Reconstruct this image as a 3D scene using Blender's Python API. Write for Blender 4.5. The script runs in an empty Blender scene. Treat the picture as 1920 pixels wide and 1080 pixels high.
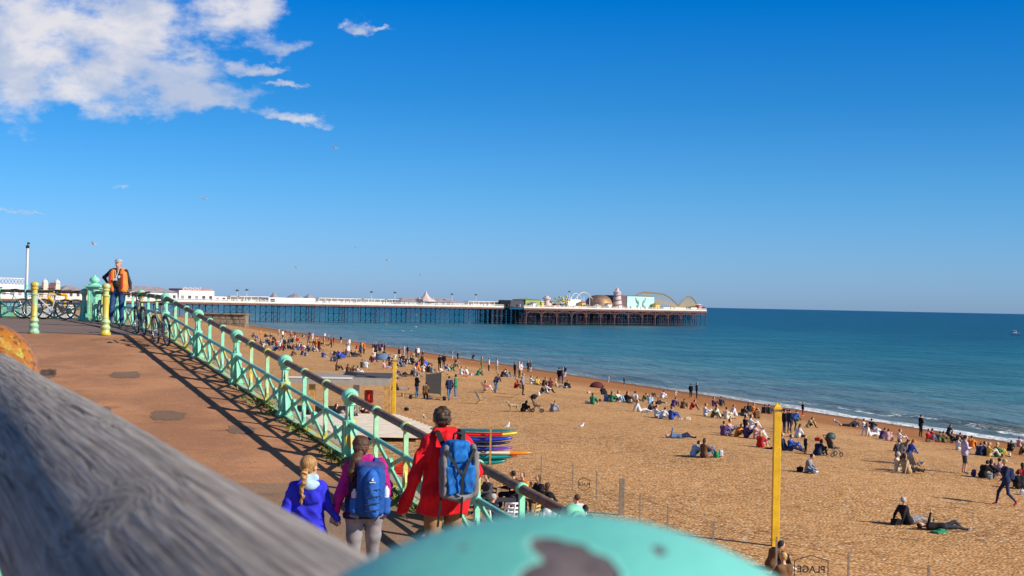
import bpy, bmesh, math, random
import numpy as np
from mathutils import Vector, Matrix
random.seed(7)
SC = bpy.context.scene
COL = SC.collection
# ------------------------------------------------------------------ camera
FPX = 2667.0
ROLL, PITCH = math.radians(1.17), math.radians(0.612)
fw = Vector((0, math.cos(PITCH), math.sin(PITCH)))
u0 = Vector((0, -math.sin(PITCH), math.cos(PITCH)))
rt = math.cos(ROLL) * Vector((1, 0, 0)) + math.sin(ROLL) * u0
up = -math.sin(ROLL) * Vector((1, 0, 0)) + math.cos(ROLL) * u0
cam_d = bpy.data.cameras.new("camera")
cam = bpy.data.objects.new("camera", cam_d)
COL.objects.link(cam)
M = Matrix((rt, up, -fw)).transposed().to_4x4()
cam.matrix_world = M
cam_d.sensor_width = 36.0
cam_d.lens = 50.0
cam_d.clip_start = 0.02
cam_d.clip_end = 40000
cam_d.dof.use_dof = True
cam_d.dof.focus_distance = 45.0
cam_d.dof.aperture_fstop = 15.0
SC.camera = cam
# ------------------------------------------------------------------ view, world, sun
SC.view_settings.view_transform = 'Standard'
SC.view_settings.look = 'None'
SC.view_settings.exposure = 0.22
SC.view_settings.gamma = 1.0
SUNV = Vector((1.45, -0.72, 1.0)).normalized()
SUN_EL = math.asin(SUNV.z)
SUN_ROT = math.atan2(SUNV.x, SUNV.y)
sun_d = bpy.data.lights.new("sun", 'SUN')
sun_d.energy = 5.0
sun_d.angle = math.radians(0.5)
sun_d.color = (1.0, 0.93, 0.82)
sun = bpy.data.objects.new("sun", sun_d)
COL.objects.link(sun)
sun.rotation_euler = SUNV.to_track_quat('Z', 'Y').to_euler()

world = bpy.data.worlds.new("World")
SC.world = world
world.use_nodes = True
NT = world.node_tree
for n in list(NT.nodes):
    NT.nodes.remove(n)


class NG:
    """small helper that wires shader nodes"""
    def __init__(s, nt):
        s.nt = nt
    def n(s, t, **kw):
        nd = s.nt.nodes.new(t)
        for k, v in kw.items():
            setattr(nd, k, v)
        return nd
    def link(s, a, b):
        s.nt.links.new(a, b)
    def put(s, sock, v):
        if isinstance(v, bpy.types.NodeSocket):
            s.link(v, sock)
        else:
            sock.default_value = v
    def math(s, op, a, b=0.0, c=None, clamp=False):
        nd = s.n('ShaderNodeMath', operation=op, use_clamp=clamp)
        s.put(nd.inputs[0], a); s.put(nd.inputs[1], b)
        if c is not None:
            s.put(nd.inputs[2], c)
        return nd.outputs[0]
    def vmath(s, op, a, b=(0, 0, 0)):
        nd = s.n('ShaderNodeVectorMath', operation=op)
        s.put(nd.inputs[0], a); s.put(nd.inputs[1], b)
        return nd.outputs['Vector']
    def mix(s, f, a, b, mode='MIX'):
        nd = s.n('ShaderNodeMix', data_type='RGBA', blend_type=mode)
        s.put(nd.inputs[0], f)
        s.put(nd.inputs[6], a if not isinstance(a, tuple) else (*a[:3], 1))
        s.put(nd.inputs[7], b if not isinstance(b, tuple) else (*b[:3], 1))
        return nd.outputs[2]
    def noise(s, vec, scale, detail=4, rough=0.55, dist=0.0, col=False):
        nd = s.n('ShaderNodeTexNoise')
        if vec is not None:
            s.link(vec, nd.inputs['Vector'])
        nd.inputs['Scale'].default_value = scale
        nd.inputs['Detail'].default_value = detail
        nd.inputs['Roughness'].default_value = rough
        nd.inputs['Distortion'].default_value = dist
        return nd.outputs['Color' if col else 'Fac']
    def ss(s, x, lo, hi, a=0.0, b=1.0):
        nd = s.n('ShaderNodeMapRange', interpolation_type='SMOOTHSTEP')
        s.put(nd.inputs[0], x)
        for i, v in zip((1, 2, 3, 4), (lo, hi, a, b)):
            nd.inputs[i].default_value = v
        return nd.outputs[0]
    def ramp(s, x, stops):
        nd = s.n('ShaderNodeValToRGB')
        s.put(nd.inputs[0], x)
        cr = nd.color_ramp
        while len(cr.elements) < len(stops):
            cr.elements.new(0.5)
        for e, (p, c) in zip(cr.elements, stops):
            e.position = p
            e.color = (*c, 1)
        return nd.outputs[0]
    def sep(s, v):
        nd = s.n('ShaderNodeSeparateXYZ'); s.link(v, nd.inputs[0]); return nd.outputs
    def comb(s, x, y, z=0.0):
        nd = s.n('ShaderNodeCombineXYZ')
        for i, v in enumerate((x, y, z)):
            s.put(nd.inputs[i], v)
        return nd.outputs[0]


g = NG(NT)
out = g.n('ShaderNodeOutputWorld')
bg = g.n('ShaderNodeBackground')
g.link(bg.outputs[0], out.inputs[0])
sky = g.n('ShaderNodeTexSky', sky_type='NISHITA')
sky.sun_disc = False
sky.sun_elevation = SUN_EL
sky.sun_rotation = SUN_ROT
sky.air_density = 1.0
sky.dust_density = 0.4
sky.ozone_density = 3.0
tc = g.n('ShaderNodeTexCoord')
dirv = g.vmath('NORMALIZE', tc.outputs['Generated'])
dx, dy, dz = g.sep(dirv)
# the clear air of this day: deep blue quickly above the horizon
tint = g.ramp(g.math('MULTIPLY', dz, 2.0, clamp=True),
              [(0.0, (0.47, 0.76, 1.52)), (0.05, (0.41, 0.73, 1.40)), (0.16, (0.25, 0.67, 1.20)), (0.28, (0.10, 0.56, 1.07)), (0.42, (0.0, 0.49, 1.10)),
               (1.0, (0.42, 0.50, 0.64))])
skyc = g.mix(1.0, sky.outputs[0], tint, 'MULTIPLY')
# clouds, in slopes of the view direction (x/y, z/y)
ysafe = g.math('MAXIMUM', dy, 0.02)
U = g.math('DIVIDE', dx, ysafe)
V = g.math('DIVIDE', dz, ysafe)
uv = g.comb(U, g.math('MULTIPLY', V, 1.6))
warp = g.noise(uv, 16.0, 7, 0.65, col=True)
wx, wy, _ = g.sep(warp)
U2 = g.math('ADD', U, g.math('MULTIPLY', g.math('SUBTRACT', wx, 0.5), 0.085))
V2 = g.math('ADD', V, g.math('MULTIPLY', g.math('SUBTRACT', wy, 0.5), 0.048))
BL = [(20, 60, 300, 120), (250, 40, 130, 75), (400, 20, 105, 62), (180, 140, 190, 62), (330, 178, 130, 34), (400, 196, 60, 18), (500, 78, 58, 20),
      (450, 121, 60, 14), (520, 160, 48, 8), (520, 211, 82, 11), (652, 42, 24, 16), (692, 42, 26, 6), (320, 100, 60, 14), (225, 353, 26, 4), (30, 386, 50, 3)]
dens = None
for (px, py, a, b) in BL:
    cu = (px - 960) / FPX
    cv = (568.5 - py) / FPX + 0.0204 * cu
    ex = g.math('DIVIDE', g.math('SUBTRACT', U2, cu), a / FPX)
    ey = g.math('DIVIDE', g.math('SUBTRACT', V2, cv), b / FPX)
    d = g.math('SUBTRACT', 1.0, g.math('ADD', g.math('MULTIPLY', ex, ex), g.math('MULTIPLY', ey, ey)))
    d = g.math('MAXIMUM', d, -6.0)
    if a >= 100:
        d = g.math('ADD', d, 0.35)
    if py > 300:
        d = g.math('MINIMUM', d, 0.16)
    dens = d if dens is None else g.math('MAXIMUM', dens, d)
fb = g.noise(g.comb(g.math('MULTIPLY', U, 1.0), g.math('MULTIPLY', V, 1.7)), 24.0, 8, 0.58)
fb2 = g.noise(g.comb(g.math('ADD', U, 3.1), g.math('MULTIPLY', V, 1.5)), 11.0, 8, 0.6, 0.4)
al = g.math('ADD', g.math('MULTIPLY', dens, 0.62), g.math('MULTIPLY', g.math('SUBTRACT', fb, 0.47), 3.4))
alpha = g.ss(al, -0.12, 1.05)
alpha = g.math('MULTIPLY', alpha, g.ss(dy, 0.1, 0.3))
alpha = g.math('MULTIPLY', alpha, 0.93)
cloudc = g.mix(g.ss(fb2, 0.40, 0.62), (4.3, 4.9, 6.3), (7.0, 6.8, 7.0))
finc = g.mix(alpha, skyc, cloudc)
g.link(finc, bg.inputs[0])
bg.inputs[1].default_value = 0.10


# ------------------------------------------------------------------ geometry of the place (camera at the origin, z up)
def hor(px):
    return 568.5 + 0.0204 * (px - 960)
def pray(px, py):
    return fw + (px - 960) / FPX * rt + (540 - py) / FPX * up
def at(px, py, Y):
    d = pray(px, py)
    return d * (Y / d.y)
SEA = -12.0
def shore_w(x, y):
    return (46.8 - 0.331 * (y - 130) - x) / 1.053
_w = [-200, -20, 0, 14, 37.5, 46, 55, 80, 400]
_z = [-22, -12.9, -11.93, -10.4, -8.0, -7.3, -7.0, -6.8, -6.6]
def beach_z(x, y):
    w = shore_w(x, y)
    z = float(np.interp(w, _w, _z))
    if w > 2:
        z += 0.10 * math.sin(0.11 * x + 0.05 * y) * math.sin(0.09 * y - 1) * min(1, w / 30) + 0.05 * math.sin(0.5 * x + 0.13 * y) * min(1, w / 30)
    return z
def on_beach(px, py):
    d = pray(px, py)
    prev = 15.0
    Y = 15.0
    while Y < 900:
        p = d * (Y / d.y)
        if p.z < beach_z(p.x, p.y):
            lo, hi = prev, Y
            for _ in range(20):
                m = (lo + hi) / 2
                q = d * (m / d.y)
                if q.z < beach_z(q.x, q.y): hi = m
                else: lo = m
            q = d * (hi / d.y)
            return Vector((q.x, q.y, beach_z(q.x, q.y)))
        prev = Y
        Y *= 1.02
    return Vector(d * (500 / d.y))
def on_sea(px, py):
    d = pray(px, py)
    return d * (SEA / d.z)
def rail_x(Y):
    return 6.79 - 0.4424 * Y
def walk_z(Y):
    return float(np.interp(Y, [-20, 34.0, 38.7, 46, 90], [-6.394, -0.956, -0.86, -0.84, -0.80]))
RD = Vector((-0.4046, 0.9145, 0))      # direction the ramp climbs
RN = Vector((0.9145, 0.4046, 0))       # towards the beach


# ------------------------------------------------------------------ object helpers
def tag(o, label=None, cat=None, group=None, kind=None):
    if label: o['label'] = label
    if cat: o['category'] = cat
    if group: o['group'] = group
    if kind: o['kind'] = kind
    return o
def empty(name, loc, rz=0.0, **kw):
    o = bpy.data.objects.new(name, None)
    COL.objects.link(o)
    o.location = loc
    o.rotation_euler = (0, 0, rz)
    o.empty_display_size = 0.2
    tag(o, **kw)
    return o


class MB:
    """collects shapes, build() links them as one mesh object"""
    def __init__(s):
        s.v = []; s.f = []; s.m = []; s.mi = 0
    def quad(s, *pts):
        b = len(s.v)
        s.v += [tuple(p) for p in pts]
        s.f.append(tuple(range(b, b + len(pts)))); s.m.append(s.mi)
        return s
    def box(s, c, d, R=None):
        c = Vector(c); hx, hy, hz = d[0] / 2, d[1] / 2, d[2] / 2
        b = len(s.v)
        for x in (-hx, hx):
            for y in (-hy, hy):
                for z in (-hz, hz):
                    p = Vector((x, y, z))
                    if R is not None: p = R @ p
                    s.v.append(tuple(c + p))
        for f in ((0, 1, 3, 2), (4, 6, 7, 5), (0, 4, 5, 1), (2, 3, 7, 6), (0, 2, 6, 4), (1, 5, 7, 3)):
            s.f.append(tuple(b + i for i in f)); s.m.append(s.mi)
        return s
    def bar(s, a, b, w, h, upv=(0, 0, 1)):
        """box beam from a to b, w sideways, h along upv"""
        a = Vector(a); b = Vector(b)
        X = (b - a); L = X.length
        if L < 1e-6: return s
        X.normalize()
        Y = Vector(upv).cross(X)
        if Y.length < 1e-4: Y = Vector((1, 0, 0)).cross(X)
        Y.normalize(); Z = X.cross(Y)
        R = Matrix((X, Y, Z)).transposed()
        return s.box((a + b) / 2, (L, w, h), R)
    def tube(s, pts, r, n=10, cap=True):
        pts = [Vector(p) for p in pts]
        if not hasattr(r, '__len__'): r = [r] * len(pts)
        b = len(s.v)
        ref = None
        for i, p in enumerate(pts):
            t = (pts[min(i + 1, len(pts) - 1)] - pts[max(i - 1, 0)])
            t.normalize()
            if ref is None:
                ref = Vector((0, 0, 1)) if abs(t.z) < 0.9 else Vector((1, 0, 0))
            X = ref - t * ref.dot(t); X.normalize(); ref = X
            Y = t.cross(X)
            for k in range(n):
                a = 2 * math.pi * k / n
                s.v.append(tuple(p + (X * math.cos(a) + Y * math.sin(a)) * r[i]))
        for i in range(len(pts) - 1):
            for k in range(n):
                k2 = (k + 1) % n
                s.f.append((b + i * n + k, b + i * n + k2, b + (i + 1) * n + k2, b + (i + 1) * n + k)); s.m.append(s.mi)
        if cap:
            s.f.append(tuple(b + k for k in range(n))[::-1]); s.m.append(s.mi)
            e = b + (len(pts) - 1) * n
            s.f.append(tuple(e + k for k in range(n))); s.m.append(s.mi)
        return s
    def lathe(s, prof, c=(0, 0, 0), n=20, axis=None):
        c = Vector(c)
        R = Matrix.Identity(3)
        if axis is not None:
            R = Vector(axis).normalized().to_track_quat('Z', 'Y').to_matrix()
        b = len(s.v)
        for (r, z) in prof:
            for k in range(n):
                a = 2 * math.pi * k / n
                s.v.append(tuple(c + R @ Vector((r * math.cos(a), r * math.sin(a), z))))
        for i in range(len(prof) - 1):
            for k in range(n):
                k2 = (k + 1) % n
                s.f.append((b + i * n + k, b + i * n + k2, b + (i + 1) * n + k2, b + (i + 1) * n + k)); s.m.append(s.mi)
        s.f.append(tuple(b + k for k in range(n))[::-1]); s.m.append(s.mi)
        e = b + (len(prof) - 1) * n
        s.f.append(tuple(e + k for k in range(n))); s.m.append(s.mi)
        return s
    def ball(s, c, r, n=20, rings=12, axis=None):
        if not hasattr(r, '__len__'): r = (r, r, r)
        c = Vector(c); b = len(s.v)
        for i in range(rings + 1):
            ph = math.pi * i / rings
            for k in range(n):
                a = 2 * math.pi * k / n
                s.v.append(tuple(c + Vector((r[0] * math.sin(ph) * math.cos(a), r[1] * math.sin(ph) * math.sin(a), -r[2] * math.cos(ph)))))
        for i in range(rings):
            for k in range(n):
                k2 = (k + 1) % n
                s.f.append((b + i * n + k, b + i * n + k2, b + (i + 1) * n + k2, b + (i + 1) * n + k)); s.m.append(s.mi)
        return s
    def torus(s, c, R, r, axis=(1, 0, 0), n=32, m=8):
        q = Vector(axis).normalized().to_track_quat('Z', 'Y').to_matrix()
        c = Vector(c); b = len(s.v)
        for i in range(n):
            a = 2 * math.pi * i / n
            for k in range(m):
                t = 2 * math.pi * k / m
                p = Vector(((R + r * math.cos(t)) * math.cos(a), (R + r * math.cos(t)) * math.sin(a), r * math.sin(t)))
                s.v.append(tuple(c + q @ p))
        for i in range(n):
            for k in range(m):
                i2, k2 = (i + 1) % n, (k + 1) % m
                s.f.append((b + i * m + k, b + i2 * m + k, b + i2 * m + k2, b + i * m + k2)); s.m.append(s.mi)
        return s
    def prism(s, poly, a, b):
        """extrude 3D polygon points by vector b-a"""
        d = Vector(b) - Vector(a)
        n = len(poly); k = len(s.v)
        s.v += [tuple(Vector(p)) for p in poly] + [tuple(Vector(p) + d) for p in poly]
        s.f.append(tuple(range(k, k + n))[::-1]); s.m.append(s.mi)
        s.f.append(tuple(range(k + n, k + 2 * n))); s.m.append(s.mi)
        for i in range(n):
            j = (i + 1) % n
            s.f.append((k + i, k + j, k + n + j, k + n + i)); s.m.append(s.mi)
        return s
    def build(s, name, mats, parent=None, smooth=False, origin=None, bevel=0.0, auto=None):
        me = bpy.data.meshes.new(name)
        v = s.v
        if origin is not None:
            ox, oy, oz = origin
            v = [(a - ox, b - oy, c - oz) for a, b, c in v]
        me.from_pydata(v, [], s.f)
        if not isinstance(mats, (list, tuple)): mats = [mats]
        for m in mats: me.materials.append(m)
        me.polygons.foreach_set('material_index', s.m)
        bm = bmesh.new(); bm.from_mesh(me)
        bmesh.ops.recalc_face_normals(bm, faces=bm.faces)
        bm.to_mesh(me); bm.free()
        if smooth:
            me.polygons.foreach_set('use_smooth', [True] * len(me.polygons))
            if auto is not None:
                me.set_sharp_from_angle(angle=math.radians(auto))
        me.update()
        o = bpy.data.objects.new(name, me)
        COL.objects.link(o)
        if parent is not None: o.parent = parent
        elif origin is not None: o.location = origin
        if bevel > 0:
            md = o.modifiers.new('bevel', 'BEVEL'); md.width = bevel; md.segments = 2; md.limit_method = 'ANGLE'
        return o


def children(o):
    return [c for c in o.children]
def copy_tree(o, parent=None):
    c = o.copy(); COL.objects.link(c)
    if parent is not None: c.parent = parent
    for ch in children(o):
        copy_tree(ch, c)
    return c


# ------------------------------------------------------------------ materials
MATS = {}
def mat(name, col, rough=0.6, metal=0.0, var=0.12, scale=6.0, bump=0.0, bscale=40.0, spec=0.5, col2=None, c2lo=0.55, c2hi=0.62, c2scale=5.0, coord='Object'):
    if name in MATS: return MATS[name]
    m = bpy.data.materials.new(name)
    m.use_nodes = True
    nt = m.node_tree
    b = nt.nodes['Principled BSDF']
    q = NG(nt)
    t = q.n('ShaderNodeTexCoord').outputs[coord]
    n1 = q.noise(t, scale, 5, 0.6)
    dark = tuple(c * (1 - var) for c in col); lite = tuple(min(1, c * (1 + var)) for c in col)
    c = q.mix(q.ss(n1, 0.3, 0.7), dark, lite)
    if col2 is not None:
        n2 = q.noise(t, c2scale, 6, 0.65)
        c = q.mix(q.ss(n2, c2lo, c2hi), c, col2)
    q.link(c, b.inputs['Base Color'])
    b.inputs['Roughness'].default_value = rough
    b.inputs['Metallic'].default_value = metal
    b.inputs['Specular IOR Level'].default_value = spec
    if bump > 0:
        bn = q.n('ShaderNodeBump')
        bn.inputs['Strength'].default_value = min(1.0, bump)
        bn.inputs['Distance'].default_value = 0.01 * max(1, bump)
        q.link(q.noise(t, bscale, 5, 0.6), bn.inputs['Height'])
        q.link(bn.outputs[0], b.inputs['Normal'])
    MATS[name] = m
    return m
# ------------------------------------------------------------------ beach, sea, ramp
SD = Vector((-0.331, 1.0, 0)) / 1.0534
SN = Vector((1.0, 0.331, 0)) / 1.0534
S0 = Vector((46.8, 130, 0))


def node_mat(name):
    m = bpy.data.materials.new(name); m.use_nodes = True
    nt = m.node_tree
    MATS[name] = m
    return m, NG(nt), nt.nodes['Principled BSDF']


def shore_node(q, pos):
    x, y, z = q.sep(pos)
    # metres inland of the waterline
    return q.math('DIVIDE', q.math('SUBTRACT', q.math('SUBTRACT', 46.8, q.math('MULTIPLY', q.math('SUBTRACT', y, 130.0), 0.331)), x), 1.0534)


def make_pebbles():
    m, q, b = node_mat('pebbles')
    pos = q.n('ShaderNodeNewGeometry').outputs['Position']
    w = shore_node(q, pos)
    pal = [(0.0, (0.045, 0.015, 0.005)), (0.12, (0.17, 0.062, 0.015)), (0.28, (0.42, 0.185, 0.055)), (0.62, (0.57, 0.295, 0.105)),
           (0.86, (0.70, 0.41, 0.18)), (0.95, (0.78, 0.56, 0.32)), (1.0, (0.82, 0.70, 0.52))]
    def vor(scale):
        v = q.n('ShaderNodeTexVoronoi'); v.inputs['Scale'].default_value = scale
        q.link(pos, v.inputs['Vector'])
        return v
    v1, v2 = vor(8.5), vor(21.0)
    r1 = q.sep(v1.outputs['Color'])[0]; r2 = q.sep(v2.outputs['Color'])[1]
    c1 = q.ramp(r1, pal); c2 = q.ramp(r2, pal)
    col = q.mix(0.36, c1, c2)
    mid = q.noise(pos, 2.2, 5, 0.7)
    col = q.mix(q.ss(mid, 0.44, 0.36), col, (0.25, 0.12, 0.045))
    big = q.noise(pos, 0.11, 4, 0.6)
    col = q.mix(q.ss(big, 0.38, 0.62, 0.0, 0.35), col, (0.68, 0.36, 0.14))
    # wet shingle near the water
    wn = q.math('ADD', w, q.math('MULTIPLY', q.math('SUBTRACT', q.noise(pos, 0.07, 4, 0.6), 0.5), 16.0))
    wet = q.ss(wn, 34.0, 20.0)
    col = q.mix(q.math('MULTIPLY', wet, 0.8), col, (0.33, 0.115, 0.028))
    wet2 = q.ss(wn, 9.0, 1.0)
    col = q.mix(q.math('MULTIPLY', wet2, 0.75), col, (0.15, 0.062, 0.028))
    # far weed on the lower beach
    q.link(col, b.inputs['Base Color'])
    b.inputs['Roughness'].default_value = 0.9
    b.inputs['Specular IOR Level'].default_value = 0.2
    h = q.math('ADD', q.math('MULTIPLY', v1.outputs['Distance'], -1.0), q.math('MULTIPLY', q.noise(pos, 1.1, 4, 0.6), 2.0))
    bn = q.n('ShaderNodeBump'); bn.inputs['Strength'].default_value = 0.7; bn.inputs['Distance'].default_value = 0.06
    q.link(h, bn.inputs['Height']); q.link(bn.outputs[0], b.inputs['Normal'])
    return m


def make_sea():
    m, q, b = node_mat('sea_water')
    pos = q.n('ShaderNodeNewGeometry').outputs['Position']
    w = q.math('MULTIPLY', shore_node(q, pos), -1.0)
    x, y, z = q.sep(pos)
    # position along and across the shore, for streaks that follow it
    along = q.math('DIVIDE', q.math('ADD', q.math('MULTIPLY', x, -0.331), y), 1.0534)
    sv = q.comb(q.math('MULTIPLY', along, 0.12), w, 0.0)
    st = q.noise(sv, 0.16, 5, 0.6)
    patch = q.noise(q.comb(q.math('MULTIPLY', x, 0.5), q.math('MULTIPLY', y, 1.0), 0.0), 0.022, 6, 0.65)
    wl = q.math('MULTIPLY', q.math('LOGARITHM', q.math('ADD', q.math('MAXIMUM', w, 0.0), 10.0), 10.0), 1.0)
    # log10(w+10): 1 at the shore, 2 at 90 m, 3 at 1 km, 4 at 10 km
    t = q.math('ADD', q.math('DIVIDE', q.math('SUBTRACT', wl, 1.0), 3.0), q.math('MULTIPLY', q.math('SUBTRACT', patch, 0.5), 0.38))
    col = q.ramp(t, [(0.0, (0.17, 0.19, 0.15)), (0.14, (0.125, 0.205, 0.20)), (0.28, (0.050, 0.175, 0.185)), (0.42, (0.014, 0.125, 0.15)), (0.53, (0.002, 0.070, 0.10)),
                     (0.75, (0.001, 0.055, 0.090)), (1.0, (0.001, 0.045, 0.080))])
    sand = q.math('MULTIPLY', q.ss(st, 0.54, 0.66), q.ss(w, 70.0, 6.0, 0.0, 0.5))
    col = q.mix(sand, col, (0.20, 0.17, 0.10))
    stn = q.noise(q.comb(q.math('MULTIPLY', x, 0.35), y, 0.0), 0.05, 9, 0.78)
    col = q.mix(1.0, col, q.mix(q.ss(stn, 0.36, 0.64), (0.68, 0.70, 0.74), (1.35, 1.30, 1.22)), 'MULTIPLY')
    # foam at the edge
    fn = q.noise(q.comb(q.math('MULTIPLY', along, 0.25), q.math('MULTIPLY', w, 0.5), 0.0), 0.35, 5, 0.65)
    fn2 = q.noise(pos, 1.6, 5, 0.7)
    off = q.math('MULTIPLY', q.math('SUBTRACT', fn, 0.5), 9.0)
    w2 = q.math('ADD', w, off)
    near = q.ss(along, 215.0, 125.0, 0.16, 1.0)
    band = q.math('MULTIPLY', q.ss(w2, 3.6, 2.2), near)
    band2 = q.math('MULTIPLY', q.ss(q.math('ABSOLUTE', q.math('SUBTRACT', q.math('ADD', w, q.math('MULTIPLY', off, 1.4)), 9.0)), 1.1, 0.2), q.ss(fn, 0.50, 0.60))
    foam = q.math('MAXIMUM', q.math('MULTIPLY', band, q.ss(fn2, 0.36, 0.54)), q.math('MULTIPLY', q.math('MULTIPLY', band2, q.ss(fn2, 0.40, 0.56)), near))
    col = q.mix(foam, col, (0.82, 0.85, 0.88))
    q.link(col, b.inputs['Base Color'])
    b.inputs['IOR'].default_value = 1.33
    b.inputs['Specular IOR Level'].default_value = 0.16
    q.link(q.math('ADD', 0.28, q.math('MULTIPLY', foam, 0.6)), b.inputs['Roughness'])
    wv = q.comb(q.math('MULTIPLY', along, 0.35), w, 0.0)
    h = q.math('ADD', q.math('MULTIPLY', q.noise(wv, 0.35, 6, 0.62), 1.0), q.math('MULTIPLY', q.noise(wv, 0.07, 3, 0.5), 2.0))
    bn = q.n('ShaderNodeBump'); bn.inputs['Strength'].default_value = 1.0; bn.inputs['Distance'].default_value = 1.3
    q.link(h, bn.inputs['Height']); q.link(bn.outputs[0], b.inputs['Normal'])
    return m


# beach sheet
def grid(name, xs, ys, zf, m, kind='structure', smooth=True):
    nx, ny = len(xs), len(ys)
    v = [(x, y, zf(x, y)) for y in ys for x in xs]
    f = [(j * nx + i, j * nx + i + 1, (j + 1) * nx + i + 1, (j + 1) * nx + i) for j in range(ny - 1) for i in range(nx - 1)]
    me = bpy.data.meshes.new(name); me.from_pydata(v, [], f); me.materials.append(m)
    if smooth: me.polygons.foreach_set('use_smooth', [True] * len(f))
    o = bpy.data.objects.new(name, me); COL.objects.link(o)
    if kind: o['kind'] = kind
    return o


bx = list(np.arange(-330, -120, 15)) + list(np.arange(-120, 110, 1.5)) + list(np.arange(110, 230, 20))
by = list(np.arange(-60, 20, 8)) + list(np.arange(20, 240, 1.5)) + list(np.arange(240, 700, 6))
beach = grid('beach', bx, by, beach_z, make_pebbles())
# sea sheet, finer near the shore, out to the horizon
ss_ = list(np.arange(-400, -90, 20)) + list(np.arange(-90, 330, 2.5)) + [340, 360, 400, 460, 540, 650, 800, 1000, 1400, 2000, 3000, 5000, 8000, 12000, 20000, 32000]
ww = [-60, -30, -12] + list(np.arange(-6, 36, 0.9)) + [38, 42, 48, 56, 66, 80, 100, 130, 170, 230, 320, 450, 650, 1000, 1600, 2600, 4500, 8000, 14000, 24000, 36000]
sv, sf = [], []
for wq in ww:
    for sq in ss_:
        p = S0 + SD * sq + SN * wq
        z = SEA
        if wq > 0 and sq < 330:
            k = math.exp(-((wq - 9 - 2.5 * math.sin(sq * 0.045) - 1.5 * math.sin(sq * 0.13 + 1)) / 1.8) ** 2) * max(0, 0.5 + 0.5 * math.sin(sq * 0.06 + 0.8))
            z += 0.42 * k
            z += 0.10 * math.sin(wq * 0.7 + 0.6 * math.sin(sq * 0.07)) * math.exp(-wq / 30)
        sv.append((p.x, p.y, z))
ns = len(ss_)
for j in range(len(ww) - 1):
    for i in range(ns - 1):
        sf.append((j * ns + i, j * ns + i + 1, (j + 1) * ns + i + 1, (j + 1) * ns + i))
me = bpy.data.meshes.new('sea'); me.from_pydata(sv, [], sf); me.materials.append(make_sea())
me.polygons.foreach_set('use_smooth', [True] * len(sf))
o = bpy.data.objects.new('sea', me); COL.objects.link(o); o['kind'] = 'structure'


# ramp -------------------------------------------------------------
def make_tarmac(name, c1, c2, cd, big=0.5):
    m, q, b = node_mat(name)
    pos = q.n('ShaderNodeNewGeometry').outputs['Position']
    n1 = q.noise(pos, big, 6, 0.65)
    col = q.mix(q.ss(n1, 0.35, 0.65), c1, c2)
    n3 = q.noise(q.vmath('MULTIPLY', pos, (1.0, 2.5, 1.0)), 1.3, 7, 0.7)
    col = q.mix(q.ss(n3, 0.54, 0.70, 0, 0.7), col, cd)
    n4 = q.noise(q.vmath('ADD', pos, (31.0, 7.0, 0.0)), 0.85, 7, 0.7, 0.6)
    col = q.mix(q.ss(n4, 0.52, 0.66, 0, 0.6), col, tuple(c * k for c, k in zip(c1, (0.92, 1.15, 1.45))))
    n5 = q.noise(q.vmath('MULTIPLY', pos, (0.5, 1.6, 1.0)), 1.1, 2, 0.5, 0.3)
    crk = q.ss(q.math('ABSOLUTE', q.math('SUBTRACT', n5, 0.5)), 0.0035, 0.0008, 0.0, 0.8)
    crk = q.math('MULTIPLY', crk, q.ss(n1, 0.5, 0.6))
    col = q.mix(crk, col, tuple(c * 0.3 for c in c1))
    v = q.n('ShaderNodeTexVoronoi'); v.inputs['Scale'].default_value = 90.0; q.link(pos, v.inputs['Vector'])
    r = q.sep(v.outputs['Color'])[0]
    col = q.mix(0.30, col, q.ramp(r, [(0, (0.05, 0.035, 0.03)), (0.5, c1), (0.93, c2), (1.0, (0.7, 0.62, 0.55))]))
    q.link(col, b.inputs['Base Color'])
    b.inputs['Roughness'].default_value = 0.88
    b.inputs['Specular IOR Level'].default_value = 0.3
    bn = q.n('ShaderNodeBump'); bn.inputs['Strength'].default_value = 0.5; bn.inputs['Distance'].default_value = 0.01
    q.link(q.noise(pos, 60.0, 4, 0.6), bn.inputs['Height']); q.link(bn.outputs[0], b.inputs['Normal'])
    return m


T_RED = make_tarmac('red_tarmac', (0.33, 0.150, 0.070), (0.56, 0.262, 0.125), (0.16, 0.070, 0.040))
T_GREY = make_tarmac('brown_tarmac', (0.25, 0.145, 0.083), (0.33, 0.20, 0.12), (0.15, 0.09, 0.06))
T_DARK = make_tarmac('dark_tarmac', (0.19, 0.13, 0.105), (0.24, 0.165, 0.135), (0.12, 0.085, 0.07))
T_PATCH = make_tarmac('patch_tarmac', (0.19, 0.115, 0.072), (0.25, 0.15, 0.095), (0.12, 0.075, 0.05))
CONC = mat('concrete', (0.34, 0.29, 0.23), rough=0.9, var=0.2, scale=3, bump=0.5, bscale=30, col2=(0.20, 0.16, 0.11), c2scale=2)


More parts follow.
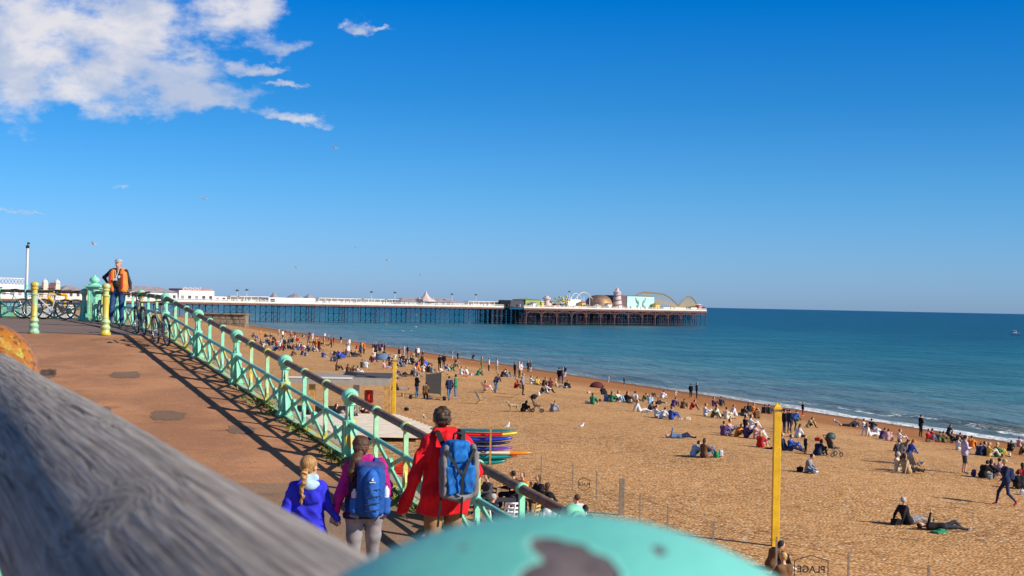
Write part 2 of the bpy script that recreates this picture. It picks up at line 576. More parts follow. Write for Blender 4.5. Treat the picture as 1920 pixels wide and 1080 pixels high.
def upper_x(Y):
    return 0.182 - 0.43 * Y + 0.0
def strip(name, y0, y1, step, m, dz=0.0, xl=None, xr=None, nx=8):
    ys = list(np.arange(y0, y1, step)) + [y1]
    v, f = [], []
    for y in ys:
        a = xl(y); c = xr(y)
        for i in range(nx + 1):
            x = a + (c - a) * i / nx
            v.append((x, y, walk_z(y) + dz))
    for j in range(len(ys) - 1):
        for i in range(nx):
            k = j * (nx + 1) + i
            f.append((k, k + 1, k + nx + 2, k + nx + 1))
    me = bpy.data.meshes.new(name); me.from_pydata(v, [], f); me.materials.append(m)
    o = bpy.data.objects.new(name, me); COL.objects.link(o); o['kind'] = 'structure'
    return o
strip('ramp_pavement', -4, 19.0, 1.0, T_GREY, 0, lambda y: upper_x(y) + 0.10, lambda y: rail_x(y) + 0.18)
strip('ramp_pavement', 19.0, 34.0, 0.5, T_RED, 0, lambda y: upper_x(y) + 0.10, lambda y: rail_x(y) + 0.18)

# terrace at the top, its edge follows the railing
TP = [Vector((rail_x(34.1), 34.1, 0)), Vector((-9.85, 37.8, 0)), Vector((-11.55, 41.7, 0)), Vector((-13.5, 46.0, 0)), Vector((-17.4, 48.2, 0)), Vector((-21.3, 49.9, 0)), Vector((-25.2, 51.3, 0)),
      Vector((-29.1, 52.5, 0))]
for p in TP: p.z = walk_z(p.y)
def terrace_r(y):
    pts = [(34.0, rail_x(34.0))] + [(p.y, p.x) for p in TP[1:]]
    return float(np.interp(y, [a for a, _ in pts], [b for _, b in pts])) + (0.2 if y < 46 else -0.0)
strip('terrace_pavement', 34.0, 52.5, 0.5, T_DARK, 0, lambda y: -34.0, terrace_r)
# upper promenade where the photographer stands
def up_z(y): return float(np.interp(y, [-10, 34], [-1.38, -0.956]))
v = [(-34, -10, up_z(-10)), (upper_x(-10) - 0.0, -10, up_z(-10)), (upper_x(33.99), 33.99, up_z(33.99)), (-34, 33.99, up_z(33.99))]
me = bpy.data.meshes.new('promenade'); me.from_pydata(v, [], [(0, 1, 2, 3)]); me.materials.append(make_tarmac('promenade_asphalt', (0.36, 0.27, 0.20), (0.44, 0.33, 0.25), (0.25, 0.18, 0.13)))
o = bpy.data.objects.new('promenade_pavement', me); COL.objects.link(o); o['kind'] = 'structure'
# walls
def wall(name, pts, zt, zb, m, thick=0.3, label=None):
    mb = MB()
    for a, c in zip(pts[:-1], pts[1:]):
        d = (c - a).normalized(); n = Vector((d.y, -d.x, 0)) * thick / 2
        A = [Vector((p.x, p.y, zb(p))) for p in (a - n, c - n, c + n, a + n)]
        B = [Vector((p.x, p.y, 0)) for p in (a - n, c - n, c + n, a + n)]
        for q_, r_ in zip(B, (a, c, c, a)): q_.z = zt(r_)
        k = len(mb.v); mb.v += [tuple(p) for p in A + B]
        for f in ((0, 1, 2, 3), (4, 5, 6, 7), (0, 1, 5, 4), (1, 2, 6, 5), (2, 3, 7, 6), (3, 0, 4, 7)):
            mb.f.append(tuple(k + i for i in f)); mb.m.append(0)
    o = mb.build(name, m)
    tag(o, label, 'retaining wall')
    return o
wall('retaining_wall', [Vector((upper_x(y), y, 0)) for y in (-8, 5, 12, 20, 28, 33.5)], lambda p: up_z(p.y) - 0.006, lambda p: walk_z(p.y) - 0.3, CONC, 0.24,
     'concrete wall holding the upper promenade above the ramp')
wall('retaining_wall', [Vector((rail_x(y) + 0.25, y, 0)) for y in (-8, 0, 8, 16, 24, 34.0)] + [p + Vector((0.22, 0.05, 0)) for p in TP[1:4]] + [p + Vector((0.1, 0.28, 0)) for p in TP[4:]],
     lambda p: walk_z(p.y) - 0.01, lambda p: -8.5, CONC, 0.3, 'tall seawall carrying the ramp and its green railing above the beach')
# repair patches in the ramp
def on_walk(px, py):
    d = pray(px, py); Y = 20.0
    for _ in range(60):
        Y = walk_z(Y) / (d.z / d.y) * 0.6 + Y * 0.4
    p = d * (Y / d.y)
    return Vector((p.x, p.y, walk_z(p.y)))
random.seed(3)
for (px, py, rx, ry) in [(316, 780, 34, 9), (235, 703, 30, 6), (85, 699, 22, 6), (92, 658, 16, 4.5), (205, 638, 30, 2.2), (452, 806, 28, 8), (200, 770, 10, 8)]:
    pts = []
    n = 22
    for k in range(n):
        a = 2 * math.pi * k / n
        sq = 1 / max(abs(math.cos(a)), abs(math.sin(a))) ** 0.6
        p = on_walk(px + rx * math.cos(a) * sq * random.uniform(0.78, 1.12), py + ry * math.sin(a) * sq * random.uniform(0.78, 1.12))
        pts.append((p.x, p.y, p.z + 0.005))
    me = bpy.data.meshes.new('tarmac_patch'); me.from_pydata(pts, [], [tuple(range(n))]); me.materials.append(T_PATCH)
    o = bpy.data.objects.new('pavement_patch', me); COL.objects.link(o); o['kind'] = 'structure'

# ------------------------------------------------------------------ railings
def make_paint(name, base, rust=(0.62, 0.42, 0.05), lo=0.56, hi=0.62, amt=0.9, sc=3.0, d0=0.62, d1=0.70):
    m, q, b = node_mat(name)
    pos = q.n('ShaderNodeNewGeometry').outputs['Position']
    n1 = q.noise(pos, 9.0, 5, 0.6)
    col = q.mix(q.ss(n1, 0.35, 0.65), tuple(c * 0.88 for c in base), tuple(min(1, c * 1.1) for c in base))
    n2 = q.noise(pos, sc, 5, 0.65)
    col = q.mix(q.ss(n2, lo, hi, 0, amt), col, rust)
    n3 = q.noise(pos, sc * 4.3, 6, 0.7)
    col = q.mix(q.ss(n3, d0, d1), col, (0.16, 0.065, 0.03))
    q.link(col, b.inputs['Base Color'])
    b.inputs['Roughness'].default_value = 0.38
    bn = q.n('ShaderNodeBump'); bn.inputs['Strength'].default_value = 0.35; bn.inputs['Distance'].default_value = 0.006
    q.link(q.noise(pos, 25.0, 5, 0.65), bn.inputs['Height']); q.link(bn.outputs[0], b.inputs['Normal'])
    return m


TEAL = make_paint('teal_paint', (0.26, 0.70, 0.47))
TEALY = make_paint('weathered_teal_paint', (0.36, 0.66, 0.40), rust=(0.62, 0.50, 0.06), lo=0.46, hi=0.56)
TEALB = make_paint('blue_teal_paint', (0.18, 0.56, 0.45), lo=0.62, hi=0.68)
RUSTY = make_paint('yellow_flaking_paint', (0.42, 0.42, 0.07), rust=(0.40, 0.11, 0.008), lo=0.40, hi=0.50, sc=13.0, d0=0.52, d1=0.58)
BOLL = make_paint('bollard_paint', (0.26, 0.52, 0.30), rust=(0.66, 0.44, 0.03), lo=0.44, hi=0.54, sc=2.2)
RAILW = mat('worn_rail', (0.19, 0.12, 0.065), rough=0.6, var=0.3, scale=12, bump=0.4, bscale=50, col2=(0.27, 0.18, 0.11), c2lo=0.5, c2hi=0.6)


def post_mesh(base, top, axis, square=True):
    """cast iron post: panelled square foot, collar at the middle rail, slim neck; axis is the rail direction"""
    mb = MB()
    X = axis.normalized(); Y = Vector((0, 0, 1)).cross(X)
    R = Matrix((X, Y, Vector((0, 0, 1)))).transposed()
    b = Vector(base)
    h = top - b.z
    def bx_(z0, z1, wx, wy): mb.box(b + Vector((0, 0, (z0 + z1) / 2)), (wx, wy, z1 - z0), R)
    bx_(-0.05, 0.05, 0.26, 0.24)
    bx_(0.05, 0.085, 0.22, 0.20)
    mb.prism([b + R @ Vector((sx * 0.085, sy * 0.075, 0.085)) for sx, sy in ((-1, -1), (1, -1), (1, 1), (-1, 1))], (0, 0, 0), (0, 0, 0.47))
    for sx in (-1, 1):          # flat buttress plates along the rail
        mb.prism([b + R @ Vector((sx * 0.08, -0.02, 0.085)), b + R @ Vector((sx * 0.19, -0.02, 0.085)), b + R @ Vector((sx * 0.10, -0.02, 0.50))], (0, 0, 0), tuple(R @ Vector((0, 0.04, 0))))
    for sy in (-1, 1):          # raised panel frame on both faces
        for sx in (-1, 1):
            mb.box(b + R @ Vector((sx * 0.062, sy * 0.082, 0.31)), (0.018, 0.014, 0.38), R)
    mb.lathe([(0.085, 0.50), (0.105, 0.525), (0.105, 0.56), (0.085, 0.585)], b, 16)
    mb.prism([b + R @ Vector((sx * 0.075, sy * 0.05, 0.58)) for sx, sy in ((-1, -1), (1, -1), (1, 1), (-1, 1))], (0, 0, 0), (0, 0, 0.05))
    hn = h - 0.20
    mb.prism([b + R @ Vector((sx * 0.055, sy * 0.045, 0.63)) for sx, sy in ((-1, -1), (1, -1), (1, 1), (-1, 1))], (0, 0, 0), (0, 0, hn - 0.63))
    for sx in (-1, 1):
        mb.prism([b + R @ Vector((sx * 0.054, -0.015, 0.63)), b + R @ Vector((sx * 0.105, -0.015, 0.60)), b + R @ Vector((sx * 0.07, -0.015, 0.72)), b + R @ Vector((sx * 0.062, -0.015, hn))],
                 (0, 0, 0), tuple(R @ Vector((0, 0.03, 0))))
    mb.lathe([(0.06, hn - 0.02), (0.085, hn), (0.085, hn + 0.02), (0.06, hn + 0.045)], b, 16)
    return mb


def railing(name, pts, root_label, closed=False, top_r=0.052, H=1.035, knob=0.122, group=None, rail_mat=None, sub=3):
    """pts: post feet. Builds posts (> knob), top rail, middle rail, base rail, balusters and braces with bosses."""
    root = empty(name, pts[0])
    tag(root, root_label, 'railing', group)
    O = tuple(pts[0])
    zr, zm = H - knob, 0.53
    Z = Vector((0, 0, 1))
    random.seed(len(pts))
    for i, p in enumerate(pts):
        d = (pts[min(i + 1, len(pts) - 1)] - pts[max(i - 1, 0)]); d.z = 0
        po = post_mesh(p, p.z + H - knob + 0.08, d).build('post', TEAL if random.random() < 0.8 else TEALY, root, origin=O)
        kb = MB(); c = p + Z * (H - knob)
        kb.ball(c, knob, 28, 18)
        dd = (pts[min(i + 1, len(pts) - 1)] - pts[max(i - 1, 0)]).normalized()
        kb.lathe([(0.075, -knob - 0.012), (0.082, -knob * 0.9), (0.082, knob * 0.9), (0.075, knob + 0.012)], c, 20, axis=dd)
        k = kb.build('knob', TEAL, po, smooth=True, origin=O, auto=50)
    for i, (a, b) in enumerate(zip(pts[:-1], pts[1:])):
        u = (b - a).normalized(); uh = Vector((u.x, u.y, 0)).normalized()
        off = 0.10
        MB().tube([a + Z * zr + u * off, b + Z * zr - u * off], top_r, 16).build('top_rail', rail_mat or RAILW, root, smooth=True, origin=O, auto=60)
        MB().tube([a + Z * zm + u * 0.08, b + Z * zm - u * 0.08], 0.032, 12).build('middle_rail', TEALB, root, smooth=True, origin=O, auto=60)
        MB().bar(a + Z * 0.03 + u * 0.12, b + Z * 0.03 - u * 0.12, 0.10, 0.04).build('base_rail', TEALY, root, origin=O)
        L = (b - a)
        for k in range(sub):
            p0 = a + L * (k / sub); p1 = a + L * ((k + 1) / sub)
            if k > 0:
                mb = MB()
                mb.bar(p0 + Z * 0.05, p0 + Z * (zr - top_r * 0.8), 0.062, 0.038, upv=uh)
                mb.lathe([(top_r + 0.006, -0.035), (top_r + 0.018, -0.02), (top_r + 0.018, 0.02), (top_r + 0.006, 0.035)], p0 + Z * zr, 16, axis=u)
                mb.lathe([(0.038, -0.05), (0.044, -0.03), (0.044, 0.03), (0.038, 0.05)], p0 + Z * zm, 12, axis=u)
                # leaf shaped foot of the baluster
                nrm = Vector((uh.y, -uh.x, 0)) * 0.016
                mb.prism([p0 + Z * 0.05 - nrm, p0 + uh * 0.055 + Z * 0.2 - nrm, p0 + Z * 0.42 - nrm, p0 - uh * 0.055 + Z * 0.2 - nrm], (0, 0, 0), tuple(nrm * 2))
                mb.build('baluster', TEALY if random.random() < 0.6 else TEAL, root, origin=O)
            mb = MB()
            s0 = 0.10 if k == 0 else 0.03; s1 = 0.10 if k == sub - 1 else 0.03
            A0 = p0 + u * s0; A1 = p1 - u * s1
            mid = (p0 + p1) / 2 + Z * 0.285
            nr = (uh.y, -uh.x, 0)
            for e in (A0 + Z * 0.05, A1 + Z * 0.05, A0 + Z * 0.51, A1 + Z * 0.51):
                mb.bar(e, mid, 0.026, 0.058, upv=Vector(nr).cross(e - mid))
            mb.lathe([(0.08, -0.034), (0.105, -0.024), (0.105, 0.024), (0.08, 0.034)], mid, 16, axis=nr)
            mb.lathe([(0.03, -0.045), (0.045, -0.03), (0.045, 0.03), (0.03, 0.045)], mid, 10, axis=nr)
            mb.build('brace', TEAL if random.random() < 0.7 else TEALY, root, origin=O)
    return root


YS = [10.56, 13.9, 17.24, 20.57, 23.9, 27.2, 30.57]
ramp_pts = [Vector((rail_x(y), y, walk_z(y))) for y in YS] + [TP[0], TP[1], TP[2]]
railing('ramp_railing', ramp_pts + [Vector((-13.3, 45.45, walk_z(45)))], 'ornate teal iron railing with brown handrail climbing the ramp beside the beach')
railing('terrace_railing', [Vector((-13.9, 46.25, -0.84))] + TP[4:], 'distant teal railing at the top of the ramp with bicycles leaning on it')

# big corner pier of the railing
mb = MB(); c = Vector((-13.5, 46.0, -0.84))
mb.box(c + Vector((0, 0, 0.05)), (0.54, 0.54, 0.12)).box(c + Vector((0, 0, 0.16)), (0.44, 0.44, 0.12)).box(c + Vector((0, 0, 0.62)), (0.32, 0.32, 0.84))
mb.box(c + Vector((0, 0, 1.06)), (0.44, 0.44, 0.05)).box(c + Vector((0, 0, 1.115)), (0.52, 0.52, 0.06))
for sx in (-1, 1):
    for sy in (-1, 1):
        mb.box(c + Vector((sx * 0.14, sy * 0.14, 0.62)), (0.07, 0.07, 0.78))
root = empty('corner_pier', c); tag(root, 'large square teal pier with moulded cap where the two railings meet', 'pier')
mb.build('shaft', TEAL, root, origin=tuple(c), bevel=0.01)
MB().lathe([(0.20, 1.145), (0.18, 1.18), (0.10, 1.2), (0.09, 1.22), (0.14, 1.25), (0.17, 1.31), (0.14, 1.37), (0.09, 1.41), (0.04, 1.43), (0.03, 1.46), (0.01, 1.48)], c, 20).build('finial', TEAL, root, smooth=True, origin=tuple(c), auto=60)

# foreground railing of the upper promenade: weathered round timber and a big iron knob
K1 = Vector((0.0162, 0.3861, -0.1727)); KU = Vector((-0.43, 1, -0.006))
K2 = K1 + KU * 2.66 + Vector((0, 0, 0.01))
K3 = K1 + KU * 5.9
K0 = K1 - KU * 3.2


def make_timber():
    m, q, b = node_mat('weathered_timber')
    t = q.n('ShaderNodeTexCoord').outputs['Object']
    x, y, z = q.sep(t)
    # object x runs along the rail, y and z across it
    def knot(cx, cy, amp, rad):
        ex = q.math('SUBTRACT', x, cx); ey = q.math('SUBTRACT', y, cy)
        r2 = q.math('ADD', q.math('MULTIPLY', q.math('MULTIPLY', ex, ex), 0.35), q.math('MULTIPLY', ey, ey))
        gss = q.math('POWER', 2.718, q.math('DIVIDE', r2, -rad * rad))
        return q.math('MULTIPLY', gss, amp), q.math('SQRT', r2), gss
    soft = q.noise(q.comb(q.math('MULTIPLY', x, 3.0), q.math('MULTIPLY', y, 9), q.math('MULTIPLY', z, 9)), 1.0, 3, 0.5)
    k1, r1, g1 = knot(0.55, 0.052, 0.030, 0.022)
    k2, r2, g2 = knot(0.98, -0.02, 0.028, 0.018)
    wv = q.math('ADD', q.math('ADD', q.math('MULTIPLY', soft, 0.012), k1), k2)
    gy = q.math('ADD', y, wv); gz = q.math('ADD', z, q.math('MULTIPLY', wv, 0.7))
    v1 = q.comb(q.math('MULTIPLY', x, 4.0), q.math('MULTIPLY', gy, 150.0), q.math('MULTIPLY', gz, 150.0))
    gr1 = q.noise(v1, 1.0, 4, 0.6)
    v2 = q.comb(q.math('MULTIPLY', x, 8.0), q.math('MULTIPLY', gy, 430.0), q.math('MULTIPLY', gz, 430.0))
    gr2 = q.noise(v2, 1.0, 3, 0.6)
    rings = q.math('SINE', q.math('MULTIPLY', q.math('ADD', r1, q.math('MULTIPLY', soft, 0.004)), 2100.0 / 3))
    inK = q.ss(g1, 0.45, 0.8)
    bl = q.noise(t, 14.0, 4, 0.6)
    col = q.mix(q.ss(gr1, 0.25, 0.72), (0.10, 0.085, 0.080), (0.33, 0.29, 0.265))
    col = q.mix(q.ss(gr2, 0.35, 0.7, 0.0, 0.55), col, (0.52, 0.46, 0.41))
    col = q.mix(q.ss(bl, 0.45, 0.7, 0, 0.4), col, (0.20, 0.15, 0.12))
    col = q.mix(q.math('MULTIPLY', inK, q.ss(rings, -0.3, 0.6, 0.65, 0.0)), col, (0.06, 0.045, 0.04))
    # long drying cracks
    cr = q.noise(q.comb(q.math('MULTIPLY', x, 1.1), q.math('MULTIPLY', gy, 85.0), q.math('MULTIPLY', gz, 85.0)), 1.0, 1, 0.4)
    crk = q.ss(q.math('ABSOLUTE', q.math('SUBTRACT', cr, 0.5)), 0.010, 0.001, 0.0, 0.6)
    col = q.mix(crk, col, (0.035, 0.028, 0.028))
    q.link(col, b.inputs['Base Color'])
    b.inputs['Roughness'].default_value = 0.85
    b.inputs['Specular IOR Level'].default_value = 0.25
    h = q.math('SUBTRACT', q.math('ADD', q.math('MULTIPLY', gr1, 1.0), q.math('MULTIPLY', gr2, 0.3)), q.math('MULTIPLY', crk, 0.8))
    bn = q.n('ShaderNodeBump'); bn.inputs['Strength'].default_value = 0.9; bn.inputs['Distance'].default_value = 0.004
    q.link(h, bn.inputs['Height']); q.link(bn.outputs[0], b.inputs['Normal'])
    return m


def make_knobpaint():
    m, q, b = node_mat('chipped_turquoise_paint')
    t = q.n('ShaderNodeTexCoord').outputs['Object']
    wp = q.noise(t, 22.0, 3, 0.5, col=True)
    x, y, z = q.sep(q.vmath('ADD', t, q.vmath('MULTIPLY', q.vmath('SUBTRACT', wp, (0.5, 0.5, 0.5)), (0.022, 0.022, 0.022))))
    def spot(cx, cy, cz, a, bb, cc):
        e = [q.math('DIVIDE', q.math('SUBTRACT', s_, c_), r_) for s_, c_, r_ in ((x, cx, a), (y, cy, bb), (z, cz, cc))]
        return q.math('ADD', q.math('ADD', q.math('MULTIPLY', e[0], e[0]), q.math('MULTIPLY', e[1], e[1])), q.math('MULTIPLY', e[2], e[2]))
    n1 = q.noise(t, 12.0, 4, 0.6)
    col = q.mix(q.ss(n1, 0.3, 0.7), (0.13, 0.50, 0.43), (0.20, 0.62, 0.52))
    s = None
    for a in CHIPS:
        d = spot(*a)
        s = d if s is None else q.math('MINIMUM', s, d)
    rim = q.ss(s, 1.9, 1.2)
    col = q.mix(q.math('MULTIPLY', rim, 0.8), col, (0.22, 0.62, 0.52))
    inn = q.ss(s, 1.15, 0.9)
    cc = q.mix(q.ss(q.noise(t, 40.0, 5, 0.7), 0.35, 0.65), (0.06, 0.048, 0.05), (0.19, 0.15, 0.145))
    col = q.mix(inn, col, cc)
    q.link(col, b.inputs['Base Color'])
    b.inputs['Roughness'].default_value = 0.5
    bn = q.n('ShaderNodeBump'); bn.inputs['Strength'].default_value = 0.6; bn.inputs['Distance'].default_value = 0.004
    q.link(q.math('SUBTRACT', q.math('MULTIPLY', q.noise(t, 30.0, 5, 0.6), 0.6), q.math('MULTIPLY', inn, 0.6)), bn.inputs['Height']); q.link(bn.outputs[0], b.inputs['Normal'])
    return m


# where on the knob the paint has chipped: found from the photograph as points of the sphere
def on_knob(px, py):
    d = pray(px, py).normalized(); t = d.dot(K1); c2 = K1.length_squared - t * t
    s_ = math.sqrt(max(0, 0.115 ** 2 - c2))
    return d * (t - s_) - K1
CHIPS = []
for (px, py, r_) in [(1018, 1020, 0.0054), (1048, 1034, 0.0070), (1082, 1062, 0.0084), (1005, 1076, 0.0054), (1235, 1036, 0.0022), (862, 1026, 0.0018)]:
    p = on_knob(px, py); CHIPS.append((p.x, p.y, p.z, r_, r_ * 1.3, r_))
TIMBER = make_timber(); KPAINT = make_knobpaint()
ur = empty('promenade_railing', (K1.x, K1.y, up_z(K1.y)))
tag(ur, 'near railing of thick grey weathered timber with turquoise and rusty knobs', 'railing')
UO = tuple(ur.location)
for a, b_ in ((K0, K1), (K1, K2), (K2, K3)):
    L = (b_ - a).length
    mb = MB()
    n, m_ = 40, 64
    for i in range(n + 1):
        x = 0.075 + (L - 0.15) * i / n
        for k in range(m_):
            t = 2 * math.pi * k / m_
            rr = 0.0895 + 0.0012 * math.sin(3 * t + x * 2) + 0.0008 * math.sin(7 * t - x * 5)
            mb.v.append((x, rr * math.cos(t), rr * math.sin(t)))
    for i in range(n):
        for k in range(m_):
            k2 = (k + 1) % m_
            mb.f.append((i * m_ + k, i * m_ + k2, (i + 1) * m_ + k2, (i + 1) * m_ + k)); mb.m.append(0)
    tr = mb.build('handrail', TIMBER, ur, smooth=True)
    X = (b_ - a).normalized(); Y = Vector((0, 0, 1)).cross(X).normalized(); Z_ = X.cross(Y)
    tr.location = a - ur.location + Vector((0, 0, -0.030))
    tr.rotation_euler = Matrix((X, Y, Z_)).transposed().to_euler()
for i, p in enumerate((K1, K2, K3)):
    gz = up_z(p.y)
    po = post_mesh(Vector((p.x, p.y, gz)), p.z - 0.03, KU).build('post', TEAL, ur, origin=UO)
    kb = MB(); kb.ball((0, 0, 0), 0.115, 64, 40)
    k = kb.build('knob', KPAINT if i == 0 else RUSTY, po, smooth=True)
    k.location = p - ur.location
    k['label'] = ['turquoise knob with a chipped grey patch on its crown', 'knob flaking in yellow and orange rust', 'rusty far knob'][i]
    q2 = MB().lathe([(0.097, -0.112), (0.100, -0.100), (0.100, 0.100), (0.097, 0.112)], (0, 0, 0), 24, axis=KU).build('rail_socket', RUSTY if i else KPAINT, po, smooth=True, auto=50)
    q2.location = p - ur.location + Vector((0, 0, -0.030))

# bollards
def bollard_mesh():
    prof = [(0.13, 0.0), (0.135, 0.04), (0.115, 0.07), (0.10, 0.12), (0.115, 0.15), (0.12, 0.19), (0.10, 0.22), (0.085, 0.25), (0.095, 0.27), (0.115, 0.31), (0.10, 0.35), (0.082, 0.37),
            (0.078, 0.40), (0.085, 0.42), (0.072, 0.44), (0.075, 0.75), (0.072, 0.92), (0.09, 0.935), (0.09, 0.955), (0.07, 0.97), (0.066, 1.05), (0.085, 1.07), (0.09, 1.09),
            (0.075, 1.11), (0.085, 1.13), (0.105, 1.165), (0.10, 1.20), (0.075, 1.23), (0.03, 1.25)]
    return MB().lathe(prof, (0, 0, 0), 16)
b1 = on_walk(63, 625); b2 = on_walk(197, 628)
BP = [make_paint('green_bollard_paint', (0.30, 0.55, 0.36), rust=(0.64, 0.44, 0.04), lo=0.47, hi=0.55, sc=2.6), make_paint('yellow_bollard_paint', (0.42, 0.60, 0.30), rust=(0.66, 0.50, 0.03), lo=0.42, hi=0.54, sc=2.3)]
for p, lb, m_ in ((b1, 'cast iron bollard at far left, teal with rusty orange shaft', BP[0]), (b2, 'yellow green cast iron bollard in front of the standing man', BP[1])):
    o = bollard_mesh().build('bollard', m_, smooth=True, auto=40)
    o.location = p; o.scale = (1, 1, 0.99)
    tag(o, lb, 'bollard', 'old cast iron bollards at the ramp top')

# weeds and moss in the gap under the ramp railing
GREEN = mat('weed_leaf', (0.16, 0.20, 0.035), rough=0.7, var=0.4, scale=8)
random.seed(11)
mb = MB()
for _ in range(3000):
    y = random.uniform(12, 27) if random.random() < 0.3 else random.gauss(20.5, 2.6)
    if y < 11 or y > 31: continue
    clump = 0.5 + 0.5 * math.sin(y * 2.1) * math.sin(y * 0.77 + 1)
    if random.random() > clump * 0.9 + 0.1: continue
    off = -abs(random.gauss(0.04, 0.14)) + 0.06
    x = rail_x(y) + off
    z = walk_z(y)
    hgt = random.uniform(0.02, 0.09) * (0.4 + clump)
    a = random.uniform(0, 6.28); w = random.uniform(0.012, 0.03)
    dx_, dy_ = math.cos(a) * w, math.sin(a) * w
    lx, ly = random.gauss(0, 0.05), random.gauss(0, 0.05)
    mb.quad((x - dx_, y - dy_, z), (x + dx_, y + dy_, z), (x + lx + dx_ * 0.6, y + ly + dy_ * 0.6, z + hgt * 0.7), (x + lx * 1.6, y + ly * 1.6, z + hgt))
o = mb.build('weeds', GREEN); o['kind'] = 'stuff'; tag(o, 'green weeds growing along the foot of the ramp railing', 'weeds')
# ------------------------------------------------------------------ the pier
PP = Vector((-122.6, 711.0, 0)); PU = Vector((0.727, 0.686, 0)).normalized(); PN = Vector((0.686, -0.727, 0)).normalized()
RP = Matrix((PU, PN * -1, Vector((0, 0, 1)))).transposed()
DECK = -2.1
def pt(t, w, z): return PP + PU * t + PN * w + Vector((0, 0, z))
def tpx(px, w=0.0):
    """distance along the pier of the point seen at picture column px, w metres towards the beach"""
    c = math.tan(math.atan((px - 960) / FPX))
    b = PP + PN * w
    return (c * b.y - b.x) / (PU.x - PU.y * c)
def zpx(px, py, w=0.0):
    p = pt(tpx(px, w), w, 0)
    return -(py - hor(px)) * p.y / FPX
PW = mat('pier_white_paint', (0.74, 0.70, 0.66), rough=0.6, var=0.08, scale=0.3)
PC = mat('pier_cream', (0.66, 0.56, 0.42), rough=0.6, var=0.12, scale=0.3)
PI = mat('pier_iron', (0.050, 0.028, 0.045), rough=0.7, var=0.3, scale=0.4)
PR = mat('pier_brown', (0.13, 0.055, 0.05), rough=0.7, var=0.3, scale=0.4)
PRF = mat('grey_roof', (0.30, 0.25, 0.27), rough=0.7, var=0.2, scale=0.4)
PRD = mat('red_roof', (0.45, 0.16, 0.13), rough=0.7, var=0.2, scale=0.4)
PDK = mat('dark_opening', (0.05, 0.045, 0.055), rough=0.5)
PBL = mat('blue_bracing', (0.035, 0.09, 0.15), rough=0.6)
PYE = mat('ride_yellow', (0.60, 0.42, 0.10), rough=0.5)
PGR = mat('ride_green', (0.26, 0.34, 0.10), rough=0.5)
PLG = mat('pale_pink_paint', (0.60, 0.46, 0.44), rough=0.6)
PTQ = mat('turquoise_board', (0.42, 0.68, 0.60), rough=0.6, var=0.05)
PGD = mat('bronze_dome', (0.22, 0.14, 0.10), rough=0.45, var=0.4, scale=0.15, col2=(0.50, 0.25, 0.03), c2lo=0.56, c2hi=0.62, c2scale=0.09)
PGY = mat('figure_grey', (0.22, 0.40, 0.40), rough=0.6)
pier = empty('pier', pt(0, 0, SEA)); tag(pier, 'long Victorian iron pier reaching out over the sea on dark legs', 'pier')
PO = tuple(pier.location)
T0, TH, T1 = -150.0, tpx(956, 8), tpx(1326, 20)
def pbx(mb, t0, t1, w0, w1, z0, z1):
    c = pt((t0 + t1) / 2, (w0 + w1) / 2, (z0 + z1) / 2)
    mb.box(c, (abs(t1 - t0), abs(w1 - w0), abs(z1 - z0)), RP)
    return mb
mb = MB(); pbx(mb, T0, TH, -8, 8, DECK - 0.5, DECK); pbx(mb, TH, T1, -24, 20, DECK - 0.501, DECK - 0.001); mb.build('deck', PC, pier, origin=PO)
mb = MB(); pbx(mb, T0, TH, 7.4, 8.1, DECK - 1.45, DECK - 0.52); pbx(mb, T0, TH, -8.1, -7.4, DECK - 1.45, DECK - 0.52)
pbx(mb, TH, T1, 19.4, 20.1, DECK - 1.6, DECK - 0.52); pbx(mb, T1 - 0.6, T1 + 0.1, -24, 19.3, DECK - 1.6, DECK - 0.52); mb.build('fascia_girder', PR, pier, origin=PO)
def balustrade(t0, t1, w):
    mb = MB()
    pbx(mb, t0, t1, w - 0.08, w + 0.08, DECK + 1.05, DECK + 1.2)
    pbx(mb, t0, t1, w - 0.06, w + 0.06, DECK + 0.02, DECK + 0.35)
    t = t0
    while t < t1:
        pbx(mb, t, t + 0.22, w - 0.05, w + 0.05, DECK, DECK + 1.15); t += 0.75
    mb.build('balustrade', PW, pier, origin=PO)
balustrade(T0, TH, 7.9); balustrade(TH, T1 - 0.1, 19.9)
mb = MB(); pbx(mb, T1 - 0.2, T1 - 0.05, -24, 19.7, DECK + 0.02, DECK + 1.2); mb.build('balustrade', PW, pier, origin=PO)
# continuous glazed windbreak shelter along the middle of the deck
def shelter(t0, t1):
    mb = MB(); pbx(mb, t0, t1, -2.2, 2.2, DECK + 2.6, DECK + 2.85)
    pbx(mb, t0, t1, -0.1, 0.1, DECK + 0.1, DECK + 2.6)
    t = t0
    while t < t1:
        pbx(mb, t, t + 0.25, 1.7, 1.95, DECK, DECK + 2.6); t += 4.0
    o = mb.build('windbreak_shelter', PW, None, origin=tuple(pt((t0 + t1) / 2, 0, DECK)))
    return o
for i, (a, b, lb) in enumerate([(428, 500, 'white windbreak shelter on the pier between the big hall and the small arcade'), (594, 746, 'long white windbreak shelter along the middle of the pier'),
                                (874, 958, 'white windbreak shelter between the spired pavilion and the fairground')]):
    tag(shelter(tpx(a), tpx(b)), lb, 'shelter', 'white shelters along the pier deck')
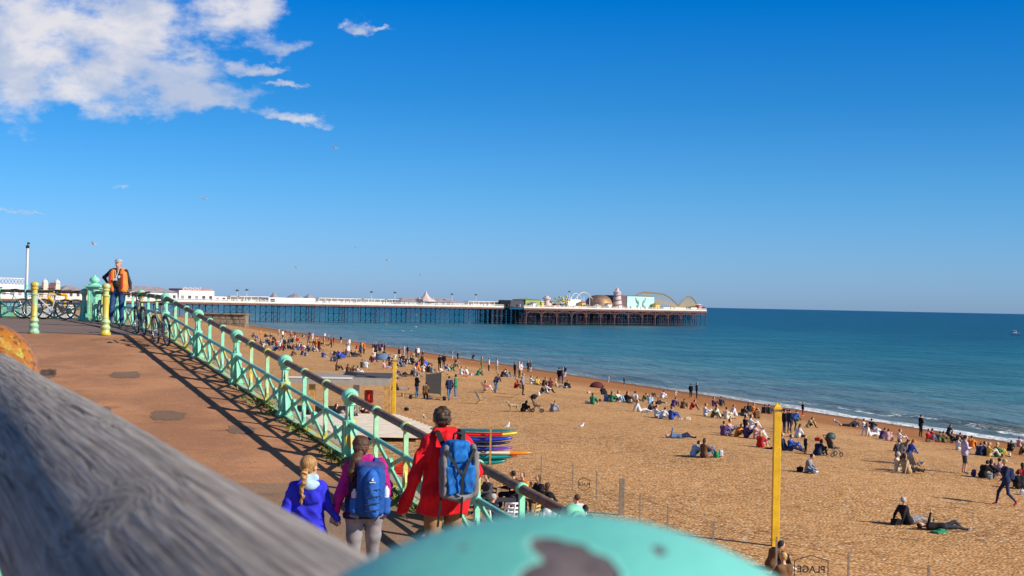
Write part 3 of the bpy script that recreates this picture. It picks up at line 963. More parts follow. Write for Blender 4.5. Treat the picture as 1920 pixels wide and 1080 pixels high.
# trestles
random.seed(5)
def trestle(t, w0, w1, n, width=9.0, zt=DECK - 1.45, zb=SEA - 1.5, dense=False, mt=None):
    mb = MB()
    ts = [t + width * k / (n - 1) for k in range(n)]
    ws = [w0, w1] if not dense else [w0 + (w1 - w0) * k / 4 for k in range(5)]
    for w in ws:
        for tt in ts:
            mb.tube([pt(tt, w, zb), pt(tt, w, zt)], 0.20 if dense else 0.17, 6, False)
        for z in (SEA + 1.0, (SEA + zt) / 2 + 0.5, zt - 0.3):
            mb.bar(pt(ts[0], w, z), pt(ts[-1], w, z), 0.16, 0.18)
        for a, b in zip(ts[:-1], ts[1:]):
            zm_ = (SEA + zt) / 2 + 0.5
            for za, zb_ in ((SEA + 1.0, zm_), (zm_, zt - 0.3)):
                mb.bar(pt(a, w, za), pt(b, w, zb_), 0.07, 0.07); mb.bar(pt(a, w, zb_), pt(b, w, za), 0.07, 0.07)
    for tt in ts:
        mb.bar(pt(tt, w0, zt - 0.3), pt(tt, w1, zt - 0.3), 0.2, 0.3)
        mb.bar(pt(tt, w0, SEA + 1.0), pt(tt, w1, zt - 0.6), 0.08, 0.08)
    mb.build('trestle', mt or PI, pier, origin=PO)
t = T0 + 3
while t < TH - 8:
    trestle(t, -5.5, 6.6, 4, 10.5); t += 21.0
for k in range(11):
    a = TH + (T1 - TH) * k / 11
    for wb in ((-22, -4), (-2, 17.5)):
        trestle(a + 0.8, wb[0], wb[1], 4, (T1 - TH) / 11 - 4.0, dense=True)
# outer row of the pier head: braced frames with arches
NB = 13
for k in range(NB + 1):
    a = TH + 2 + (T1 - TH - 2.6) * k / NB
    mb = MB()
    mb.tube([pt(a, 19.6, SEA - 1.5), pt(a, 19.6, DECK - 1.6)], 0.32, 8, False)
    mb.bar(pt(a, 19.6, DECK - 3.0), pt(a, 15.0, DECK - 3.0), 0.2, 0.3)
    mb.build('edge_column', PR, pier, origin=PO)
    if k < NB:
        b = TH + 2 + (T1 - TH - 2.6) * (k + 1) / NB
        mb = MB()
        pts = []
        for i in range(11):
            x = i / 10
            pts.append(pt(a + (b - a) * x, 19.6, DECK - 2.0 - 3.8 * (2 * x - 1) ** 4))
        for p0, p1 in zip(pts[:-1], pts[1:]): mb.bar(p0, p1, 0.18, 0.25)
        mb.bar(pt(a, 19.6, DECK - 2.9), pt(b, 19.6, DECK - 2.9), 0.15, 0.2)
        for i in range(8):
            x0, x1 = a + (b - a) * i / 8, a + (b - a) * (i + 1) / 8
            mb.bar(pt(x0, 19.6, DECK - 2.9), pt((x0 + x1) / 2, 19.6, DECK - 1.6), 0.1, 0.1); mb.bar(pt((x0 + x1) / 2, 19.6, DECK - 1.6), pt(x1, 19.6, DECK - 2.9), 0.1, 0.1)
        mb.build('arch_brace', PR, pier, origin=PO)


def hall(name, px0, px1, ytop, label, cat='building', w0=-5, w1=5, roof=0.0, wallm=None, roofm=None, windows=True, zbase=None, group=None, hip=True):
    """a building on the pier: walls with openings, roof"""
    t0, t1 = tpx(px0, w1), tpx(px1, w1)
    pm = (px0 + px1) / 2
    zt = zpx(pm, ytop, w1) if ytop is not None else DECK + 4
    zb = DECK if zbase is None else zbase
    o = empty(name, pt((t0 + t1) / 2, 0, zb)); tag(o, label, cat, group)
    O = tuple(o.location)
    mb = MB(); pbx(mb, t0, t1, w0, w1, zb + 0.02, zt); mb.build('wall', wallm or PW, o, origin=O)
    if windows:
        n = max(2, int((t1 - t0) / 3.2))
        st = (t1 - t0) / n
        for k in range(min(n, 40)):
            mb = MB(); pbx(mb, t0 + st * (k + 0.28), t0 + st * (k + 0.72), w1 - 0.02, w1 + 0.06, zb + 0.9, min(zt - 0.5, zb + 2.6))
            mb.build('window', PDK if random.random() < 0.6 else PRF, o, origin=O)
    if roof > 0:
        e = 0.5
        zz = zt + 0.003
        A = [pt(t0 - e, w0 - e, zz), pt(t1 + e, w0 - e, zz), pt(t1 + e, w1 + e, zz), pt(t0 - e, w1 + e, zz)]
        hi = (w1 - w0) / 2 if hip else 0
        r0, r1 = pt(t0 + hi, (w0 + w1) / 2, zz + roof), pt(t1 - hi, (w0 + w1) / 2, zz + roof)
        mb = MB()
        mb.quad(A[3], A[2], r1, r0); mb.quad(A[1], A[0], r0, r1); mb.quad(A[0], A[3], r0); mb.quad(A[2], A[1], r1); mb.quad(A[0], A[1], A[2], A[3])
        mb.build('roof', roofm or PRF, o, origin=O)
    return o, O, t0, t1, zt
# west part: entrance lattice building, towers, long arcade halls
o, O, t0, t1, zt = hall('entrance_building', -30, 45, 533, 'pale latticed entrance building at the landward end of the pier, far left', w0=-6, w1=6)
mb = MB()
for k in range(12):
    a = t0 + (t1 - t0) * k / 12; b = t0 + (t1 - t0) * (k + 1) / 12
    mb.bar(pt(a, 6.0, zt), pt(b, 6.0, zt + 2.6), 0.12, 0.15); mb.bar(pt(a, 6.0, zt + 2.6), pt(b, 6.0, zt), 0.12, 0.15)
mb.bar(pt(t0, 6.0, zt + 2.7), pt(t1, 6.0, zt + 2.7), 0.2, 0.25)
mb.build('roof_lattice', PW, o, origin=O)
o, O, t0, t1, zt = hall('gateway', 84, 112, 536, 'white gateway of the pier with two small domed towers and a dark arch', w0=-7, w1=7, windows=False, wallm=PLG)
for px in (86, 109):
    tt = tpx(px, 7.2)
    tw = MB(); pbx(tw, tt - 1.0, tt + 1.0, 5.2, 7.2, DECK + 0.05, zt + 1.2); f = tw.build('tower', PC, o, origin=O)
    MB().lathe([(1.3, 0), (1.3, 0.25), (1.15, 0.5), (1.1, 0.9), (0.7, 1.25), (0.15, 1.5), (0.05, 2.1)], pt(tt, 6.2, zt + 1.2), 12).build('dome', PW, f, smooth=True, origin=O)
mb = MB()
prof = [pt(tpx(92, 7.1), 7.02, DECK + 0.2)] + [pt(tpx(97.5, 7.1) - 1.5 * math.cos(a), 7.02, zt + 0.2 + 1.3 * math.sin(a)) for a in np.linspace(0, math.pi, 9)] + [pt(tpx(103, 7.1), 7.02, DECK + 0.2)]
mb.prism(prof, (0, 0, 0), tuple(PN * 0.3)); mb.build('arch_opening', PR, o, origin=O)
hall('arcade_hall', 114, 166, 546, 'long white arcade hall with a low grey roof right of the gateway', w0=-6, w1=6, roof=2.6, roofm=PRF)
hall('arcade_hall', 172, 333, 547, 'very long white amusement hall with grey roof behind the standing man', w0=-7, w1=7, roof=2.6, roofm=PRF)
o, O, t0, t1, zt = hall('amusement_building', 336, 402, 545, 'white amusement building with a red roof sign near the railing', w0=-7, w1=7.5, roof=0.0)
mb = MB(); pbx(mb, tpx(341, 6), tpx(398, 6), -6, 6, zt + 0.003, zt + 0.9); mb.build('roof', PRD, o, origin=O)
mb = MB()
a0, a1 = tpx(343, 6.3), tpx(378, 6.3)
for k in range(11):
    a = a0 + (a1 - a0) * k / 11; wd = (a1 - a0) / 11 * 0.62
    pbx(mb, a, a + wd * 0.25, 6.2, 6.35, zt + 0.4, zt + 1.5)
    pbx(mb, a + wd * 0.25, a + wd, 6.2, 6.35, zt + (0.4, 1.25, 0.8)[k % 3], zt + (0.4, 1.25, 0.8)[k % 3] + 0.25)
mb.build('roof_sign', PW, o, origin=O)
hall('annex', 402.5, 426, 556, 'low plain white annex at the end of the amusement building', w0=-6, w1=7)
o, O, t0, t1, zt = hall('pier_arcade', 504, 592, 558.5, 'white block with little pyramid roofs standing midway on the pier', w0=-6, w1=7.8, windows=False)
for px, r_, h_ in ((514, 1.6, 2.4), (553, 3.4, 2.0), (580, 2.4, 1.9)):
    MB().lathe([(r_ * 1.25, 0.003), (r_ * 1.2, 0.3), (r_ * 0.7, h_ * 0.6), (r_ * 0.15, h_), (0.05, h_ + 0.8)], pt(tpx(px, 3), 3, zt), 8).build('turret_roof', PRF, o, origin=O)
mb = MB(); pbx(mb, tpx(508, 8), tpx(516, 8), 7.7, 7.95, DECK + 0.3, zt - 0.6); mb.build('doorway', PDK, o, origin=O)
# pavilion with the spire
o, O, t0, t1, zt = hall('pavilion', 752, 872, 567, 'white pavilion with grey roofs and a pointed spire in the middle of the pier', w0=-6, w1=7.2, roof=2.3, windows=True)
c = pt(tpx(799, 4), 4, zt)
MB().lathe([(5.4, 0.4), (5.0, 0.9), (3.0, 2.2), (1.6, 3.4), (0.9, 4.4), (0.5, 5.2), (0.55, 5.6), (0.2, 6.0), (0.08, 6.4), (0.06, 7.2)], c, 10).build('spire', PLG, o, origin=O)
for px in (786, 812):
    MB().lathe([(1.8, 0.3), (1.7, 0.9), (0.9, 2.0), (0.1, 3.0)], pt(tpx(px, 5), 5, zt), 8).build('turret_roof', PRF, o, origin=O)
mb = MB(); pbx(mb, tpx(783, 7), tpx(793, 7), 7.15, 7.4, DECK + 0.2, zt + 1.6); mb.build('porch', PDK, o, origin=O)
# tall lamp standards
LAMPW = {445: 'right of the annex, the leftmost lamp', 463: 'left of the pyramid roofed arcade', 697: 'rising from the long central shelter', 741: 'just left of the spired pavilion',
         848: 'rising over the right roof of the spired pavilion', 893: 'right of the spired pavilion, over open deck', 1068: 'among the rides, beside the white kiosk'}
for px, ytop in ((445, 546), (463, 545), (697, 549), (741, 550), (848, 553), (893, 554), (1068, 548)):
    tt = tpx(px, 7.2); zt = zpx(px, ytop, 7.2)
    o = empty('lamp_standard', pt(tt, 7.2, DECK)); O = tuple(o.location)
    tag(o, 'thin white lamp standard on the pier ' + LAMPW[px], 'lamp', 'lamp standards on the pier')
    MB().tube([pt(tt, 7.2, DECK), pt(tt, 7.2, zt)], [0.16, 0.09], 6).build('pole', PW, o, origin=O)
    mb = MB(); mb.lathe([(0.2, 0), (0.9, 0.15), (0.7, 0.6), (0.1, 0.9)], pt(tt, 7.2, zt), 8).build('lamp_head', PDK, o, origin=O)
# fairground on the pier head
def blob(name, px, ybot, ytop, wpx, m, label, cat='fairground ride', prof=None, w=6):
    tt = tpx(px, w); z0 = DECK; z1 = zpx(px, ytop, w); R_ = (wpx / FPX) * pt(tt, w, 0).y / 2
    h = z1 - z0
    prof = prof or [(1, 0), (1, 0.3), (0.9, 0.5), (0.5, 0.85), (0.05, 1)]
    o = MB().lathe([(r_ * R_, 0.02 + z_ * h) for r_, z_ in prof], pt(tt, w, z0), 20).build(name, m, None, smooth=True, origin=tuple(pt(tt, w, z0)), auto=40)
    tag(o, label, cat); return o
hall('dark_pavilion', 958, 985, 563, 'low dark ride building where the pier widens', w0=2, w1=12, wallm=PDK, windows=False)
hall('green_kiosk', 986, 1013, 562, 'bright green fairground kiosk next to the dark ride building', w0=2, w1=13, wallm=PGR, roof=0.8, roofm=PGR, windows=False)
blob('round_tower', 1025.5, 0, 554.5, 15, PLG, 'short pinkish round tower with a capped top left of the yellow rides', 'tower', [(0.75, 0), (0.7, 0.6), (0.7, 0.66), (1.0, 0.7), (1.0, 0.82), (0.6, 0.88), (0.5, 0.96), (0.1, 1)], 10)
def spike_ride(px, m, label, ytop, w=13):
    tt = tpx(px, w); z1 = zpx(px, ytop, w)
    o = empty('spinning_ride', pt(tt, w, DECK)); O = tuple(o.location); tag(o, label, 'fairground ride')
    MB().lathe([(2.2, 0.02), (2.2, 0.6), (0.5, 0.8), (0.4, (z1 - DECK) * 0.6)], pt(tt, w, DECK), 10).build('hub', PDK, o, origin=O)
    for k in range(6):
        a = k * math.pi / 3 + 0.3
        mb = MB(); p0 = pt(tt, w, DECK + (z1 - DECK) * 0.5)
        p1 = p0 + PU * 3.6 * math.cos(a) + Vector((0, 0, (z1 - DECK) * 0.48 * math.sin(a)))
        mb.bar(p0, p1, 0.4, 0.4); mb.ball(p1, 0.7, 8, 6); mb.build('arm', m, o, origin=O)
spike_ride(1048, PGR, 'green spinning ride with splayed arms', 556)
spike_ride(1061, PYE, 'yellow spinning ride beside the white kiosk', 555)
random.seed(17)
for i, (px0, px1, yt, wv, m_, lb) in enumerate([(1000, 1007, 568, 17, PW, 'tiny white stall in front of the green kiosk'), (1016, 1021, 566, 12, PYE, 'small yellow booth left of the pink round tower'), (1031, 1040, 566, 10, PC, 'cream booth right of the pink round tower'),
        (1043, 1050, 570, 18, PRD, 'red booth in front of the green spinning ride'), (1053, 1058, 569, 17, PBL, 'dark blue booth below the yellow spinning ride'), (1092, 1099, 567, 14, PYE, 'yellow booth at the left foot of the bronze dome'),
        (1100, 1108, 573, 18.5, PRD, 'low red stall in front of the bronze dome'), (1120, 1127, 573, 18.5, PC, 'cream stall in front of the bronze dome'), (1140, 1148, 570, 17, PW, 'white stall left of the helter skelter'), (1230, 1238, 570, 16, PYE, 'yellow booth right of the turquoise board'),
        (1311, 1317, 572, 16, PRD, 'small red booth near the tip of the pier')]):
    hall('booth', px0, px1, yt, lb, 'booth', w0=wv - 3, w1=wv, wallm=m_, windows=False, roof=0.7, roofm=[PRF, PW, PRD][i % 3], group='small booths on the pier head')
hall('white_kiosk', 1066, 1090, 561.5, 'plain white boxy kiosk under the white ride loops', w0=0, w1=10, windows=False)
hall('ride_platform', 1040, 1098, 573.5, 'low striped platform with rails below the yellow ride', w0=10, w1=18, wallm=PC)
o = empty('loop_ride', pt(tpx(1090, 4), 4, DECK)); O = tuple(o.location); tag(o, 'white looping rail ride arching above the kiosks', 'fairground ride')
for (a, b, y0, y1) in ((1068, 1092, 563, 550), (1078, 1112, 562, 548)):
    pts = []
    for k in range(15):
        x = k / 14
        px = a + (b - a) * x
        pts.append(pt(tpx(px, 4), 4, zpx(px, y0 + (y1 - y0) * math.sin(math.pi * x), 4)))
    MB().tube(pts, 0.28, 6).build('rail', mat('pale_steel', (0.50, 0.52, 0.56)), o, origin=O)
mb = MB()
for px in (1072, 1083, 1095, 1106): mb.tube([pt(tpx(px, 4), 4, DECK), pt(tpx(px, 4), 4, zpx(px, 556, 4))], 0.2, 6)
mb.build('support', PW, o, origin=O)
# bronze dome
tt = tpx(1124, 3); w = 3; R_ = (28 / FPX) * pt(tt, w, 0).y; z1 = zpx(1124, 553, w) - DECK
o = empty('domed_hall', pt(tt, w, DECK)); O = tuple(o.location); tag(o, 'large low bronze dome with golden painted sides on the pier head', 'building')
MB().lathe([(R_ * math.cos(a) ** 0.75, 0.7 + (z1 - 0.7) * math.sin(a)) for a in np.linspace(0, math.pi / 2 * 0.98, 12)], pt(tt, w, DECK), 28).build('dome', PGD, o, smooth=True, origin=O)
MB().lathe([(R_ * 1.02, 0.02), (R_ * 1.02, 0.7)], pt(tt, w, DECK), 28).build('base', PYE, o, origin=O)
# helter skelter
tt = tpx(1157.5, 12); w = 12; z1 = zpx(1157, 541, w) - DECK; sc_ = pt(tt, w, 0).y / FPX
o = empty('helter_skelter', pt(tt, w, DECK)); O = tuple(o.location); tag(o, 'pale helter skelter tower with a spiral slide beside the turquoise board', 'helter skelter')
MB().lathe([(10.5 * sc_, 0.02), (8.0 * sc_, z1 * 0.45), (6.6 * sc_, z1 * 0.72)], pt(tt, w, DECK), 16).build('tower', PLG, o, smooth=True, origin=O, auto=40)
MB().lathe([(6.8 * sc_, z1 * 0.72), (7.6 * sc_, z1 * 0.84), (5.5 * sc_, z1 * 0.86), (3.2 * sc_, z1 * 0.93), (2.8 * sc_, z1 * 1.0), (0.1, z1 * 1.05)], pt(tt, w, DECK), 12).build('cap', PLG, o, origin=O)
pts = []
for k in range(70):
    x = k / 69; a = x * 2 * math.pi * 3.0
    r_ = (6.8 + 4.6 * (1 - x)) * sc_
    pts.append(pt(tt, w, DECK) + PU * r_ * math.cos(a) - PN * r_ * math.sin(a) + Vector((0, 0, 0.6 + z1 * 0.68 * (1 - x) if False else 0.6 + z1 * 0.68 * x)))
MB().tube(pts, 0.3, 6).build('slide', mat('slide_dark', (0.22, 0.16, 0.18)), o, origin=O)
# dark box ride with the turquoise board
t0, t1 = tpx(1166, 12), tpx(1227, 12)
o = empty('show_building', pt((t0 + t1) / 2, 0, DECK)); O = tuple(o.location); tag(o, 'boxy dark show building with a turquoise painted front', 'building')
zt = zpx(1195, 554.5, 12)
mb = MB(); pbx(mb, t0, t1, -10, 11.5, DECK + 0.02, zt); mb.build('wall', mat('dark_brown_wall', (0.13, 0.075, 0.07)), o, origin=O)
a0, a1 = tpx(1176.5, 12), tpx(1227, 12)
mb = MB(); pbx(mb, a0, a1, 11.5, 12.0, DECK + 1.2, zt - 0.5); f = mb.build('painted_board', PTQ, o, origin=O)
mb = MB(); pbx(mb, a0, a1, 11.5, 12.15, DECK + 0.05, DECK + 1.2); mb.build('plinth', PC, o, origin=O)
for q_, cx in ((-1, 0.36), (1, 0.62)):
    pts = []
    hh = zt - 0.5 - DECK - 1.2
    for k in range(10):
        x = k / 9
        pts.append(pt(a0 + (a1 - a0) * (cx - q_ * 0.05 * math.sin(x * 5)), 12.08, DECK + 1.4 + hh * 0.85 * x))
    MB().tube(pts, [0.9, 1.0, 0.8, 0.6, 0.7, 1.0, 0.9, 0.6, 0.4, 0.5], 6).build('painted_figure', PGY, f, origin=O)
# roller coaster
o = empty('roller_coaster', pt(tpx(1255, 0), 0, DECK)); O = tuple(o.location); tag(o, 'yellow roller coaster with two humps near the end of the pier', 'roller coaster')
track = [(1188, 556), (1196, 551), (1206, 547), (1216, 548), (1230, 549), (1245, 551), (1256, 557), (1266, 566), (1273, 573), (1280, 563), (1288, 556), (1296, 556), (1303, 563), (1308, 572)]
for w, dy_ in ((6, 0), (-4, 1.5)):
    pts = []
    for (x0, y0), (x1, y1) in zip(track[:-1], track[1:]):
        for k in range(3):
            x = x0 + (x1 - x0) * k / 3; y = y0 + (y1 - y0) * k / 3 + dy_
            pts.append(pt(tpx(x, w), w, zpx(x, y, w)))
    MB().tube(pts, 0.3, 6).build('track', mat('track_brown', (0.22, 0.17, 0.12)), o, origin=O)
    mb = MB()
    for i, p in enumerate(pts):
        if i % 1 == 0 and p.z > DECK + 0.6:
            mb.bar(Vector((p.x, p.y, DECK)), p, 0.30, 0.30)
            if i < len(pts) - 1:
                q_ = pts[i + 1]; mb.bar(Vector((p.x, p.y, DECK + (p.z - DECK) * 0.33)), Vector((q_.x, q_.y, DECK + (q_.z - DECK) * 0.66)), 0.12, 0.12)
                mb.bar(Vector((p.x, p.y, DECK + (p.z - DECK) * 0.7)), Vector((q_.x, q_.y, DECK + (q_.z - DECK) * 0.2)), 0.12, 0.12)
    mb.build('trestle', PYE, o, origin=O)
hall('white_stall', 1245, 1287, 576.5, 'long plain white stall below the roller coaster', w0=14, w1=19, windows=False)
hall('white_stall', 1297, 1308, 576.5, 'small white stall at the far end of the pier', w0=14, w1=19, windows=False)
hall('blue_kiosk', 1310, 1322, 575, 'dark blue kiosk at the very tip of the pier', w0=4, w1=12, wallm=mat('deep_blue', (0.03, 0.03, 0.12)), windows=False)
# visitors on the pier are a row of specks
random.seed(9)
mb = MB()
for _ in range(240):
    px = random.uniform(430, 1320); w = random.uniform(7.0, 7.5) if px < 950 else random.uniform(18.3, 19.2)
    p = pt(tpx(px, w), w, DECK)
    mb.mi = random.choice([0, 0, 1, 2])
    mb.lathe([(0.16, 0), (0.2, 0.8), (0.26, 1.35), (0.1, 1.45), (0.12, 1.6), (0.1, 1.72)], p, 5)
o = mb.build('pier_visitors', [PDK, PR, PW]); tag(o, 'tiny strolling visitors seen as dark specks along the pier', 'crowd', kind='stuff')

# stone groyne with people on it, weed at its foot
GST = mat('groyne_stone', (0.26, 0.20, 0.13), rough=0.9, var=0.3, scale=0.8, bump=0.6, bscale=3, col2=(0.12, 0.09, 0.06), c2scale=0.4)
g0 = on_beach(385, 612); g1 = on_sea(463, 611)
D_ = 455.0
def P2(px, Y, z): return Vector(((px - 960) / FPX * Y, Y, z))
a = P2(375, D_, 0); b = P2(461, D_, 0)
ztop = -(589.5 - hor(420)) * D_ / FPX
mb = MB(); mb.box(((a + b) / 2 + Vector((0, 3, (ztop - 14) / 2))), ((b - a).length, 6, ztop + 14))
mb.box(((a + b) / 2 + Vector((0, 2.7, ztop + 0.18))), ((b - a).length + 0.6, 6.8, 0.35))
for k in range(7):
    for j in range(5):
        mb.box((a.x + (b.x - a.x) * (k + 0.5) / 7 + (0.4 if j % 2 else 0), D_ - 0.02, ztop - 0.8 - j * 1.45), ((b.x - a.x) / 7 - 0.25, 0.25, 1.25))
o = mb.build('stone_groyne', GST); tag(o, 'blocky brown stone groyne at the waterline in front of the pier', 'groyne')
# ------------------------------------------------------------------ people: one implicit surface per figure
def net(f, org, h):
    """surface nets on a scalar grid, negative inside"""
    s = f < 0
    nx, ny, nz = f.shape
    c = [s[i:nx - 1 + i, j:ny - 1 + j, k:nz - 1 + k] for i in (0, 1) for j in (0, 1) for k in (0, 1)]
    cnt = sum(x.astype(np.int8) for x in c)
    act = (cnt > 0) & (cnt < 8)
    idx = -np.ones(act.shape, int); n = int(act.sum()); idx[act] = np.arange(n)
    I = np.argwhere(act)
    acc = np.zeros((n, 3)); num = np.zeros(n)
    cor = [(i, j, k) for i in (0, 1) for j in (0, 1) for k in (0, 1)]
    for a in range(8):
        for b in range(a + 1, 8):
            ca, cb = np.array(cor[a]), np.array(cor[b])
            if np.abs(ca - cb).sum() != 1: continue
            fa = f[I[:, 0] + ca[0], I[:, 1] + ca[1], I[:, 2] + ca[2]]
            fb = f[I[:, 0] + cb[0], I[:, 1] + cb[1], I[:, 2] + cb[2]]
            m = (fa < 0) != (fb < 0)
            t = np.where(m, fa / np.where(m, fa - fb, 1), 0)
            p = ca[None] + (cb - ca)[None] * t[:, None]
            acc[m] += p[m]; num[m] += 1
    V = (I + acc / np.maximum(num, 1)[:, None]) * h + org
    F = []
    for ax in range(3):
        o1, o2 = [(1, 2), (2, 0), (0, 1)][ax]
        sl0 = [slice(None)] * 3; sl1 = [slice(None)] * 3
        sl0[ax] = slice(0, -1); sl1[ax] = slice(1, None)
        e = s[tuple(sl0)] != s[tuple(sl1)]
        P = np.argwhere(e)
        P = P[(P[:, o1] > 0) & (P[:, o2] > 0) & (P[:, o1] < f.shape[o1] - 1) & (P[:, o2] < f.shape[o2] - 1)]
        ins = s[P[:, 0], P[:, 1], P[:, 2]]
        q = []
        for d1, d2 in ((-1, -1), (0, -1), (0, 0), (-1, 0)):
            Q = P.copy(); Q[:, o1] += d1; Q[:, o2] += d2
            q.append(idx[Q[:, 0], Q[:, 1], Q[:, 2]])
        q = np.stack(q, 1)
        q[~ins] = q[~ins][:, ::-1]
        F.append(q[(q >= 0).all(1)])
    return V, np.concatenate(F)


def prim_d(pr, X):
    if pr[0] == 'c':
        a, b = np.array(pr[1], float), np.array(pr[2], float)
        ba = b - a; L = ba @ ba + 1e-12
        t = np.clip(((X - a) @ ba) / L, 0, 1)
        return np.linalg.norm(X - a - t[..., None] * ba, axis=-1) - (pr[3] + (pr[4] - pr[3]) * t)
    if pr[0] == 'e':
        r = np.array(pr[2], float); p = X - np.array(pr[1], float)
        if len(pr) > 6 and pr[6] is not None:
            p = p @ np.array(pr[6])
        k0 = np.linalg.norm(p / r, axis=-1); k1 = np.linalg.norm(p / (r * r), axis=-1) + 1e-9
        return k0 * (k0 - 1) / k1
    if pr[0] == 'b':      # rounded box: centre, half sizes, mat, k, rot, round
        p = X - np.array(pr[1], float)
        if len(pr) > 6 and pr[6] is not None:
            p = p @ np.array(pr[6])
        rr = pr[5]
        q = np.abs(p) - (np.array(pr[2], float) - rr)
        return np.linalg.norm(np.maximum(q, 0), axis=-1) + np.minimum(q.max(-1), 0) - rr


def _mk(pr):
    return pr[5] if pr[0] == 'c' else pr[3]
def _kk(pr, k):
    if pr[0] == 'c': return pr[6] if len(pr) > 6 else k
    if pr[0] == 'b': return pr[4]
    return pr[4] if len(pr) > 4 and pr[4] is not None else k
def wrinkle(X, amp, fr=22.0, seed=0):
    r = np.random.RandomState(seed); d = np.zeros(X.shape[:-1])
    for i in range(7):
        v = r.randn(3); v /= np.linalg.norm(v); v[2] *= 1.3
        s_ = np.sin(X @ v * fr * (0.4 + 0.7 * r.rand()) + r.rand() * 6 + 1.8 * np.sin(X @ r.randn(3) * fr * 0.25))
        d += 1 - 2.2 * np.abs(s_) ** 0.7 if i % 2 else 0.8 * s_
    return -d * amp / 5
def sdf_mesh(name, prims, vox, k=0.03, nmats=7, wr=None, cut=None):
    lo, hi = np.array([9e9] * 3), np.array([-9e9] * 3)
    for p in prims:
        if p[0] == 'c':
            for c, r in ((p[1], p[3]), (p[2], p[4])):
                lo = np.minimum(lo, np.array(c) - r); hi = np.maximum(hi, np.array(c) + r)
        else:
            r = max(p[2]) * (1.2 if p[0] == 'e' else 1.5)
            lo = np.minimum(lo, np.array(p[1]) - r); hi = np.maximum(hi, np.array(p[1]) + r)
    lo -= vox * 2.5 + 0.01; hi += vox * 2.5 + 0.01
    g3 = [np.arange(lo[i], hi[i] + vox, vox) for i in range(3)]
    X = np.stack(np.meshgrid(*g3, indexing='ij'), -1)
    f = None
    for p in prims:
        d = prim_d(p, X)
        if f is None: f = d
        else:
            kk = _kk(p, k)
            if kk <= 0: f = np.minimum(f, d)
            else:
                hh = np.clip(0.5 + 0.5 * (f - d) / kk, 0, 1)
                f = f + (d - f) * hh - kk * hh * (1 - hh)
    if wr: f = f + wrinkle(X, *wr)
    if cut is not None:
        f = np.maximum(f, cut(X))
    V, F = net(f, lo, vox)
    C = V[F].mean(1)
    D = np.stack([prim_d(p, C) for p in prims])
    mi = np.array([_mk(p) for p in prims])[D.argmin(0)]
    me = bpy.data.meshes.new(name)
    me.from_pydata(V.tolist(), [], F.tolist())
    me.polygons.foreach_set('use_smooth', [True] * len(F))
    for _ in range(nmats): me.materials.append(None)
    me.polygons.foreach_set('material_index', mi.astype(np.int32).tolist())
    me.update()
    return me


# material slots of a figure: 0 skin 1 top 2 trousers 3 hair 4 shoes 5 lower legs 6 forearms
def body(J, lng=0, H=1.75, child=False, fat=1.0, hood=False):
    P = []
    v = {k: np.array(x, float) for k, x in J.items()}
    sh = (v['shL'] + v['shR']) / 2; hp = (v['hiL'] + v['hiR']) / 2
    lat = (v['shR'] - v['shL']); lat /= np.linalg.norm(lat)
    upb = sh - hp; upb = upb / np.linalg.norm(upb)
    fwd = np.cross(upb, lat)
    for s_, a, b in ((-1, 'hiL', 'shL'), (1, 'hiR', 'shR')):
        P.append(('c', v[a] - lat * s_ * 0.005 + upb * 0.02, hp + (sh - hp) * 0.45 + lat * s_ * 0.055, 0.115 * fat, 0.098 * fat, 1))
        P.append(('c', hp + (sh - hp) * 0.45 + lat * s_ * 0.055, v[b] - lat * s_ * 0.075 - upb * 0.07, 0.098 * fat, 0.105 * fat, 1))
        P.append(('c', v[b] - lat * s_ * 0.02 - upb * 0.01, v['neck'] - upb * 0.03, 0.062, 0.052, 1))
    P.append(('c', v['neck'] - upb * 0.04, v['head'] - upb * 0.04, 0.052, 0.05, 0, 0.015))
    for s in 'LR':
        P.append(('c', v['sh' + s], v['el' + s], 0.062, 0.05, 1)); P.append(('c', v['el' + s], v['wr' + s], 0.048, 0.036, 6))
        hd = v['wr' + s] - v['el' + s]; hd /= np.linalg.norm(hd)
        P.append(('c', v['wr' + s], v['wr' + s] + hd * 0.11, 0.032, 0.026, 0, 0.01))
        P.append(('c', v['hi' + s], v['kn' + s], 0.092, 0.065, 2)); P.append(('c', v['kn' + s], v['an' + s], 0.062, 0.042, 5))
        P.append(('c', v['an' + s] - np.array([0, 0, 0.0]), v['to' + s], 0.045, 0.038, 4, 0.01))
    hf = np.array(J.get('face', fwd), float); hf /= np.linalg.norm(hf)
    hu = v['head'] - v['neck']; hu = hu - hf * (hu @ hf); hu /= np.linalg.norm(hu)
    hl = np.cross(hf, hu)
    Rm = np.stack([hl, hf, hu], 1)
    P.append(('e', v['head'] + hf * 0.012, (0.072, 0.088, 0.112), 0, 0.01, None, Rm))
    P.append(('e', v['head'] + hf * 0.10 - hu * 0.02, (0.014, 0.02, 0.024), 0, 0.012, None, Rm))
    P.append(('e', v['head'] - hf * 0.022 + hu * 0.026, (0.086, 0.094, 0.104), 3, 0.004, None, Rm))
    if lng:
        P.append(('c', v['head'] - hf * 0.05, v['head'] - hf * 0.085 - hu * 0.27 + np.array([0, 0, -0.02]), 0.075, 0.045, 3, 0.02))
    if hood:
        P.append(('e', v['neck'] - hf * 0.06 + hu * 0.02, (0.10, 0.07, 0.07), 1, 0.02, None, Rm))
    return P


def mir(d):
    J = dict(d)
    for k in list(d):
        if k.endswith('R') and k[:-1] + 'L' not in d:
            x, y, z = d[k]; J[k[:-1] + 'L'] = (-x, y, z)
    return J


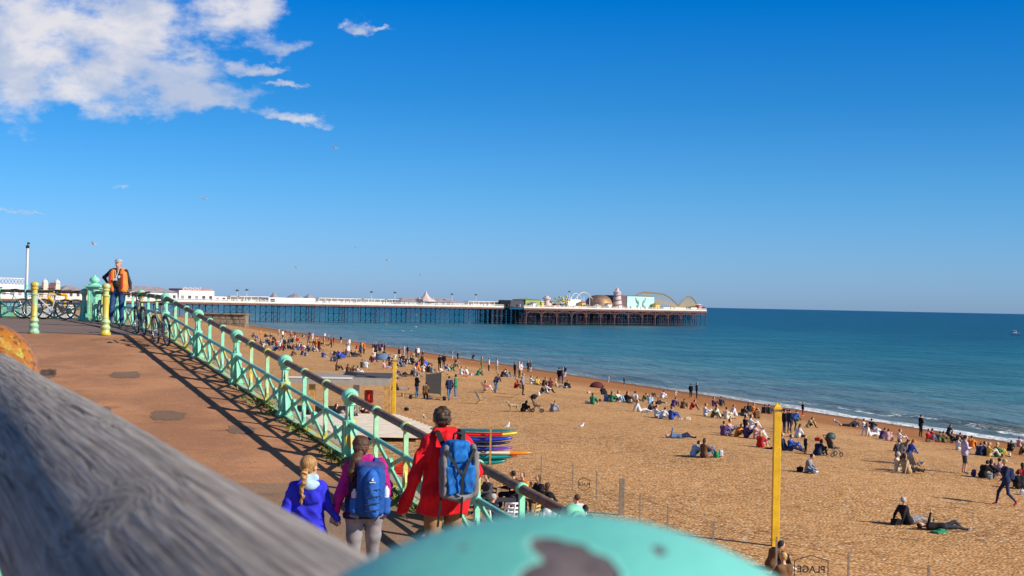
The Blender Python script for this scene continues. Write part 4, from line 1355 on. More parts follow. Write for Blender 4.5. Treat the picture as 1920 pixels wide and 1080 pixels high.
POSES = {
    'stand': mir(dict(shR=(.18, 0, 1.43), elR=(.24, -.03, 1.14), wrR=(.22, .06, .90), hiR=(.09, 0, .92), knR=(.10, .03, .50), anR=(.11, -.01, .09), toR=(.13, .13, .045), neck=(0, .0, 1.48), head=(0, .02, 1.64))),
    'arms': mir(dict(shR=(.18, 0, 1.43), elR=(.25, .06, 1.16), wrR=(.06, .26, 1.18), hiR=(.09, 0, .92), knR=(.11, .03, .50), anR=(.12, -.02, .09), toR=(.15, .12, .045), neck=(0, .02, 1.48), head=(0, .05, 1.63))),
    'walk': dict(shR=(.18, .02, 1.41), elR=(.24, -.12, 1.14), wrR=(.22, -.06, .92), shL=(-.18, .02, 1.41), elL=(-.23, .10, 1.13), wrL=(-.18, .27, .97), hiR=(.09, 0, .90), knR=(.10, .24, .52), anR=(.10, .32, .10),
                 toR=(.11, .45, .06), hiL=(-.09, 0, .90), knL=(-.10, -.04, .48), anL=(-.10, -.36, .14), toL=(-.11, -.26, .05), neck=(0, .04, 1.47), head=(0, .07, 1.62)),
    'point': dict(shR=(.18, 0, 1.43), elR=(.45, .05, 1.38), wrR=(.70, .08, 1.44), shL=(-.18, 0, 1.43), elL=(-.25, -.02, 1.15), wrL=(-.2, .1, .93), hiR=(.09, 0, .92), knR=(.12, .03, .50), anR=(.15, -.01, .09),
                  toR=(.17, .13, .045), hiL=(-.09, 0, .92), knL=(-.12, .03, .50), anL=(-.15, -.01, .09), toL=(-.17, .13, .045), neck=(0, 0, 1.48), head=(0, .02, 1.64)),
    'knees': mir(dict(shR=(.17, -.06, .56), elR=(.26, .18, .40), wrR=(.10, .40, .40), hiR=(.10, -.02, .12), knR=(.13, .36, .46), anR=(.11, .62, .08), toR=(.12, .74, .04), neck=(0, -.03, .62), head=(0, .02, .78))),
    'legs': mir(dict(shR=(.18, -.20, .58), elR=(.24, -.32, .33), wrR=(.25, -.40, .06), hiR=(.10, .0, .11), knR=(.12, .43, .22), anR=(.12, .85, .07), toR=(.13, .90, .17), neck=(0, -.19, .64), head=(0, -.16, .80))),
    'cross': mir(dict(shR=(.18, .05, .54), elR=(.27, .16, .30), wrR=(.10, .32, .22), hiR=(.11, -.02, .12), knR=(.36, .28, .15), anR=(-.05, .38, .08), toR=(-.18, .40, .06), neck=(0, .10, .59), head=(0, .17, .73))),
    'hunch': mir(dict(shR=(.17, .10, .52), elR=(.24, .28, .32), wrR=(.05, .45, .34), hiR=(.11, -.02, .12), knR=(.18, .36, .40), anR=(.10, .52, .08), toR=(.11, .64, .04), neck=(0, .17, .56), head=(0, .27, .66))),
    'lie': mir(dict(shR=(.18, -.52, .14), elR=(.30, -.30, .10), wrR=(.14, -.08, .20), hiR=(.10, .0, .12), knR=(.13, .36, .42), anR=(.12, .62, .08), toR=(.12, .74, .05), neck=(0, -.57, .15), head=(0, -.74, .17), face=(0, .25, 1))),
    'flat': dict(shR=(.18, -.50, .13), elR=(.24, -.46, .38), wrR=(.22, -.42, .60), shL=(-.18, -.50, .13), elL=(-.36, -.62, .08), wrL=(-.22, -.80, .06), hiR=(.10, .0, .12), knR=(.14, .42, .16), anR=(.14, .82, .08),
                 toR=(.20, .86, .16), hiL=(-.10, .0, .12), knL=(-.12, .40, .30), anL=(-.10, .66, .08), toL=(-.10, .78, .05), neck=(0, -.56, .14), head=(0, -.72, .16), face=(0, .2, 1)),
    'kneel': mir(dict(shR=(.18, .16, .92), elR=(.25, .28, .68), wrR=(.12, .44, .56), hiR=(.10, .0, .46), knR=(.12, .28, .08), anR=(.11, -.14, .10), toR=(.11, -.26, .04), neck=(0, .20, .97), head=(0, .27, 1.10))),
    'bend': dict(shR=(.18, .28, 1.22), elR=(.22, .36, .96), wrR=(.14, .52, .82), shL=(-.18, .28, 1.22), elL=(-.22, .40, .98), wrL=(-.14, .58, .90), hiR=(.09, 0, .90), knR=(.10, .18, .50), anR=(.11, .02, .09), toR=(.12, .15, .05),
                 hiL=(-.09, 0, .90), knL=(-.10, -.02, .48), anL=(-.11, -.24, .10), toL=(-.12, -.12, .05), neck=(0, .35, 1.26), head=(0, .44, 1.39)),
}
MESH = {}
def pose_mesh(pose, lng):
    kx = (pose, lng)
    if kx not in MESH:
        MESH[kx] = sdf_mesh('figure_' + pose, body(POSES[pose], lng, fat=1.2), 0.026, 0.03, wr=(0.012, 20, len(MESH)))
    return MESH[kx]
CL = dict(k=('black', (0.014, 0.013, 0.016)), n=('navy', (0.020, 0.03, 0.085)), w=('white', (0.66, 0.65, 0.66)), g=('grey', (0.24, 0.24, 0.26)), r=('red', (0.50, 0.022, 0.02)), b=('blue', (0.03, 0.08, 0.34)),
          d=('denim', (0.085, 0.17, 0.32)), t=('tan', (0.42, 0.30, 0.17)), o=('orange', (0.75, 0.22, 0.03)), y=('yellow', (0.60, 0.42, 0.10)), p=('pink', (0.55, 0.32, 0.31)), e=('green', (0.03, 0.22, 0.10)),
          u=('purple', (0.10, 0.05, 0.17)), m=('maroon', (0.17, 0.02, 0.04)), c=('cream', (0.68, 0.60, 0.46)), l=('pale blue', (0.30, 0.48, 0.66)), v=('olive', (0.13, 0.13, 0.055)), h=('brown', (0.15, 0.075, 0.035)),
          i=('lilac', (0.52, 0.45, 0.62)), q=('dark grey', (0.06, 0.06, 0.07)), s=('bare', (0.58, 0.31, 0.20)))
def cm(c):
    if c == 's': return mat('skin', (0.60, 0.33, 0.22), rough=0.55, var=0.06)
    nm, cc = CL[c]
    return mat('cloth_' + nm.replace(' ', '_'), cc, rough=0.85, var=0.25, scale=9, spec=0.25)
HR = dict(k=('dark', (0.022, 0.015, 0.012)), h=('brown', (0.085, 0.042, 0.02)), y=('blonde', (0.50, 0.33, 0.12)), r=('ginger', (0.42, 0.10, 0.02)), g=('grey', (0.38, 0.36, 0.35)), w=('white', (0.7, 0.68, 0.64)))
def hm(c): return mat('hair_' + HR[c][0], HR[c][1], rough=0.6, var=0.3, scale=20, spec=0.3)
PWORD = dict(stand='standing', arms='standing with folded arms', walk='walking', point='standing with one arm stretched out', knees='sitting with knees drawn up', legs='sitting leaning back on both arms', cross='sitting cross-legged',
             hunch='sitting hunched over', lie='lying on the back with knees up', flat='lying stretched out', kneel='kneeling', bend='bending forward')
PEOPLE = []      # (px, py, pose, top, bottom, hair, long, facing, extra label or None, scale)
SEAANG = math.atan2(-SN.x, SN.y)
def place_person(px, py, pose, top, bot, hair='k', lng=0, face=None, sc=1.0, far=False, pos=None):
    o = bpy.data.objects.new('person', pose_mesh(pose, lng)); COL.objects.link(o)
    p = on_beach(px, py) if pos is None else Vector(pos)
    o.location = p - Vector((0, 0, 0.015))
    a = SEAANG + math.radians(face if face is not None else random.gauss(0, 38))
    o.rotation_euler = (0, 0, a); o.scale = (sc, sc, sc)
    shoes = random.choice('kwqh')
    low = 's' if bot.endswith('+') else bot[0]
    arm = 's' if top.endswith('+') else top[0]
    for i, m_ in enumerate((cm('s'), cm(top[0]), cm(bot[0]), hm(hair), cm(shoes), cm(low), cm(arm))):
        o.material_slots[i].link = 'OBJECT'; o.material_slots[i].material = m_
    o['_k'] = 1
    PEOPLE.append(dict(o=o, px=px, py=py, pose=pose, top=top, bot=bot, hair=hair, lng=lng, far=far))
    return o


L = """
910 733 knees r w k 1;929 737 bend n d k 0 -80;948 706 knees w k k;953 707 legs g d h;941 707 hunch k q h 1;965 707 stand k k k;977 708 arms w t h;973 709 stand c k y 1;990 698 stand k k k;995 699 stand q w h
967 728 hunch r k h;974 722 lie g k k;996 720 knees w d h 1;1007 722 cross y t h;1019 723 hunch k q k;1032 725 knees m k h 1;1026 724 legs h k k;1045 727 legs t d y;1060 728 hunch k k h;1048 719 stand k n k;1054 720 stand q n h;1059.5 708 arms n w h
1015 738 hunch q k h;1025 737 knees w k k 1;980 741 stand g k h;981 772 hunch k k h 1;1036 772 hunch g g r;1111 758 knees e k h 1;1131 740 hunch k k k;1137 753 knees d d h 1;1147 754 knees e k h 1;1159 754 knees c l h 1;1170 754 hunch h k k 1
1176 755 knees k h h 1;1192 754 legs w k k;1206 753 hunch v v h;1220 757 hunch l w y;1235 758 flat k k k;1241 747 hunch w w k;1222 745 lie m k k;1295 747 stand k k k;1306 747 stand k k h 1;1262 763 hunch u k h
1280 766 hunch h k h;1296 768 hunch r k k;1199 772 legs w w h 1;1217 773 hunch q k k;1231 783 knees w l h;1242 785 hunch w g k;1259 787 knees b b h;1275 822 flat d n w 0 -20;1300 856 hunch l d k 0 -10;1321 858 knees h d h 1 10
1323 780 knees w w h;1336 783 hunch v v h 1;1348 783 legs w k k;1362 786 knees c c k;1338 762 knees u k h;1352 760 knees q k k;1379 780 legs w k h;1392 780 hunch k q k 1;1406 772 hunch k k h;1413 775 knees o t h;1420 785 hunch h h k
1432 775 hunch k k k;1442 776 knees q k h;1464 771 legs g k k;1398 802 knees k d k 1;1408 804 knees w w h 1;1357 817 knees u d h;1368 814 knees p d k;1382 819 hunch o v h;1400 821 knees u n k;1418 823 knees p w h;1426 839 knees r p y 1
1470 812 stand k n k 0 0 .85;1480 812 stand n n h 0 40 .84;1487 808 bend b k h 0 20 .88;1496 821 cross w k h 1;1494 790 legs e k r;1516 802 hunch t k h;1505 780 stand k r k 0 0 .78;1472 845 legs n n k;1483 846 knees b b h;1510 852 stand k k y 1 0 .55;1533 854 hunch n k h 0 20
1515 886 cross g d k 0 -40;1592 800 lie k q k;1601 801 hunch q k k;1620 805 knees w k k;1634 805 knees k d h;1629 818 legs w w h 1;1643 818 knees w w k;1653 823 hunch u k h;1668 827 hunch p c h;1687 829 knees w p h;1726 820 arms k k k 0 0
1741 827 knees r d h;1748 825 knees r k k;1759 829 hunch v k k;1769 830 knees v v h;1777 822 kneel k k h 1;1785 831 knees k k k;1796 831 hunch k k h;1797 844 knees w t h;1822 840 knees o k h;1836 854 hunch n n h;1846 854 knees n n k
1855 856 knees y w y 1;1870 857 knees e y y 1;1894 846 hunch k v k;1911 838 knees p k k;1914 853 hunch v k h;1808 888 arms i q+ k 0 -15;1686 870 kneel q k h 0 60;1703 870 kneel b n r 1 -10;1683 884 knees c c g;1701 888 legs t k k 1
1843 896 hunch k y k;1859 897 knees k q h 1;1870 892 cross p s k;1913 917 hunch k k k 0;1917 905 knees r m k 1;1702 983 legs k g g 0 0;1768 994 flat k q k 0 -30;1141 718 stand w w h 0 0 .62;1170 722 stand k k k 0 0 .62;1266 741 kneel w w h 0 0 .6
622 677 hunch g k k;628 678 knees q k h;636 668 knees b k k;645 669 knees k n h;653 670 stand w g h;661 668 legs k d k;667 669 lie q k k;632 695 knees h k h 1;652 699 knees h h h 1;659 699 hunch h k h 1;671 704 knees w w k
679 663 stand o t k;682 664 arms o k h;679 689 knees v h h;686 690 knees w g g;699 662 stand n w k;704 664 stand k k h;694 676 hunch q k k;707 671 knees n k k;731 688 knees m g h 1;722 691 legs p i h;740 704 lie q n k;752 704 flat g k k;745 732 legs k g k
760 682 hunch k k k 1;767 683 knees k w h;773 684 hunch k v h;780 672 stand k k k;784 672 stand w q h;792 680 arms k k h;786 681 hunch v h h;778 706 knees g g w;787 695 legs o m r;772 704 hunch v k h;781 746 arms k d k 0 10;797 748 kneel h k k 0 60
842 751 walk n d h 0 90;854 747 point e d k 0 150;824 695 arms k k k;832 690 stand k n h;835 696 hunch b w k;843 696 hunch e k k;851 690 hunch v k h;858 678 stand k k h;848 675 stand g w k;865 703 knees w m h;877 704 legs w p h;896 704 hunch e k k
903 697 stand v e h 1;916 696 stand w k h 0 0 .9;886 678 bend k k k;931 700 stand w t h;711 662 stand u k k;716 660 stand k w h;721 663 stand q q k;740 672 hunch w k h;733 676 knees p k h;748 676 stand k w k;757 668 stand w l h;764 669 stand n d k
474 633 knees h h h;478 632 hunch w k k;488 636 stand o o h;497 632 hunch k k k;507 633 knees q h k;512 637 hunch m k h;518 642 legs n w k;527 644 knees w w h;522 631 stand c t h;535 631 stand m p k;542 642 knees m k h;545 655 legs k w k
548 667 hunch h h h;565 653 knees b w h;566 666 hunch n n k;557 640 knees r k h;567 632 hunch n w k;577 655 knees q p h;583 656 hunch g d k;596 659 stand r r k;592 659 stand o t h;601 648 knees k k k;607 650 stand p o h;621 652 stand r k h
609 636 stand w k h;616 640 stand g k k;639 645 arms k w k;655 652 stand w l h;573 668 legs g p h;588 660 knees h w k;530 636 stand w k k;545 634 stand p m h;553 636 stand q w k;580 636 stand n k h;586 640 stand p w h;592 639 knees c w k
"""
random.seed(21)
for row in L.replace('\n', ';').split(';'):
    a = row.split()
    if len(a) < 5: continue
    a += ['k', '0', None, '1'][len(a) - 5:] if len(a) < 9 else []
    px, py = float(a[0]), float(a[1])
    lng = int(a[6]) if a[6] is not None else 0
    face = float(a[7]) if a[7] is not None else None
    place_person(px, py, a[2], a[3], a[4], a[5], lng, face, float(a[8]) * random.uniform(0.95, 1.04), far=px < 660)
# the dense far part of the crowd
def far_spot():
    while True:
        px = random.uniform(455, 880)
        t = (px - 455) / 425
        ylo = 622 + 52 * t + 6 * t * t; yhi = 640 + 60 * t + 10
        py = random.uniform(ylo + 2, yhi)
        if random.random() < (1.3 - t) * (0.35 + 0.65 * abs(math.sin(px * 0.11) * math.cos(px * 0.043 + py * 0.2))):
            return px, py
for _ in range(88):
    px, py = far_spot()
    pose = random.choice(['knees', 'hunch', 'legs', 'cross', 'lie', 'knees', 'hunch', 'knees', 'stand'])
    place_person(px, py, pose, random.choice('kkkqqnnwgrhmdbch'), random.choice('kqndgth'), random.choice('kkhhy'), random.choice([0, 0, 1]), far=True)
# labels: look first, then neighbours
def side(p):
    px, py = p['px'], p['py']
    if px < 560: return 'in the far crowd nearest the stone groyne'
    if px < 660: return 'in the packed far crowd above the ramp railing'
    if px < 740: return 'on the beach left of the shorter yellow post'
    if px < 800: return 'on the beach just right of the shorter yellow post'
    if px < 940: return 'on the beach around the dark windbreak'
    if px < 1075: return 'on the beach above the kayak rack'
    if px < 1270: return 'in the row of sitters mid beach'
    if px < 1445: return 'on the beach left of the tall yellow pole'
    if px < 1570: return 'on the beach right of the tall yellow pole'
    if px < 1710: return 'on the beach far right of the pole, towards the sea'
    return 'on the beach near the right edge'
def lab(p, lev):
    top = CL[p['top'][0]][0]; bot = CL[p['bot'][0]][0]
    h = HR[p['hair']][0] + (' long hair' if p['lng'] else ' hair')
    s_ = f"{PWORD[p['pose']]} in {top} top and {bot} " + ('shorts' if p['bot'].endswith('+') else 'trousers')
    if lev == 0: return 'person ' + s_ + ', ' + side(p)
    return f"{HR[p['hair']][0]}-haired person {PWORD[p['pose']]} in {top} and {bot}, {side(p)}"
from collections import Counter
for p in PEOPLE: p['lab'] = lab(p, 0)
cnt = Counter(p['lab'] for p in PEOPLE)
for p in PEOPLE:
    if cnt[p['lab']] > 1: p['lab'] = lab(p, 1)
cnt = Counter(p['lab'] for p in PEOPLE)
for p in PEOPLE:
    if cnt[p['lab']] > 1:
        q_ = min((z for z in PEOPLE if z is not p), key=lambda z: (z['px'] - p['px']) ** 2 + (z['py'] - p['py']) ** 2)
        rel = 'left of' if q_['px'] > p['px'] else 'right of'
        p['lab'] = f"person {PWORD[p['pose']].split(' with')[0]} in {CL[p['top'][0]][0]}, just {rel} one in {CL[q_['top'][0]][0]}, " + side(p).replace('on the beach ', '').replace('in the ', 'in the ')
for p in PEOPLE:
    w_ = p['lab'].split()
    if len(w_) > 16: p['lab'] = ' '.join(p['lab'].replace('with knees drawn up', 'knees up').replace('leaning back on both arms', 'leaning back').replace('standing with one arm stretched out', 'pointing').replace('on the back with knees up', 'down').replace('with folded arms', '').replace(' top and ', ' and ').replace(' trousers', '').replace('on the beach ', '').split())
    if len(p['lab'].split()) > 16: p['lab'] = ' '.join(p['lab'].replace('far right of the pole, towards the sea', 'far right of the pole').replace('packed ', '').replace('of the shorter yellow post', 'of the short post').replace('in the far crowd above the ramp railing', 'in the far crowd over the railing').split())
    if len(p['lab'].split()) > 16: p['lab'] = ' '.join(p['lab'].replace('around the dark windbreak', 'by the windbreak').replace('of the tall yellow pole', 'of the pole').split()[:16])
    tag(p['o'], p['lab'], 'person', 'people on the pebble beach')
    p['lab2'] = 1
    del p['o']['_k']

cnt = Counter(p['lab'] for p in PEOPLE)
for p in PEOPLE:
    if cnt[p['lab']] > 1:
        tw = sorted((z for z in PEOPLE if z['lab'] == p['lab']), key=lambda z: z['py'])
        p['o']['label'] = ('farther ' if tw[0] is p else 'nearer ') + p['lab'] if len(p['lab'].split()) < 16 else ('farther ' if tw[0] is p else 'nearer ') + ' '.join(p['lab'].split()[:15])
# ------------------------------------------------------------------ the walkers close by
def hand(wr, d, palm, thumb, curl=0.5, m=0, s=1.0):
    """palm and five separate bent fingers; d: direction of the hand, palm: palm normal, thumb: side of the thumb"""
    wr, d, palm, thumb = (np.array(x, float) for x in (wr, d, palm, thumb))
    d /= np.linalg.norm(d); palm = palm - d * (palm @ d); palm /= np.linalg.norm(palm); thumb = thumb - d * (thumb @ d) - palm * (thumb @ palm); thumb /= np.linalg.norm(thumb)
    P = [('c', wr - d * 0.03 * s, wr + d * 0.01 * s, 0.028 * s, 0.026 * s, m, 0.01)]
    for k in range(4):
        P.append(('c', wr + d * 0.015 * s + thumb * (0.018 - 0.012 * k) * s, wr + d * 0.085 * s + thumb * (0.030 - 0.020 * k) * s, 0.017 * s, 0.013 * s, m, 0.008))
    for k, L_ in enumerate((0.072, 0.080, 0.074, 0.058)):
        b = wr + d * 0.088 * s + thumb * (0.031 - 0.0205 * k) * s
        c1 = curl * (0.8 + 0.1 * k); a1 = c1 * 0.9; a2 = c1 * 2.0
        p1 = b + (d * math.cos(a1) + palm * math.sin(a1)) * L_ * 0.5 * s
        p2 = p1 + (d * math.cos(a2) + palm * math.sin(a2)) * L_ * 0.5 * s
        P.append(('c', b, p1, 0.0105 * s, 0.0095 * s, m, 0.003)); P.append(('c', p1, p2, 0.0095 * s, 0.008 * s, m, 0.003))
    t0 = wr + d * 0.02 * s + thumb * 0.03 * s
    t1 = t0 + (thumb * 0.75 + d * 0.65 + palm * 0.3) * 0.038 * s
    t2 = t1 + (thumb * 0.25 + d * 0.85 + palm * 0.5) * 0.03 * s
    P += [('c', t0, t1, 0.014 * s, 0.0115 * s, m, 0.005), ('c', t1, t2, 0.011 * s, 0.009 * s, m, 0.003)]
    return P


def head_detail(P, h, hf, hu, s=1.0, hair_k=1.0, cap=False, haircol=3):
    """skull, jaw, nose, brow, ears, eyes hollows and mouth; hair shell behind"""
    h, hf, hu = (np.array(x, float) for x in (h, hf, hu)); hf /= np.linalg.norm(hf); hu = hu - hf * (hu @ hf); hu /= np.linalg.norm(hu)
    hl = np.cross(hf, hu); Rm = np.stack([hl, hf, hu], 1)
    def at_(x, y, z): return h + (hl * x + hf * y + hu * z) * s
    P += [('e', at_(0, 0, 0.02), (0.074 * s, 0.092 * s, 0.090 * s), 0, 0.01, None, Rm), ('e', at_(0, 0.030, -0.05), (0.056 * s, 0.062 * s, 0.062 * s), 0, 0.03, None, Rm),
          ('c', at_(0, 0.088, 0.015), at_(0, 0.108, -0.022), 0.009 * s, 0.014 * s, 0, 0.008), ('c', at_(-0.026, 0.082, 0.032), at_(0.026, 0.082, 0.032), 0.011 * s, 0.011 * s, 0, 0.01),
          ('c', at_(-0.018, 0.083, -0.052), at_(0.018, 0.083, -0.052), 0.009 * s, 0.009 * s, 0, 0.005), ('c', at_(0, 0.07, -0.088), at_(0, 0.075, -0.092), 0.016 * s, 0.016 * s, 0, 0.01)]
    for sx in (-1, 1):
        P.append(('e', at_(sx * 0.078, -0.005, -0.005), (0.012 * s, 0.02 * s, 0.032 * s), 0, 0.004, None, Rm))
    P += [('e', at_(0, -0.018, 0.036), (0.085 * s * hair_k, 0.096 * s * hair_k, 0.088 * s * hair_k), haircol, 0.004, None, Rm), ('e', at_(0, -0.048, 0.000), (0.070 * s, 0.055 * s, 0.068 * s), haircol, 0.01, None, Rm)]
    return at_


def fig_obj(name, me, mats, parent=None, subdiv=False):
    o = bpy.data.objects.new(name, me); COL.objects.link(o)
    for i, m_ in enumerate(mats):
        if i < len(me.materials): me.materials[i] = m_
    if parent is not None: o.parent = parent
    return o


def core(J, hs=1.0, thick=1.0):
    """like body(), without head, hands; finer"""
    v = {k: np.array(x, float) for k, x in J.items()}
    P = []
    sh = (v['shL'] + v['shR']) / 2; hp = (v['hiL'] + v['hiR']) / 2
    lat = v['shR'] - v['shL']; lat /= np.linalg.norm(lat); upb = sh - hp; upb /= np.linalg.norm(upb)
    for s_, a, b in ((-1, 'hiL', 'shL'), (1, 'hiR', 'shR')):
        P.append(('c', v[a] + upb * 0.03, hp + (sh - hp) * 0.45 + lat * s_ * 0.05, 0.112 * thick, 0.095 * thick, 2 if False else 1))
        P.append(('c', hp + (sh - hp) * 0.45 + lat * s_ * 0.05, v[b] - lat * s_ * 0.07 - upb * 0.07, 0.095 * thick, 0.105 * thick, 1))
        P.append(('c', v[b] - lat * s_ * 0.02, v['neck'] - upb * 0.02, 0.062, 0.05, 1))
        P.append(('e', v[a] + upb * 0.015 + np.cross(lat, upb) * 0.055, (0.088, 0.085, 0.095), 2))      # seat
        P.append(('c', v[a] + upb * 0.06, v[a] - upb * 0.02, 0.118 * thick, 0.105 * thick, 2))
    P.append(('c', v['neck'] - upb * 0.03, v['head'] - upb * 0.05 * hs, 0.053, 0.050, 0, 0.015))
    for s in 'LR':
        P.append(('c', v['sh' + s], v['el' + s], 0.060, 0.047, 1)); P.append(('c', v['el' + s], v['wr' + s], 0.045, 0.030, 6))
        hk = (v['hi' + s] + v['kn' + s]) / 2
        P.append(('c', v['hi' + s] - upb * 0.02, hk, 0.098, 0.084, 2, 0.02)); P.append(('c', hk, v['kn' + s], 0.084, 0.064, 2, 0.02))
        ck = v['kn' + s] * 0.65 + v['an' + s] * 0.35 + np.array([0, -0.012, 0])
        P.append(('c', v['kn' + s], ck, 0.064, 0.062, 5, 0.02)); P.append(('c', ck, v['an' + s], 0.062, 0.050, 5, 0.02))
        P.append(('c', v['an' + s] + np.array([0, -0.03, -0.035]), v['to' + s], 0.045, 0.040, 4, 0.01))
    return P


def jacket(J, hem, thick=1.16, mat_arm=1, mat_body=1, arm=1.22, flare=0.03, cuff=0.02, wide=0.0):
    v = {k: np.array(x, float) for k, x in J.items()}
    P = []
    sh = (v['shL'] + v['shR']) / 2; hp = (v['hiL'] + v['hiR']) / 2
    lat = v['shR'] - v['shL']; lat /= np.linalg.norm(lat); upb = sh - hp; upb /= np.linalg.norm(upb)
    for s_, a, b in ((-1, 'hiL', 'shL'), (1, 'hiR', 'shR')):
        wst = hp + (sh - hp) * 0.42 + lat * s_ * (0.060 + wide)
        low = np.array([v[a][0] + s_ * (flare + wide), v[a][1], hem - 0.06])
        P += [('c', low, wst, 0.130 * thick, 0.108 * thick, mat_body, 0.05), ('c', wst, v[b] - lat * s_ * 0.07 - upb * 0.06, 0.108 * thick, 0.118 * thick, mat_body, 0.05),
              ('c', v[b] - lat * s_ * 0.015, v['neck'] - upb * 0.02 + lat * s_ * 0.02, 0.075, 0.062, mat_body, 0.04)]
    for s in 'LR':
        e = v['el' + s]; w = v['wr' + s]; dd = (w - e) / np.linalg.norm(w - e)
        P += [('c', v['sh' + s], e, 0.062 * arm, 0.052 * arm, mat_arm, 0.03), ('c', e, w + dd * cuff, 0.052 * arm, 0.042 * arm, mat_arm, 0.02)]
    return P


RDA = math.atan2(-RD.x, RD.y)
def walker_root(px, Y, H, label, rz):
    X = (px - 960) / FPX * Y
    z = walk_z(Y)
    o = empty('person', (X, Y, z), rz); tag(o, label, 'person')
    s = H / 1.75; o.scale = (s, s, s)
    return o
SKIN = mat('skin', (0.60, 0.33, 0.22), rough=0.55, var=0.06)
def cloth(name, col, **kw):
    return mat(name, col, rough=0.8, var=0.22, scale=7, spec=0.3, bump=0.35, bscale=55, **kw)
def hairm(name, c, c2):
    if name in MATS: return MATS[name]
    m, q, b = node_mat(name)
    t = q.n('ShaderNodeTexCoord').outputs['Object']
    n = q.noise(q.vmath('MULTIPLY', t, (90, 90, 14)), 1.0, 5, 0.6)
    q.link(q.mix(q.ss(n, 0.35, 0.68), c, c2), b.inputs['Base Color'])
    b.inputs['Roughness'].default_value = 0.45; b.inputs['Specular IOR Level'].default_value = 0.35
    bn = q.n('ShaderNodeBump'); bn.inputs['Strength'].default_value = 0.8; bn.inputs['Distance'].default_value = 0.01
    q.link(n, bn.inputs['Height']); q.link(bn.outputs[0], b.inputs['Normal'])
    return m
H_DARK = hairm('short_dark_hair', (0.022, 0.011, 0.006), (0.095, 0.050, 0.026)); H_BR = hairm('brown_pony_hair', (0.040, 0.016, 0.009), (0.17, 0.075, 0.038)); H_BL = hairm('blonde_plait_hair', (0.22, 0.10, 0.03), (0.60, 0.34, 0.12))
VOX = 0.0105

# --- man in the red jacket
JM = dict(shR=(.180, -.01, 1.43), elR=(.285, -.05, 1.15), wrR=(.25, .10, .93), shL=(-.170, -.01, 1.43), elL=(-.30, -.07, 1.13), wrL=(-.36, .04, .86), hiR=(.095, 0, .92), knR=(.11, .12, .50), anR=(.12, .03, .10),
          toR=(.13, .17, .05), hiL=(-.095, 0, .92), knL=(-.11, -.02, .49), anL=(-.12, -.20, .12), toL=(-.13, -.08, .05), neck=(0, .01, 1.49), head=(-.03, .035, 1.635))
man = walker_root(841, 14.2, 1.90, 'tall man seen from behind in a bright red jacket and tan trousers', RDA * 0.75)
P = core(JM, thick=0.86)
head_detail(P, (-.03, .035, 1.635), (0.05, 1, -0.02), (0, 0, 1), s=0.97)
P += hand(JM['wrL'], (-0.12, 0.2, -1), (0.9, 0.2, 0), (0, 1, 0), 0.6) + hand(JM['wrR'], (-0.05, 0.3, -1), (-0.9, 0.2, 0), (0, 1, 0), 0.6)
TANT = cloth('tan_trousers', (0.30, 0.17, 0.07)); RED = cloth('red_shell_jacket', (0.78, 0.008, 0.014))
fig_obj('hair', sdf_mesh('man_hair', [('e', (-.03, .015, 1.675), (0.084, 0.096, 0.088), 0), ('e', (-.03, -.03, 1.64), (0.072, 0.06, 0.07), 0)], 0.007, 0.02, 1, wr=(0.018, 110, 3)), [H_DARK], man)
fig_obj('body', sdf_mesh('man_body', P, VOX, 0.03, wr=(0.004, 26, 1)), [SKIN, RED, TANT, H_DARK, cm('h'), TANT, RED], man)
P = jacket(JM, 0.80, 1.20, arm=1.28, flare=0.004, cuff=0.07)
P += [('e', (-.09, -.06, .93), (0.13, 0.12, 0.16), 1, 0.04), ('e', (.09, -.06, .93), (0.13, 0.12, 0.16), 1, 0.04), ('e', (0, -.085, 1.475), (0.135, 0.065, 0.070), 1, 0.03), ('c', (-.07, -.02, 1.53), (.07, -.02, 1.53), 0.055, 0.055, 1, 0.03), ('e', (0, -.10, 1.42), (0.12, 0.05, 0.07), 1, 0.02)]
fig_obj('jacket', sdf_mesh('man_jacket', P, 0.010, 0.03, wr=(0.026, 22, 4), cut=lambda X: 0.775 + 0.012 * np.sin(X[..., 0] * 16) - X[..., 2]), [RED, RED], man)


def rbx(c, hs, m, k=0.01, rnd=0.03, rot=None): return ('b', c, hs, m, k, rnd, rot)
def rotx(a):
    c, s = math.cos(a), math.sin(a); return [[1, 0, 0], [0, c, -s], [0, s, c]]
def rotz_(a):
    c, s = math.cos(a), math.sin(a); return [[c, -s, 0], [s, c, 0], [0, 0, 1]]
def roty(a):
    c, s = math.cos(a), math.sin(a); return [[c, 0, s], [0, 1, 0], [-s, 0, c]]
BLUE = cloth('sky_blue_pack_cloth', (0.010, 0.14, 0.46)); GREYC = cloth('silver_pack_cloth', (0.20, 0.19, 0.19)); BLK = mat('black_webbing', (0.012, 0.012, 0.014), rough=0.8)
NAVY = cloth('navy_pack_cloth', (0.012, 0.075, 0.30)); NAVY2 = cloth('mid_blue_pack_cloth', (0.02, 0.11, 0.42)); WHT = mat('white_print', (0.8, 0.8, 0.8), rough=0.6, var=0.02)
def pack_root(px_man, label, dx, dy, z):
    r = empty('backpack', px_man.location, px_man.rotation_euler.z); r.scale = px_man.scale; tag(r, label, 'backpack'); return r
bp = pack_root(man, 'blue and silver rucksack with black straps on the back of the red-jacketed man', 0, 0, 0); bp.scale.x *= 0.90; bp.location += Vector((0.075, 0, 0)); bp.rotation_euler.y = math.radians(-2)
P = [rbx((0.02, -.26, 1.20), (0.165, 0.09, 0.235), 0, 0.03, 0.05), rbx((0.02, -.27, 1.42), (0.115, 0.10, 0.06), 0, 0.03, 0.045)]
fig_obj('main_compartment', sdf_mesh('bag', P, 0.011, 0.03, 1, wr=(0.014, 34, 3)), [BLUE], bp)
